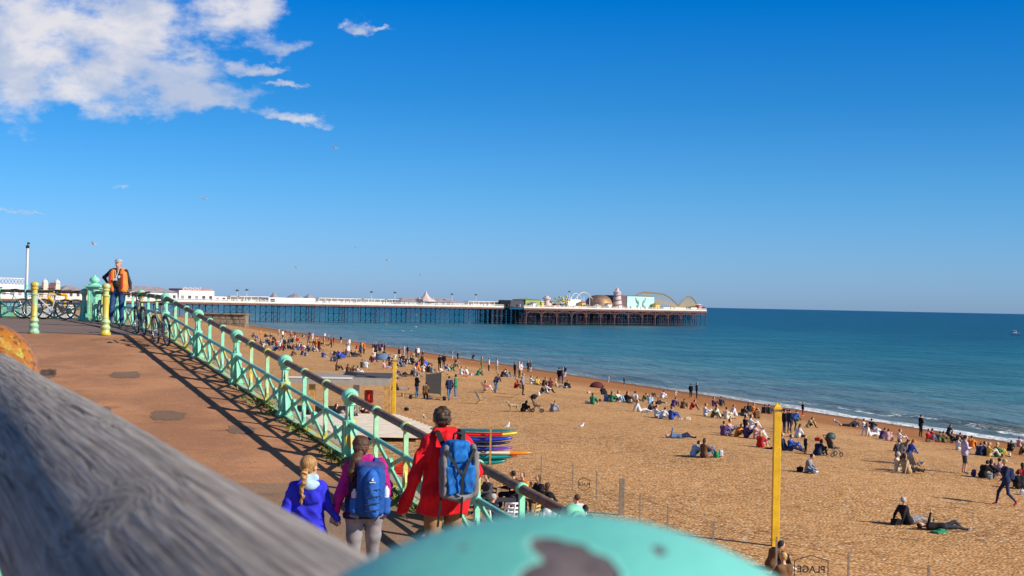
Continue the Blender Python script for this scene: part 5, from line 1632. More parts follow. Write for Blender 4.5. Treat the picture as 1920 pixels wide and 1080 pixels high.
P = [rbx((-.138, -.29, 1.16), (.028, .080, .18), 0, 0.02, 0.025, rotx(0.06)), rbx((.182, -.29, 1.18), (.034, .085, .20), 0, 0.02, 0.025, rotx(0.06)), ('c', (-.14, -.31, 1.0), (.02, -.345, 0.955), 0.040, 0.034, 0), ('c', (.18, -.31, 1.0), (.02, -.345, 0.955), 0.040, 0.034, 0),
     ('c', (-.12, -.345, 1.42), (-.15, -.34, 1.30), 0.032, 0.028, 0), ('c', (.16, -.345, 1.42), (.19, -.34, 1.28), 0.032, 0.028, 0)]
fig_obj('side_panel', sdf_mesh('bag_sides', P, 0.010, 0.02, 1, wr=(0.006, 40, 5)), [GREYC], bp)
P = [rbx((-.068, -.355, 1.13), (.062, .032, .135), 0, 0.01, 0.03, roty(-0.12)), rbx((.108, -.355, 1.13), (.062, .032, .135), 0, 0.01, 0.03, roty(0.12)), rbx((0.02, -.352, 1.375), (.085, .03, .10), 0, 0.01, 0.03)]
fig_obj('front_pocket', sdf_mesh('bag_front', P, 0.010, 0.015, 1, wr=(0.016, 46, 8)), [BLUE], bp)
for a, b in (((-.13, -.375, 1.40), (.02, -.42, 1.17)), ((.17, -.375, 1.40), (.02, -.42, 1.17)), ((.02, -.425, 1.19), (.02, -.40, 1.0))):
    MB().bar(a, b, 0.028, 0.010, upv=(0, -1, 0.1)).build('strap', BLK, bp)
for x0, x1, z1 in ((.02, .035, .78), (-.17, -.185, .70)):
    MB().bar((x0, -.405 if x0 > 0 else -.32, 0.98), (x1, -.30 if x0 > 0 else -.235, z1), 0.022, 0.008, upv=(0, 1, 0.1)).build('strap', BLK, bp)
MB().tube([(.05, -.23, 1.47), (.06, -.28, 1.53), (.02, -.28, 1.545), (-.02, -.28, 1.53), (-.01, -.23, 1.47)], 0.012, 8).build('grab_loop', BLK, bp)
for sx in (-1, 1):
    mb = MB()
    pts = [(sx * .10, -.20, 1.42), (sx * .13, -.10, 1.535), (sx * .135, .02, 1.54), (sx * .14, .15, 1.40), (sx * .16, .17, 1.20)]
    for a, b in zip(pts[:-1], pts[1:]): mb.bar(a, b, 0.05, 0.014, upv=(0.3 * sx, 0.2, 1))
    mb.build('shoulder_strap', BLK, bp)

# --- woman in the magenta jacket
JW = dict(shR=(.165, 0, 1.42), elR=(.235, -.04, 1.13), wrR=(.21, .08, .90), shL=(-.165, 0, 1.42), elL=(-.255, -.03, 1.15), wrL=(-.305, .05, .93), hiR=(.10, 0, .90), knR=(.10, .05, .49), anR=(.095, -.06, .10), toR=(.11, .08, .05),
          hiL=(-.10, 0, .90), knL=(-.10, .02, .49), anL=(-.10, -.14, .11), toL=(-.11, -.01, .05), neck=(-.02, .01, 1.47), head=(-.04, .03, 1.625))
wom = walker_root(692, 14.04, 1.63, 'woman seen from behind in a magenta and dark purple jacket with grey jeans', RDA * 0.5)
P = core(JW, thick=0.98)
at_ = head_detail(P, (-.05, .03, 1.625), (-0.12, 1, -0.03), (0, 0, 1), hair_k=1.06)
P += hand(JW['wrL'], (-0.25, 0.15, -1), (0.4, -0.9, 0), (0.5, 0.8, 0), 0.9) + hand(JW['wrR'], (-0.05, 0.3, -1), (-0.9, 0.2, 0), (0, 1, 0), 0.6)
JEAN = cloth('grey_jeans', (0.26, 0.235, 0.24)); MAG = cloth('magenta_jacket', (0.42, 0.008, 0.20)); PURP = cloth('dark_purple_panel', (0.035, 0.012, 0.055)); PURM = cloth('plum_sleeve', (0.24, 0.012, 0.15))
fig_obj('hair', sdf_mesh('woman_hair', [('e', (-.05, .01, 1.665), (0.092, 0.105, 0.092), 0), ('e', (-.055, -.035, 1.62), (0.082, 0.065, 0.08), 0)], 0.007, 0.02, 1, wr=(0.010, 80, 5)), [H_BR], wom)
me = sdf_mesh('woman_body', P, VOX, 0.03, wr=(0.0045, 34, 2))
fig_obj('body', me, [SKIN, MAG, JEAN, H_BR, cm('q'), JEAN, MAG], wom)
P = jacket(JW, 0.90, 1.12, mat_arm=1, mat_body=2, arm=1.25, flare=0.01, cuff=0.01)
P += [('c', (-.13, -.02, 1.44), (.13, -.02, 1.44), 0.085, 0.085, 1, 0.03), ('c', (-.05, .0, 1.50), (.05, .0, 1.50), 0.062, 0.062, 1, 0.02), ('c', (-.15, -.03, 1.36), (-.13, -.03, 1.15), 0.06, 0.05, 1, 0.02), ('c', (.15, -.03, 1.36), (.13, -.03, 1.2), 0.06, 0.05, 1, 0.02)]
fig_obj('jacket', sdf_mesh('woman_jacket', P, 0.011, 0.025, 3, wr=(0.022, 28, 6), cut=lambda X: 0.885 - X[..., 2]), [MAG, MAG, PURP], wom)
P = [('c', (-.06, -.065, 1.59), (-.11, -.11, 1.50), 0.036, 0.066, 0), ('c', (-.11, -.11, 1.50), (-.145, -.12, 1.38), 0.068, 0.055, 0), ('c', (-.145, -.12, 1.38), (-.15, -.10, 1.28), 0.052, 0.020, 0)]
fig_obj('ponytail', sdf_mesh('pony', P, 0.009, 0.02, 1, wr=(0.007, 50, 2)), [H_BR], wom)
bw = pack_root(wom, 'dark blue hiking rucksack with side bottle pockets on the woman in magenta', 0, 0, 0)
P = [rbx((0.035, -.245, 1.19), (0.150, 0.095, 0.265), 0, 0.03, 0.075)]
fig_obj('main_compartment', sdf_mesh('wbag', P, 0.011, 0.03, 1, wr=(0.010, 36, 9)), [NAVY], bw)
P = [('c', (0.035, -.325, 1.36), (0.035, -.335, 1.24), 0.075, 0.085, 0), ('c', (0.035, -.335, 1.20), (0.055, -.325, 1.0), 0.080, 0.075, 0, 0.01)]
fig_obj('front_panel', sdf_mesh('wbagf', P, 0.010, 0.015, 1, wr=(0.012, 44, 8)), [NAVY2], bw)
for sx, bz in ((-1, 1.13), (1, 1.16)):
    P = [('c', (0.035 + sx * .165, -.23, 1.10), (0.035 + sx * .165, -.235, 0.995), 0.052, 0.050, 0)]
    fig_obj('side_pocket', sdf_mesh('pock', P, 0.010, 0.015, 1, wr=(0.005, 40, 4 + sx)), [NAVY2], bw)
    c = Vector((0.035 + sx * .165, -.235, bz))
    b_ = MB().lathe([(0.030, -0.14), (0.033, -0.12), (0.033, 0.055), (0.016, 0.075), (0.016, 0.09)], c, 14).build('bottle', mat('clear_bottle', (0.55, 0.60, 0.62), rough=0.15), bw, smooth=True, auto=50)
    MB().lathe([(0.0345, -0.005), (0.0345, 0.045)], c, 14).build('bottle_label', mat('label_pink' if sx < 0 else 'label_blue', (0.70, 0.45, 0.52) if sx < 0 else (0.55, 0.68, 0.75)), b_, smooth=True, auto=50)
fig_obj('rolled_collar', sdf_mesh('hood', [('c', (-.07, -.17, 1.455), (.14, -.19, 1.445), 0.050, 0.055, 0), ('c', (-.02, -.23, 1.42), (.10, -.23, 1.42), 0.045, 0.045, 0)], 0.010, 0.02, 1, wr=(0.008, 34, 7)), [cloth('slate_purple_cloth', (0.06, 0.05, 0.17))], bw)
mb = MB(); zz = 1.325
mb.prism([(0.022, -.424, zz), (0.052, -.424, zz), (0.040, -.424, zz + 0.012), (0.046, -.424, zz + 0.034), (0.028, -.424, zz + 0.020)], (0, 0, 0), (0, 0.02, 0))
for k in range(6): mb.box((0.008 + k * 0.0105, -.422, zz - 0.016), (0.0075, 0.012, 0.010))
mb.build('printed_mark', WHT, bw)
for z in (1.22, 1.15, 1.08, 1.01):
    MB().bar((-.04, -.412, z), (.115, -.412, z + 0.015), 0.008, 0.006, upv=(0, 1, 0)).build('lacing_cord', BLK, bw)
for sx in (-1, 1):
    mb = MB()
    pts = [(sx * .09, -.18, 1.42), (sx * .115, -.08, 1.51), (sx * .12, .02, 1.51), (sx * .125, .11, 1.38), (sx * .15, .12, 1.20), (sx * .19, .0, 1.06), (sx * .17, -.16, 0.98)]
    for a, b in zip(pts[:-1], pts[1:]): mb.bar(a, b, 0.05, 0.013, upv=(0.3 * sx, 0.2, 1))
    mb.build('shoulder_strap', NAVY, bw)

# --- girl in blue
JG = dict(shR=(.155, 0, 1.37), elR=(.25, -.02, 1.14), wrR=(.335, .04, 1.01), shL=(-.155, 0, 1.37), elL=(-.25, -.05, 1.11), wrL=(-.30, .02, .88), hiR=(.09, 0, .88), knR=(.10, .06, .48), anR=(.10, -.02, .10), toR=(.11, .12, .05),
          hiL=(-.09, 0, .88), knL=(-.10, .0, .48), anL=(-.10, -.14, .12), toL=(-.11, -.02, .05), neck=(0, .01, 1.43), head=(0.01, .03, 1.60))
girl = walker_root(586, 13.95, 1.45, 'young girl with a blonde plait in a vivid blue jacket holding the woman\'s hand', RDA * 0.3)
P = core(JG, 1.2, thick=0.95)
head_detail(P, (0.01, .03, 1.60), (0.55, 0.85, -0.03), (0, 0, 1), s=1.18, hair_k=1.02)
P += hand(JG['wrR'], (0.35, 0.1, -0.75), (-0.4, -0.9, 0), (-0.4, 0.9, 0), 1.0, s=0.9) + hand(JG['wrL'], (-0.1, 0.3, -1), (0.9, 0.2, 0), (0, 1, 0), 0.6, s=0.9)
BJ = cloth('royal_blue_jacket', (0.028, 0.030, 0.60)); LBL = cloth('pale_blue_fleece', (0.45, 0.62, 0.72))
fig_obj('body', sdf_mesh('girl_body', P, VOX, 0.03, wr=(0.004, 30, 12)), [SKIN, BJ, cloth('dark_leggings', (0.03, 0.03, 0.05)), H_BL, cm('q'), MATS['dark_leggings'], BJ], girl)
P = jacket(JG, 0.80, 1.12, arm=1.3, flare=0.03, cuff=0.02)
P += [('e', (0.03, -.125, 1.285), (0.125, 0.055, 0.115), 1, 0.012), ('c', (-.06, -.12, 1.36), (.12, -.12, 1.36), 0.045, 0.045, 1, 0.01), ('c', (-.07, -.03, 1.44), (.08, -.03, 1.44), 0.05, 0.05, 1, 0.02)]
fig_obj('jacket', sdf_mesh('girl_jacket', P, 0.011, 0.03, wr=(0.024, 24, 14), cut=lambda X: 0.77 - X[..., 2]), [BJ, BJ], girl)
P = [('e', (0.03, -.115, 1.415), (0.110, 0.065, 0.060), 0), ('e', (0.03, -.145, 1.385), (0.075, 0.035, 0.04), 0), ('c', (-.05, -.03, 1.48), (.08, -.03, 1.48), 0.05, 0.05, 0)]
fig_obj('hood_lining', sdf_mesh('girl_hood', P, 0.010, 0.02, 1, wr=(0.006, 30, 3)), [LBL], girl)
P = []
for k in range(6):
    P.append(('e', (-.055 + 0.012 * math.sin(k * 1.9) - k * 0.004, -.165 + 0.01 * k * 0.5 - (0.02 if k < 2 else 0.0), 1.50 - k * 0.056), (0.040 - k * 0.003, 0.034, 0.040), 0, 0.012))
P.append(('c', (-.03, -.115, 1.575), (-.055, -.16, 1.50), 0.04, 0.04, 0))
fig_obj('plait', sdf_mesh('plait', P, 0.008, 0.01, 1, wr=(0.013, 65, 2)), [H_BL], girl)
MB().torus((-.048, -.158, 1.545), 0.032, 0.013, (0.3, 0.8, 1)).build('hair_bobble', mat('bobble_orange', (0.75, 0.32, 0.12)), girl, smooth=True)

# --- man in the orange vest leaning by the railing
JV = dict(shR=(.20, 0, 1.44), elR=(.44, -.10, 1.28), wrR=(.36, -.22, 1.08), shL=(-.20, 0, 1.44), elL=(-.30, -.03, 1.15), wrL=(-.36, .05, .93), hiR=(.10, 0, .92), knR=(.15, .06, .50), anR=(.19, .02, .10), toR=(.22, .14, .05),
          hiL=(-.10, 0, .92), knL=(-.10, .02, .49), anL=(-.09, -.04, .10), toL=(-.10, .09, .05), neck=(0, .01, 1.49), head=(0, .03, 1.635))
vman = empty('person', Vector(((222 - 960) / FPX * 38.7, 38.7, walk_z(38.7))), math.radians(172)); vman.scale = (1.045,) * 3
tag(vman, 'man in an open orange hi-vis vest and grey cap leaning by the railing', 'person')
P = core(JV, thick=1.16)
head_detail(P, (0, .03, 1.635), (0.02, 1, -0.03), (0, 0, 1))
P += [('e', (0, .06, 1.12), (0.13, 0.12, 0.15), 1)]
P += hand(JV['wrL'], (-0.2, 0.2, -1), (0.9, 0.2, 0), (0, 1, 0), 0.7) + hand(JV['wrR'], (-0.3, -0.5, -0.6), (-0.5, 0.6, 0), (0, 0, 1), 0.7)
DJ = cloth('dark_denim', (0.03, 0.075, 0.20)); BSW = cloth('charcoal_sweater', (0.035, 0.032, 0.035))
fig_obj('body', sdf_mesh('vest_man', P, 0.0125, 0.03, wr=(0.005, 26, 1)), [SKIN, BSW, DJ, hm('g'), cloth('dark_green_shoes', (0.02, 0.06, 0.03)), DJ, BSW], vman)
ORG = mat('orange_hi_vis', (0.85, 0.22, 0.02), rough=0.6, var=0.08)
P = []
for s_ in (-1, 1):
    P += [('c', (s_ * .135, .02, .98), (s_ * .125, .02, 1.36), 0.146, 0.125, 1), ('c', (s_ * .130, .01, 1.38), (s_ * .10, .0, 1.475), 0.105, 0.082, 1)]
P += [('c', (-.1, -.07, 1.0), (-.1, -.05, 1.4), 0.12, 0.11, 1), ('c', (.1, -.07, 1.0), (.1, -.05, 1.4), 0.12, 0.11, 1)]
def vcut(X):
    front = (0.070 + 0.02 * np.cos(X[..., 2] * 8)) - np.abs(X[..., 0]); front = np.where(X[..., 1] > 0.0, front, -1)
    return np.maximum(np.maximum(0.90 - X[..., 2], front), X[..., 2] - 1.53)
fig_obj('hi_vis_vest', sdf_mesh('vest', P, 0.0125, 0.03, wr=(0.006, 26, 4), cut=vcut), [ORG, ORG], vman)
for s_ in (-1, 1):
    MB().bar((s_ * .175, .175, 1.0), (s_ * .155, .145, 1.38), 0.05, 0.012, upv=(0, 1, 0)).build('reflective_strip', mat('red_strip', (0.75, 0.06, 0.02)), vman)
mb = MB()
for s_ in (-1, 1): mb.bar((s_ * .05, .10, 1.47), (0.0, .155, 1.27), 0.016, 0.006, upv=(0, 1, 0))
mb.build('lanyard', WHT, vman)
MB().box((0.01, .185, 1.235), (0.10, 0.012, 0.065)).build('badge', WHT, vman)
MB().lathe([(0.0, 0), (0.036, 0.001), (0.036, 0.01)], (-.075, .145, 1.30), 14, axis=(0, 1, 0.1)).build('round_badge', WHT, vman)
mb = MB(); mb.ball((0, .02, 1.70), (0.095, 0.108, 0.072), 20, 10); mb.lathe([(0.096, 0), (0.10, 0.012)], (0, .02, 1.685), 20); mb.prism([(-.07, .10, 1.69), (.07, .10, 1.69), (.055, .175, 1.672), (-.055, .175, 1.672)], (0, 0, 0), (0, 0, 0.01))
mb.build('cap', mat('grey_cap', (0.42, 0.38, 0.40), rough=0.9), vman, smooth=True, auto=50)
# ------------------------------------------------------------------ bicycles, lamp pole and things on the terrace
RUB = mat('tyre_rubber', (0.02, 0.02, 0.022), rough=0.8); STL = mat('bright_steel', (0.55, 0.55, 0.56), rough=0.3, metal=0.8); SAD = mat('black_saddle', (0.02, 0.02, 0.02), rough=0.6)
def bicycle(label, framecol, loc, rz, lean=0.0, fname='bike', tyre=None):
    o = empty('bicycle', loc, rz); o.rotation_euler = (lean, 0, rz); tag(o, label, 'bicycle', 'bicycles parked against the railings')
    FM = mat('frame_' + fname, framecol, rough=0.35)
    R_ = 0.335
    for x in (-0.52, 0.52):
        w = MB().torus((x, 0, R_), R_ - 0.02, 0.02, (0, 1, 0), 36, 8).build('wheel', tyre or RUB, o, smooth=True)
        MB().torus((x, 0, R_), R_ - 0.045, 0.009, (0, 1, 0), 36, 6).build('rim', STL, w, smooth=True)
        sp = MB()
        for k in range(16):
            a = k * math.pi / 8
            sp.tube([(x, 0.02 * (-1) ** k, R_), (x + (R_ - 0.05) * math.cos(a), 0, R_ + (R_ - 0.05) * math.sin(a))], 0.0035, 4, False)
        sp.tube([(x, -0.04, R_), (x, 0.04, R_)], 0.02, 8)
        sp.build('spokes', STL, w)
    BB, ST, HT, HB = (-0.08, 0, 0.30), (-0.22, 0, 0.80), (0.34, 0, 0.84), (0.37, 0, 0.72)
    f = MB()
    for a, b, r_ in ((BB, ST, 0.017), (ST, HT, 0.016), (BB, HB, 0.019), (HT, HB, 0.020)): f.tube([a, b], r_ * (2.4 if fname == 'orange' else 1.0), 8)
    for s_ in (-1, 1):
        f.tube([BB, (-0.52, s_ * 0.05, R_)], 0.010, 6); f.tube([(-0.215, 0, 0.76), (-0.52, s_ * 0.05, R_)], 0.009, 6)
        f.tube([(0.375, s_ * 0.03, 0.70), (0.44, s_ * 0.045, 0.5), (0.52, s_ * 0.05, R_)], 0.011, 6)
    f.build('frame', FM, o)
    MB().tube([(-0.22, 0, 0.80), (-0.25, 0, 0.93)], 0.012, 8).build('seat_post', STL, o)
    s = MB(); s.ball((-0.27, 0, 0.955), (0.13, 0.065, 0.03), 14, 8); s.ball((-0.17, 0, 0.955), (0.08, 0.03, 0.022), 10, 6); s.build('saddle', SAD, o, smooth=True)
    h = MB(); h.tube([(0.34, 0, 0.84), (0.33, 0, 0.98), (0.38, 0, 1.0)], 0.013, 8); h.tube([(0.30, -0.29, 1.01), (0.38, -0.12, 1.0), (0.38, 0.12, 1.0), (0.30, 0.29, 1.01)], 0.012, 8)
    for s_ in (-1, 1): h.tube([(0.28, s_ * 0.33, 1.01), (0.32, s_ * 0.22, 1.01)], 0.019, 8)
    h.build('handlebar', SAD, o)
    c = MB(); c.lathe([(0.09, -0.006), (0.09, 0.006)], BB, 20, axis=(0, 1, 0)); c.bar(BB, (-0.08 + 0.12, 0.05, 0.20), 0.012, 0.02); c.bar(BB, (-0.08 - 0.12, -0.05, 0.40), 0.012, 0.02)
    c.box((0.05, 0.10, 0.20), (0.09, 0.08, 0.02)); c.box((-0.21, -0.10, 0.40), (0.09, 0.08, 0.02)); c.build('crank', STL, o)
    for x in (-0.52, 0.52):
        m_ = MB()
        pts = [(x + (R_ + 0.02) * math.cos(a), 0, R_ + (R_ + 0.02) * math.sin(a)) for a in np.linspace(math.radians(50), math.radians(185), 9)]
        for a, b in zip(pts[:-1], pts[1:]): m_.bar(a, b, 0.05, 0.02 if fname == 'orange' else 0.004)
        m_.build('mudguard', SAD if fname != 'orange' else FM, o)
    return o
def on_terr(px, Y, off=0.0): return Vector(((px - 960) / FPX * Y, Y, walk_z(Y)))
bicycle('white framed bicycle side on against the far railing left of the pier post', (0.62, 0.62, 0.64), on_terr(93, 46.45), math.radians(187), fname='white')
bicycle('orange yellow bicycle partly hidden behind the white framed one', (0.85, 0.42, 0.02), on_terr(113, 46.85), math.radians(186), fname='orange', tyre=RUB)
bicycle('dark teal bicycle cut by the left edge of the picture', (0.04, 0.22, 0.20), on_terr(14, 47.1), math.radians(182), fname='teal')
bicycle('black bicycle seen end on beside the big teal corner pier', (0.03, 0.03, 0.035), on_terr(190, 44.6), math.radians(98), 0.06, fname='black')
pa = Vector((rail_x(32.3) - 0.42, 32.3, walk_z(32.3)))
bicycle('grey bicycle leaning on the ramp railing at the top, further from the bollards', (0.20, 0.20, 0.22), pa, math.radians(90 + 27), -0.10, fname='grey')
pb = Vector((-9.0, 34.6, walk_z(34.6)))
bicycle('dark bicycle leaning on the railing just behind the grey bicycle', (0.05, 0.06, 0.07), pb, math.radians(90 + 24), -0.08, fname='dark')
# slim pole with a gull finial
c = on_terr(50, 49.6)
o = empty('pole', c); tag(o, 'slim pole, white above and teal below, rising beside the parked bicycles', 'pole'); O = tuple(c)
MB().lathe([(0.10, 0), (0.09, 0.06), (0.06, 0.1), (0.055, 1.15)], c, 12).build('base', TEAL, o, smooth=True, origin=O, auto=40)
MB().lathe([(0.045, 1.15), (0.04, 2.35), (0.05, 2.36), (0.05, 2.4)], c, 12).build('shaft', PW, o, smooth=True, origin=O, auto=40)
mb = MB(); mb.box(c + Vector((0, 0, 2.46)), (0.10, 0.08, 0.10)); mb.box(c + Vector((0.03, 0, 2.58)), (0.08, 0.05, 0.06)); mb.tube([c + Vector((0, 0, 2.4)), c + Vector((0, 0, 2.62))], 0.015, 6); mb.build('sensor', SAD, o, origin=O)
# things on the lower road beyond the far railing
ORG2 = mat('barrier_orange', (0.85, 0.40, 0.04), rough=0.6)
def boxthing(name, c, d, m, label, cat, rz=0.0):
    mb = MB(); mb.box((0, 0, d[2] / 2), d); mb.box((0, 0, d[2] + 0.03), (d[0] * 1.06, d[1] * 1.06, 0.06)); o = mb.build(name, m, None, bevel=0.03)
    o.location = c; o.rotation_euler = (0, 0, rz); tag(o, label, cat); return o
boxthing('container', on_terr(88, 48.0) , (1.7, 0.5, 0.42), PW, 'white low box standing behind the white framed bicycle', 'box')
o = boxthing('feed_bin', on_terr(28, 48.9), (1.2, 0.4, 0.36), TEAL, 'low teal bin behind the dark teal bicycle', 'bin')

# ------------------------------------------------------------------ things on the beach
YEL = mat('yellow_pole_paint', (0.78, 0.46, 0.012), rough=0.5, var=0.16, scale=3, col2=(0.42, 0.22, 0.03), c2lo=0.62, c2hi=0.68, c2scale=9, bump=0.4, bscale=30)
def bg(px, py): return on_beach(px, py)
def yellow_pole(px, pyb, pyt, label, w=0.21):
    p = bg(px, pyb); z = -(pyt - hor(px)) * p.y / FPX - p.z
    o = empty('post', p); tag(o, label, 'post', 'yellow posts on the beach')
    mb = MB(); mb.box((0, 0, z * 0.5 - 0.2), (w, w, z + 0.05 - 0.4 + 0.6)); f = mb.build('shaft', YEL, o, bevel=0.012)
    cp = MB(); t = z + 0.02; cp.box((0, 0, t + 0.03), (w * 1.12, w * 1.12, 0.06)); h = w * 0.45
    b = len(cp.v); cp.v += [(-h, -h, t + 0.062), (h, -h, t + 0.062), (h, h, t + 0.062), (-h, h, t + 0.062), (0, 0, t + 0.2)]
    for fc in ((0, 1, 4), (1, 2, 4), (2, 3, 4), (3, 0, 4), (0, 3, 2, 1)): cp.f.append(tuple(b + i for i in fc)); cp.m.append(0)
    cp.build('cap', YEL, o); return o
yellow_pole(1453, 1024, 768, 'tall square yellow post standing alone on the pebbles')
yellow_pole(738, 779, 676, 'shorter yellow post beside the timber leg of the grey canopy')
# canopy
TIM = mat('raw_timber', (0.50, 0.27, 0.08), rough=0.8, var=0.3, scale=4); CGR = mat('canopy_grey', (0.34, 0.29, 0.235), rough=0.7, var=0.1); CDK = mat('canopy_dark', (0.075, 0.065, 0.065), rough=0.7)
D = 84.0
x0, x1 = (545 - 960) / FPX * D, (734 - 960) / FPX * D
zt = -(712 - 563.5) * D / FPX; zf = -(722.5 - 563.5) * D / FPX
o = empty('canopy', ((x0 + x1) / 2, D, -6.8)); O = tuple(o.location); tag(o, 'flat grey beach canopy on timber posts with a white front edge', 'canopy')
MB().box(((x0 + x1) / 2, D, (zt + zf) / 2), (x1 - x0, 0.12, zt - zf)).build('fascia', CGR, o, origin=O)
MB().box(((x0 + x1) / 2 - 1.1, D - 0.02, zt + 0.06), (x1 - x0 - 2.2, 0.14, 0.09)).build('white_edge', PW, o, origin=O)
mb = MB(); mb.box(((x0 + x1) / 2, D + 3.6, zt - 0.06), (x1 - x0 - 0.1, 6.9, 0.10)); mb.build('roof', CGR, o, origin=O)
mb = MB(); mb.prism([(x0 + 2.6, D + 5, zt), (x0 + 4.2, D + 3.0, zt), (x0 + 4.4, D + 3.0, zt + 0.10), (x0 + 2.9, D + 5.0, zt + 0.22)], (0, 0, 0), (2.0, -0.5, -0.1)); mb.box((x1 - 1.2, D + 4.5, zt + 0.02), (2.2, 4.5, 0.1))
mb.build('folded_sail', CDK, o, origin=O)
for px, m_, w in ((589, TIM, 0.36), (672, CGR, 0.34), (731, TIM, 0.36)):
    X = (px - 960) / FPX * (D + 0.3)
    MB().box((X, D + 0.35, (zf - 7.2) / 2), (w, 0.3, zf + 7.2)).build('leg', m_, o, origin=O)
# lifebuoy housing
p = bg(691, 776)
o = empty('lifebuoy_stand', p); O = tuple(p); tag(o, 'bright red lifebuoy housing on a post under the canopy', 'lifebuoy stand')
REDP = mat('red_plastic', (0.75, 0.03, 0.015), rough=0.4)
MB().box(p + Vector((0, 0.12, 0.6)), (0.10, 0.10, 1.5)).build('pole', CGR, o, origin=O)
me = sdf_mesh('buoy_case', [rbx((0, 0, 0), (0.27, 0.10, 0.40), 0, 0.02, 0.09), ('c', (0, -.10, 0.12), (0, -.10, -0.12), 0.14, 0.14, 0)], 0.02, 0.03, 1)
f = fig_obj('case', me, [REDP], o); f.location = (0, -0.05, 1.05)
MB().torus((0, -0.24, 1.05), 0.13, 0.02, (0, 1, 0), 20, 6).build('emblem_ring', mat('dark_red_print', (0.25, 0.02, 0.02)), o)
# pale boardwalk
mb = MB()
BW = mat('bleached_boards', (0.80, 0.67, 0.52), rough=0.85, var=0.14, scale=1.2)
random.seed(4)
y = 69.6
while y < 83.4:
    t = (y - 69.6) / 13.8
    stepi = int((y - 69.6) / 0.9)
    xr = (np.interp(stepi * 0.9 + 69.6, [69.6, 71.0, 74, 83.4], [796, 830, 822, 746]) - 960) / FPX * y
    xl = -13.5 - 0.2 * y / 10
    mb.box(((xl + xr) / 2, y + 0.072, -6.72 + random.uniform(-0.004, 0.004) + 0.06), (xr - xl, 0.138, 0.05)); y += 0.15
o = mb.build('boardwalk', BW); tag(o, 'pale bleached timber boardwalk with a stepped edge on the beach', 'boardwalk')
# kayaks
rk = bg(928, 893); DK = rk.y
def kz(py): return -(py - hor(920)) * DK / FPX
rack = empty('kayak_rack', rk); O = tuple(rk); tag(rack, 'wooden storage rack holding the stack of coloured kayaks', 'rack')
for px in (835, 926):
    X = (px - 960) / FPX * DK
    for dy_ in (-0.45, 0.45):
        MB().box((X, DK + dy_, (kz(803) + rk.z) / 2 - 0.1), (0.07, 0.07, kz(803) - rk.z + 0.25)).build('upright', TIM, rack, origin=O)
    for py in (811, 820, 829, 837.5, 845.5, 852, 862, 873):
        MB().box((X, DK, kz(py) - 0.035), (0.05, 0.84, 0.035)).build('crossbar', TIM, rack, origin=O)
def kayak(px0, px1, py, col, label, h=0.15, wid=0.62, tip=None, bow=0.10, nm='k'):
    X0, X1 = (px0 - 960) / FPX * DK, (px1 - 960) / FPX * DK
    N, K = 28, 14
    mb = MB(); c = ((X0 + X1) / 2, DK, kz(py))
    L_ = (X1 - X0)
    for i in range(N + 1):
        t = -1 + 2 * i / N
        wd = wid / 2 * max(0.03, (1 - abs(t) ** 3.4)) ** 0.6; hh = h * 0.68 * (0.50 + 0.50 * (1 - abs(t) ** 4)); zc = bow * abs(t) ** 2.5
        for k in range(K):
            a = 2 * math.pi * k / K
            mb.v.append((t * L_ / 2, wd * math.cos(a), zc + hh * math.sin(a) * (1 if math.sin(a) < 0 else 0.7)))
    for i in range(N):
        mb.mi = 1 if (tip is not None and i >= N * tip[1]) else 0
        for k in range(K):
            k2 = (k + 1) % K
            mb.f.append((i * K + k, i * K + k2, (i + 1) * K + k2, (i + 1) * K + k)); mb.m.append(mb.mi)
    m0 = mat('hull_' + nm, col, rough=0.3, var=0.06)
    o = empty('kayak', c); tag(o, label, 'kayak', 'kayaks and boards stacked on the rack')
    mb.build('hull', [m0, mat('tip_' + nm, tip[0], rough=0.3, var=0.06)] if tip else [m0, m0], o, smooth=True)
    ck = MB()
    for x_ in (-0.15, 0.2): ck.lathe([(0.17, 0.02), (0.18, 0.055), (0.15, 0.055)], (L_ * x_, 0, 0), 14)
    if h > 0.12: ck.build('cockpit_rim', RUB, o)
    return o
kayak(812, 970, 806.5, (0.015, 0.16, 0.17), 'dark teal board lying topmost on the rack', 0.09, 0.6, bow=0.02, nm='dteal')
kayak(822, 975, 814.5, (0.75, 0.015, 0.03), 'red kayak with a yellow tip, second from the top of the rack', 0.14, tip=((0.80, 0.62, 0.02), 0.80), nm='red')
kayak(820, 966, 823.5, (0.015, 0.05, 0.48), 'royal blue kayak under the red one', 0.16, nm='blue')
kayak(822, 962, 832, (0.012, 0.015, 0.06), 'near black navy kayak in the middle of the stack', 0.12, nm='navy')
kayak(830, 967, 840, (0.03, 0.06, 0.42), 'blue board with a purple end below the dark kayak', 0.12, tip=((0.16, 0.04, 0.42), 0.72), bow=0.05, nm='purple')
kayak(840, 1003, 847.5, (0.75, 0.66, 0.50), 'cream kayak with a long orange tip poking out furthest', 0.15, tip=((0.90, 0.24, 0.01), 0.74), bow=0.02, nm='cream')
kayak(828, 976, 855.5, (0.005, 0.30, 0.32), 'turquoise kayak with a pink tip near the bottom of the stack', 0.20, tip=((0.75, 0.25, 0.30), 0.92), nm='turq')
kayak(830, 956, 866.5, (0.005, 0.24, 0.22), 'green teal kayak lying lowest on the rack', 0.17, nm='green')

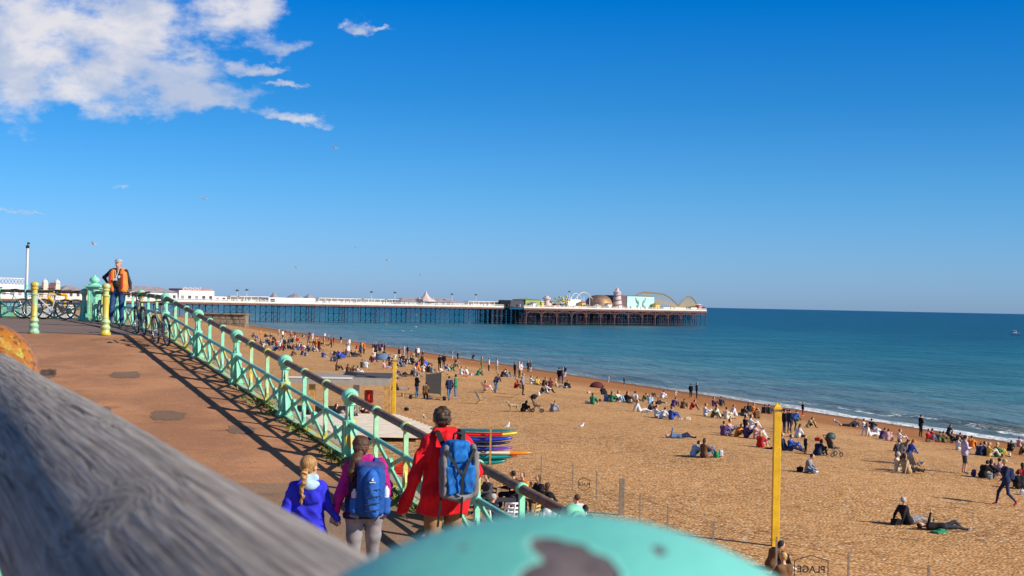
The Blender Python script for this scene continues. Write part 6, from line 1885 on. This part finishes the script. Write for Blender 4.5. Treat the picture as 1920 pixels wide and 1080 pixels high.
# cafe terrace: fence posts, wires, name signs, tables, chairs
GP = mat('grey_fence_post', (0.26, 0.20, 0.15), rough=0.85, var=0.2); WIRE = mat('thin_wire', (0.16, 0.13, 0.10), rough=0.6)
fpx = [(1014, 902), (1073, 920), (1118, 938), (1165, 966), (1199, 985), (1251, 1008), (1337, 1046), (1455, 1080), (1590, 1112), (1740, 1140), (1900, 1170)]
fpt = [bg(a, b) for a, b in fpx]
fr = empty('cafe_fence', fpt[0]); O = tuple(fr.location); tag(fr, 'low wire fence on grey posts around the beach cafe', 'fence')
for i, p in enumerate(fpt):
    w, h = (0.17, 1.2) if i == 3 else (0.045, 1.0)
    MB().box(p + Vector((0, 0, h / 2 - 0.1)), (w, w * 0.8, h + 0.2)).build('fence_post', GP, fr, origin=O)
for a, b in zip(fpt[:-1], fpt[1:]):
    mb = MB()
    for z in (0.12, 0.38, 0.64, 0.90):
        mb.tube([a + Vector((0, 0, z)), (a + b) / 2 + Vector((0, 0, z - 0.03)), b + Vector((0, 0, z))], 0.004, 4, False)
    n = 0
    for k in range(1, n):
        q_ = a + (b - a) * k / n; mb.tube([q_ + Vector((0, 0, 0.12)), q_ + Vector((0, 0, 0.9))], 0.004, 4, False)
    mb.build('wire_panel', WIRE, fr, origin=O)
def sign(px, py, Y, size, label, shape):
    c = at(px, py, Y)
    o = empty('name_sign', c); tag(o, label, 'sign')
    poly = [(math.sin(a) * size * 0.5, 0, math.cos(a) * size * 0.5) for a in [k * math.pi / 3 for k in range(6)]] if shape == 'hex' else \
        [(0, 0, size * 0.42), (size * 0.5, 0, size * 0.27), (size * 0.5, 0, -size * 0.27), (0, 0, -size * 0.42), (-size * 0.5, 0, -size * 0.27), (-size * 0.5, 0, size * 0.27)]
    mb = MB()
    for a, b in zip(poly, poly[1:] + poly[:1]): mb.bar(a, b, 0.018, 0.018)
    mb.build('outline', mat('sign_black', (0.02, 0.015, 0.012)), o)
    cu = bpy.data.curves.new('letters', 'FONT'); cu.body = 'PLAGE'; cu.align_x = 'CENTER'; cu.align_y = 'CENTER'; cu.size = size * 0.29; cu.extrude = 0.006; cu.offset = 0.003
    t = bpy.data.objects.new('letters', cu); COL.objects.link(t); t.parent = o; t.rotation_euler = (math.pi / 2, 0, 0); t.scale = (-1, 1, 1); t.location = (0, 0, -0.0)
    cu.materials.append(MATS['sign_black'])
    dg = bpy.context.evaluated_depsgraph_get(); me_ = bpy.data.meshes.new_from_object(t.evaluated_get(dg))
    t2 = bpy.data.objects.new('lettering', me_); COL.objects.link(t2); t2.parent = o; t2.rotation_euler = t.rotation_euler; t2.scale = t.scale
    bpy.data.objects.remove(t)
sign(1095, 908, 48.6, 0.46, 'small black hexagonal name sign on the cafe fence', 'hex')
sign(1521, 1068, 34.0, 0.80, 'black outline sign reading PLAGE backwards at the bottom of the picture', 'house')
# cafe furniture
def chair(loc, rz, m, label, grp='chairs of the beach cafe'):
    o = empty('chair', loc, rz); tag(o, label, 'chair', grp)
    for sx in (-1, 1):
        for sy in (-1, 1): MB().bar((sx * .19, sy * .19, 0), (sx * .17, sy * .17, 0.44), 0.035, 0.035).build('leg', m, o)
    MB().box((0, 0, 0.455), (0.42, 0.42, 0.03)).build('seat', m, o)
    mb = MB()
    for sx in (-1, 1): mb.bar((sx * .19, -.20, 0.47), (sx * .19, -.27, 0.88), 0.035, 0.035)
    for z in (0.60, 0.72, 0.86): mb.box((0, -.21 - (z - 0.47) * 0.17, z), (0.40, 0.025, 0.06))
    mb.build('backrest', m, o); return o
def ctable(loc, label, m, top=(0.7, 0.7)):
    o = empty('table', loc); tag(o, label, 'table', 'tables of the beach cafe')
    MB().box((0, 0, 0.74), (top[0], top[1], 0.04)).build('table_top', m, o)
    MB().box((0, 0, 0.37), (0.08, 0.08, 0.70)).build('pedestal', m, o); MB().box((0, 0, 0.02), (0.45, 0.45, 0.04)).build('base', m, o); return o
def cpos(px, Y, dz=0.0):
    X = (px - 960) / FPX * Y; return Vector((X, Y, beach_z(X, Y) + dz))
POSES['chair'] = mir(dict(shR=(.18, -.10, .98), elR=(.24, .06, .74), wrR=(.15, .30, .74), hiR=(.10, -.05, .53), knR=(.12, .36, .52), anR=(.12, .34, .10), toR=(.12, .46, .05), neck=(0, -.09, 1.04), head=(0, -.04, 1.20)))
POSES['chairup'] = dict(shR=(.18, -.10, .98), elR=(.28, .10, .80), wrR=(.20, .20, 1.10), shL=(-.18, -.10, .98), elL=(-.24, .06, .74), wrL=(-.15, .30, .74), hiR=(.10, -.05, .53), knR=(.12, .36, .52), anR=(.12, .34, .10), toR=(.12, .46, .05),
                        hiL=(-.10, -.05, .53), knL=(-.12, .36, .52), anL=(-.12, .34, .10), toL=(-.12, .46, .05), neck=(0, -.09, 1.04), head=(0, -.04, 1.20))
WCH = mat('white_plastic', (0.78, 0.78, 0.78), rough=0.4, var=0.03); DCH = mat('dark_chair', (0.05, 0.04, 0.04)); WTB = mat('yellow_wood', (0.60, 0.42, 0.15), rough=0.6)
cafe = [(1014, 46.2, 'chair', 'k', 'q', 'h', 1, 200, 'woman with long brown hair in black top at the cafe table by the fence'), (1036, 44.3, 'chair', 'k', 'k', 'h', 1, 40, 'person with long hair in a big black coat seen from behind at the cafe'),
        (1042, 40.6, 'chair', 'w', 'g', 'h', 0, 250, 'man in white tee looking right at the cafe table'), (1087, 41.6, 'chairup', 'i', 'd', 'h', 0, 120, 'man in lilac tee with one hand raised at the cafe'),
        (1103, 39.4, 'chair', 'k', 'k', 'k', 0, 110, 'dark haired person in black nearest the round railing knob at the cafe'), (936, 41.6, 'chair', 'n', 'q', 'g', 0, 20, 'grey haired person in a navy jacket seen through the ramp railing'),
        (966, 47.5, 'chair', 'k', 'k', 'k', 0, 150, 'person in black sitting at the cafe below the kayak tips'), (985, 47.0, 'chair', 'o', 'q', 'h', 0, 210, 'person in orange top sitting at the cafe below the kayaks'),
        (918, 46.5, 'chair', 'q', 'k', 'k', 0, 200, 'person in dark grey sitting beyond the railing just right of the red jacket')]
for i, (px, Y, pose, top, bot, hr, lg, fc, lb) in enumerate(cafe):
    p = cpos(px, Y)
    o = place_person(0, 0, pose, top, bot, hr, lg, fc, 1.0, pos=p + Vector((0, 0, 0.015))); PEOPLE.pop()
    if '_k' in o: del o['_k']
    tag(o, lb, 'person', 'people at the beach cafe')
    a = o.rotation_euler.z
    chair(p + Vector((math.sin(a) * 0.05, -math.cos(a) * 0.05, -0.03)), a, [DCH, DCH, WTB, DCH, WTB, WCH, DCH, WTB, DCH][i], ['dark chair under the long haired woman by the fence', 'dark chair under the black coat', 'wooden chair of the man in the white tee', 'dark chair of the man raising his hand',
          'wooden chair of the person nearest the knob', 'white chair under the grey haired person', 'dark chair of the black clad person below the kayaks', 'wooden chair of the person in orange', 'dark chair of the person right of the red jacket'][i])
ctable(cpos(1022, 45.3), 'yellow wooden cafe table between the two long haired people', WTB, (0.9, 0.8)); ctable(cpos(1064, 40.9), 'wooden cafe table between the two men', WTB); ctable(cpos(955, 44.5), 'dark cafe table right of the navy jacket', DCH)
ctable(cpos(978, 48.6), 'dark cafe table under the pink kayak tip', DCH, (1.0, 0.8))
chair(cpos(954, 42.4), 2.4, WCH, 'empty white chair seen just above the brown handrail'); chair(cpos(963, 43.0), 0.6, WCH, 'second empty white chair, right of its twin')
chair(cpos(1003, 43.4), 1.2, WTB, 'empty wooden chair next to the yellow table')
# parasol with red and white panels, and red crates
c = cpos(950, 36.5, -0.35)
o = empty('parasol', c); O = tuple(c); tag(o, 'red and white parasol partly hidden behind the turquoise knob', 'parasol')
MB().tube([c, c + Vector((0, 0, 1.45))], 0.025, 8).build('pole', WCH, o, origin=O)
mb = MB(); mb.mi = 0
top = c + Vector((0, 0, 1.5))
for k in range(12):
    a, b = 2 * math.pi * k / 12, 2 * math.pi * (k + 1) / 12
    mb.mi = 1 if k % 4 == 0 else 0
    mb.quad(top, top + Vector((0.75 * math.cos(a), 0.75 * math.sin(a), -0.3)), top + Vector((0.75 * math.cos(b), 0.75 * math.sin(b), -0.3)))
cn = mb.build('canopy', [WCH, REDP], o, origin=O); sd = cn.modifiers.new('t', 'SOLIDIFY'); sd.thickness = 0.01
for k in range(3):
    p = bg(752, 908) + Vector((0, 0, 0.30 * k + 0.005))
    mb = MB()
    mb.box((0, 0, 0.02), (0.55, 0.4, 0.03))
    for sx, sy, dx_, dy_ in ((-1, 0, .03, .4), (1, 0, .03, .4), (0, -1, .55, .03), (0, 1, .55, .03)):
        for z in (0.08, 0.18, 0.26): mb.box((sx * .26, sy * .185, z), (dx_, dy_, 0.05))
    for sx in (-1, 1):
        for sy in (-1, 1): mb.box((sx * .25, sy * .175, 0.15), (0.05, 0.05, 0.285))
    o = mb.build('crate', REDP); o.location = p; tag(o, 'red plastic crate, ' + ['lowest', 'middle one', 'topmost'][k] + ' of the stack seen through the railing', 'crate', 'stack of red crates')
# people under the canopy and at the lower edge
for px, py, pose, top, bot, hr, lg, fc, lb in [(578, 787, 'knees', 'k', 'k', 'k', 0, 20, 'person in black sitting leftmost under the grey canopy'), (606, 786, 'hunch', 'n', 'k', 'r', 0, 60, 'person in navy with ginger hair under the canopy'),
        (630, 785, 'knees', 'k', 'g', 'k', 1, -20, 'person in black with long hair in the middle under the canopy'), (655, 789, 'hunch', 'q', 'k', 'k', 0, 10, 'person in dark grey at the boardwalk edge under the canopy'),
        (683, 779, 'knees', 'c', 'k', 'h', 0, 180, 'person in cream sitting directly under the red lifebuoy housing'), (696, 780, 'hunch', 'p', 'm', 'h', 1, 150, 'person in pink sitting just right of the lifebuoy post'),
        (1446, 1068, 'hunch', 'h', 'k', 'k', 1, -10, 'person in a brown coat crouched at the foot of the tall yellow post'), (1464, 1142, 'chair', 'h', 'd', 'y', 0, 100, 'blonde person whose head shows beside the turquoise knob'),
        (1886, 948, 'walk', 'n', 'n', 'y', 0, 160, 'blonde person walking on the pebbles in navy with a dark backpack and red shoes')]:
    o = place_person(px, py, pose, top, bot, hr, lg, fc, 1.0); PEOPLE.pop()
    if '_k' in o: del o['_k']
    tag(o, lb, 'person')
    if px == 1886:
        o.material_slots[4].material = REDP
        r = empty('backpack', o.location, o.rotation_euler.z); tag(r, 'dark navy backpack on the walking blonde person', 'backpack')
        fig_obj('main_compartment', sdf_mesh('bgw', [rbx((0, -.15, 1.18), (0.16, 0.10, 0.22), 0, 0.02, 0.07), rbx((0, -.25, 1.10), (0.11, 0.04, 0.12), 0, 0.02, 0.03)], 0.018, 0.02, 1), [cm('n')], r)
        mb = MB()
        for sx in (-1, 1):
            pts = [(sx * .10, -.10, 1.36), (sx * .12, .02, 1.46), (sx * .12, .14, 1.36), (sx * .15, .12, 1.12), (sx * .14, -.06, 1.0)]
            for a, b in zip(pts[:-1], pts[1:]): mb.bar(a, b, 0.05, 0.015)
        mb.build('shoulder_strap', BLK, r)
# dark windbreak
p = bg(812, 742)
o = empty('windbreak', p, math.radians(-4)); tag(o, 'tall dark grey fabric windbreak held upright on the beach', 'windbreak')
w, h0, h1 = 28 / FPX * p.y, 5 / FPX * p.y, 40 / FPX * p.y
MB().prism([(-w / 2, 0, h0), (w / 2, 0, h0 - 0.08), (w / 2 + 0.05, 0, h1 + 0.15), (-w / 2, 0, h1)], (0, 0, 0), (0, 0.04, 0)).build('fabric', mat('windbreak_cloth', (0.075, 0.07, 0.065), rough=0.9), o)
for sx in (-1, 1): MB().tube([(sx * w / 2, 0.02, -0.1), (sx * w / 2, 0.02, h1 + 0.1)], 0.03, 8).build('pole', DCH, o)


# pushchairs
def pushchair(px, py, rz, label, hood):
    o = empty('pushchair', bg(px, py), rz); tag(o, label, 'pushchair')
    for x, y_ in ((-.25, -.2), (.25, -.2), (-.2, .42), (.2, .42)): MB().torus((x, y_, 0.12), 0.10, 0.025, (1, 0, 0), 18, 6).build('wheel', RUB, o, smooth=True)
    f = MB()
    for sx in (-1, 1): f.tube([(sx * .24, .42, .12), (sx * .22, -.1, .62), (sx * .22, -.42, 1.05)], 0.016, 6); f.tube([(sx * .24, -.2, .12), (sx * .22, .05, .5)], 0.016, 6)
    f.tube([(-.22, -.42, 1.05), (.22, -.42, 1.05)], 0.018, 6); f.build('frame', DCH, o)
    s = MB(); s.box((0, .12, .42), (0.38, 0.40, 0.06)); s.bar((0, -.08, .44), (0, -.28, .95), 0.38, 0.05, upv=(0, 1, 0.2)); s.build('seat', DCH, o)
    me = sdf_mesh('hood', [('e', (0, -.10, .95), (0.23, 0.26, 0.24), 0)], 0.025, 0.02, 1, cut=lambda X: np.maximum(0.86 - X[..., 2] - 0.3 * (X[..., 1] + 0.1), 0.20 - np.sqrt((X[..., 1] - 0.05) ** 2 + (X[..., 2] - .86) ** 2 + X[..., 0] ** 2)))
    fig_obj('sun_hood', me, [hood], o); return o
pushchair(1560, 856, math.radians(-60), 'dark pushchair with a teal lined hood right of the tall yellow post', mat('hood_teal', (0.02, 0.06, 0.06)))
pushchair(1004, 773, math.radians(-100), 'black pushchair between the people and the dog mid beach', cm('k'))


# deck chairs, tents, bags
def deck_chair(px, py, rz, m, label):
    o = empty('folding_chair', bg(px, py), rz); tag(o, label, 'folding chair', 'folding chairs on the beach')
    for sx in (-1, 1):
        MB().bar((sx * .25, .35, 0), (sx * .25, -.45, .85), 0.03, 0.03).build('leg', TIM, o); MB().bar((sx * .22, -.35, 0), (sx * .22, .40, .45), 0.03, 0.03).build('leg', TIM, o)
    mb = MB(); pts = [(0, .38, .42), (0, .15, .26), (0, -.12, .30), (0, -.45, .86)]
    for a, b in zip(pts[:-1], pts[1:]): mb.bar(a, b, 0.42, 0.012)
    mb.build('canvas_sling', m, o)
deck_chair(902, 757, math.radians(-70), cm('l'), 'empty folding chair with pale blue sling on open pebbles'); deck_chair(968, 746, math.radians(-90), cm('t'), 'wooden folding chair beside the person in grey')
deck_chair(912, 737, math.radians(-60), cm('w'), 'white folding chair by the bending person in navy'); deck_chair(1716, 884, math.radians(-60), cm('g'), 'grey folding chair beside the two seated people right of the pole'); deck_chair(975, 727, math.radians(-80), cm('q'), 'dark folding chair in the group mid beach')
def tent(px, py, m, label, s=1.0):
    p = bg(px, py)
    me = sdf_mesh('tent', [('e', (0, 0, 0), (1.15 * s, 0.9 * s, 0.95 * s), 0)], 0.07, 0.02, 1, wr=(0.03, 5, 3), cut=lambda X: np.maximum(-0.02 - X[..., 2], 0.45 - np.sqrt((X[..., 0] - 0.9) ** 2 + (X[..., 1] + 0.7) ** 2 + X[..., 2] ** 2)))
    o = bpy.data.objects.new('beach_tent', me); COL.objects.link(o); me.materials[0] = m; o.location = p; tag(o, label, 'tent', 'small beach tents')
tent(718, 675, cloth('tent_slate', (0.12, 0.19, 0.30)), 'slate blue dome tent left of the shorter yellow post', 0.9); tent(791, 687, cloth('tent_blue', (0.03, 0.08, 0.45)), 'bright blue dome tent near the waterline crowd', 0.75)
tent(1119, 727, cloth('tent_maroon', (0.10, 0.02, 0.025)), 'dark maroon low tent near the wet shingle', 0.7); tent(636, 671, cloth('tent_royal', (0.02, 0.05, 0.40)), 'royal blue pop up tent in the far crowd', 0.7)
BAGM = {}
random.seed(31)
bagp = [(1101, 757, 'w'), (1104, 738, 'p'), (755, 744, 'y'), (770, 748, 'k'), (805, 749, 'n'), (833, 751, 'k'), (820, 750, 'h'), (1125, 753, 'm'), (1343, 858, 'e'), (1352, 856, 'w'), (1826, 893, 'u'), (1500, 884, 'k'), (1526, 798, 'y'),
        (1515, 801, 'e'), (1533, 827, 'r'), (1444, 842, 'm'), (1762, 999, 'e'), (1680, 984, 'k'), (1856, 899, 'g'), (1890, 855, 'c'), (1878, 857, 'q'), (1632, 816, 'u'), (1180, 756, 'k'), (1210, 774, 'g'), (1368, 818, 'h'),
        (1010, 742, 'w'), (885, 705, 'w'), (871, 706, 'r'), (757, 706, 'k'), (1068, 728, 'k'), (762, 770, 'k'), (1917, 928, 'w'), (1402, 803, 'b'), (1290, 788, 'c'), (1740, 829, 'h'), (1802, 832, 'g')]
bagn = {}
for px, py, c_ in bagp:
    k = px % 3
    nm = ['bag', 'towel', 'rucksack'][k]
    if k == 1: pr = [rbx((0, 0, .04), (.38, .22, .05), 0, 0.02, 0.03), rbx((.2, .1, .09), (.15, .12, .05), 0, 0.03, 0.03)]
    elif k == 0: pr = [rbx((0, 0, .14), (.22, .12, .13), 0, 0.03, 0.05), ('c', (-.12, 0, .26), (0, 0, .36), .02, .02, 0), ('c', (0, 0, .36), (.12, 0, .26), .02, .02, 0)]
    else: pr = [rbx((0, 0, .2), (.16, .12, .20), 0, 0.03, 0.07), rbx((0, -.12, .14), (.11, .05, .10), 0, 0.02, 0.03)]
    if k not in BAGM: BAGM[k] = sdf_mesh(nm, pr, 0.022, 0.02, 1, wr=(0.01, 20, k))
    o = bpy.data.objects.new(nm, BAGM[k]); COL.objects.link(o); o.location = bg(px, py); o.rotation_euler = (0, 0, random.uniform(0, 6.28))
    o.material_slots[0].link = 'OBJECT'; o.material_slots[0].material = cm(c_); o.scale = (0.75, 0.75, 0.75)
    z = min(PEOPLE, key=lambda q: (q['px'] - px) ** 2 + (q['py'] - py) ** 2)
    pl = side(dict(px=px, py=py)).replace('on the beach ', '').replace('in the ', 'in the ')
    tag(o, f"{CL[c_][0]} {nm} lying by the person in {CL[z['top'][0]][0]}, {pl}", nm if nm != 'rucksack' else 'rucksack', 'belongings lying on the pebbles')
    if px == 1856: o['label'] = 'grey rucksack lying among the picnickers in black near the lilac top walker'
    bagn.setdefault(o['label'], []).append(o)
# plants: bunch of green beside the couple handled as belongings above


# dog
def dog(px, py, rz, m, label):
    P = [('c', (0, .26, .42), (0, -.22, .42), .115, .085, 0), ('c', (0, .30, .45), (0, .42, .60), .075, .055, 0), ('e', (0, .46, .63), (.055, .075, .06), 0), ('c', (0, .50, .62), (0, .60, .60), .035, .025, 0), ('c', (0, -.28, .45), (0, -.45, .58), .025, .014, 0)]
    for sx in (-1, 1):
        P += [('c', (sx * .07, .24, .38), (sx * .07, .25, .18), .042, .026, 0), ('c', (sx * .07, .25, .18), (sx * .07, .23, .02), .024, .022, 0), ('c', (sx * .07, .23, .02), (sx * .07, .27, .02), .024, .02, 0),
              ('c', (sx * .07, -.20, .40), (sx * .08, -.16, .24), .06, .034, 0), ('c', (sx * .08, -.16, .24), (sx * .08, -.27, .15), .03, .022, 0), ('c', (sx * .08, -.27, .15), (sx * .08, -.24, .02), .022, .02, 0), ('c', (sx * .08, -.24, .02), (sx * .08, -.20, .02), .022, .02, 0),
              ('c', (sx * .035, .43, .67), (sx * .06, .41, .72), .022, .008, 0)]
    me = sdf_mesh('dog', P, 0.018, 0.02, 1); o = bpy.data.objects.new('dog', me); COL.objects.link(o); me.materials[0] = m; o.location = bg(px, py); o.rotation_euler = (0, 0, rz); tag(o, label, 'dog')
dog(964, 772, math.radians(100), cm('t'), 'tan dog standing left of the seated person in black mid beach')
dog(1691, 848, math.radians(-60), cm('k'), 'black dog by the person in blue with ginger hair')


# gulls
GW = mat('gull_white', (0.78, 0.77, 0.75), rough=0.7, var=0.03); GG = mat('gull_grey', (0.33, 0.35, 0.38), rough=0.7); GY = mat('gull_beak', (0.75, 0.45, 0.05))
def gull_mesh(fly):
    if fly:
        P = [('e', (0, 0, 0), (.065, .20, .06), 0), ('e', (0, .19, .03), (.04, .055, .042), 0), ('c', (0, -.18, 0), (0, -.30, .0), .035, .02, 0), ('c', (0, .23, .025), (0, .27, .02), .012, .006, 2)]
        for sx in (-1, 1):
            P += [('c', (sx * .05, .05, .02), (sx * .32, .10, .14), .040, .030, 1), ('c', (sx * .32, .10, .14), (sx * .64, -.06, .10), .028, .012, 1), ('c', (sx * .05, -.02, .02), (sx * .32, .02, .14), .032, .026, 1)]
    else:
        P = [('e', (0, 0, .20), (.075, .17, .08), 0, None, None, rotx(0.25)), ('c', (0, .11, .26), (0, .14, .34), .045, .036, 0), ('e', (0, .15, .36), (.036, .05, .038), 0), ('c', (0, .19, .355), (0, .24, .345), .011, .006, 2),
             ('e', (0, -.05, .225), (.078, .17, .06), 1, 0.01, None, rotx(0.3)), ('c', (0, -.2, .17), (0, -.30, .13), .03, .012, 1)]
        for sx in (-1, 1): P += [('c', (sx * .03, 0, .14), (sx * .03, 0, .01), .009, .008, 2, 0.005), ('c', (sx * .03, 0, .01), (sx * .03, .05, .008), .010, .008, 2, 0.005)]
    me = sdf_mesh('gull', P, 0.013, 0.02, 3)
    for i, m_ in enumerate((GW, GG, GY)): me.materials[i] = m_
    return me
GM = {0: gull_mesh(False), 1: gull_mesh(True)}
def gull(fly, p, rz, label, sc=1.0, roll=0.0):
    o = bpy.data.objects.new('gull', GM[fly]); COL.objects.link(o); o.location = p; o.rotation_euler = (0, roll, rz); o.scale = (sc,) * 3; tag(o, label, 'gull', 'gulls standing and flying around the beach')
gull(0, bg(1090, 804), math.radians(-70), 'white and grey gull standing alone on the open pebbles', 0.85); gull(0, bg(795, 788), math.radians(20), 'gull standing on the pebbles by the boardwalk', 0.9)
gull(0, Vector(((957 - 960) / FPX * DK, DK, kz(804.5))), math.radians(-30), 'gull perched on the topmost board of the kayak rack', 0.75); gull(0, bg(1568, 797), math.radians(50), 'gull standing on the wet shingle right of the tall yellow post', 1.3)
for px, py, Y, rz, lb, sc_ in [(779, 612, 330, 60, 'largest white gull flying low over the shallows'), (770, 619, 330, 90, 'gull skimming the water, left of the largest one'), (755, 622, 330, 40, 'gull low over the water, leftmost of three')
                               ] and [(779, 613, 300, 60, 'largest white gull flying low over the shallows', 1.5), (771, 620, 300, 90, 'gull skimming the water just below the largest one', 1.0), (755, 621, 300, 40, 'gull low over the water, leftmost of the three', 1.3),
                               (780, 591, 420, 70, 'gull crossing in front of the pier legs under the pavilion', 1.5), (879, 606, 420, 70, 'gull at the water right below the pier legs', 1.4), (724, 608, 420, 30, 'gull at the foot of the pier legs, left', 1.4),
                               (176, 458, 120, 80, 'gull in the sky above the standing man, left', 1.1), (556, 502, 150, 40, 'gull in the sky above the long pier arcade', 1.0), (727, 489, 150, 60, 'gull high over the spired pavilion', 1.0),
                               (628, 278, 110, 60, 'highest gull, alone in the blue middle sky', 0.9), (384, 373, 110, 30, 'gull in the sky right of the thin wisps', 0.9), (789, 516, 180, 60, 'gull just above the pavilion spire', 1.0), (668, 464, 160, 20, 'gull in the sky, left of the one over the pavilion', 0.9)]:
    gull(1, at(px, py, Y), math.radians(rz), lb, sc_ * 0.8, roll=0.25)

# small motor boat
p = on_sea(1903, 628)
o = empty('boat', p, math.radians(70)); tag(o, 'small white motor boat alone on the sea near the right edge', 'boat')
sb = p.y / FPX * 15 / 4.0
mb = MB()
for i in range(13):
    t = i / 12; w_ = 0.95 * (1 - max(0, t - 0.45) ** 2 * 3.1)
    for x_, z_ in ((-1, .9 + .35 * t * t), (-.75, .1), (0, -.25), (.75, .1), (1, .9 + .35 * t * t)): mb.v.append((x_ * max(w_, .03) * sb, (t * 5 - 2.5) * sb, z_ * sb))
for i in range(12):
    for k in range(4): mb.f.append((i * 5 + k, i * 5 + k + 1, i * 5 + k + 6, i * 5 + k + 5)); mb.m.append(0)
    mb.f.append((i * 5, i * 5 + 4, i * 5 + 9, i * 5 + 5)); mb.m.append(0)
mb.f.append((0, 1, 2, 3, 4)); mb.m.append(0); mb.build('hull', WCH, o)
mb = MB(); mb.box((0, 0.1 * sb, 1.55 * sb), (1.3 * sb, 1.7 * sb, 1.1 * sb)); f = mb.build('cabin', WCH, o, bevel=0.1)
mb = MB(); mb.box((0, 0.1 * sb, 1.75 * sb), (1.34 * sb, 1.5 * sb, 0.4 * sb)); mb.build('window', PDK, f)
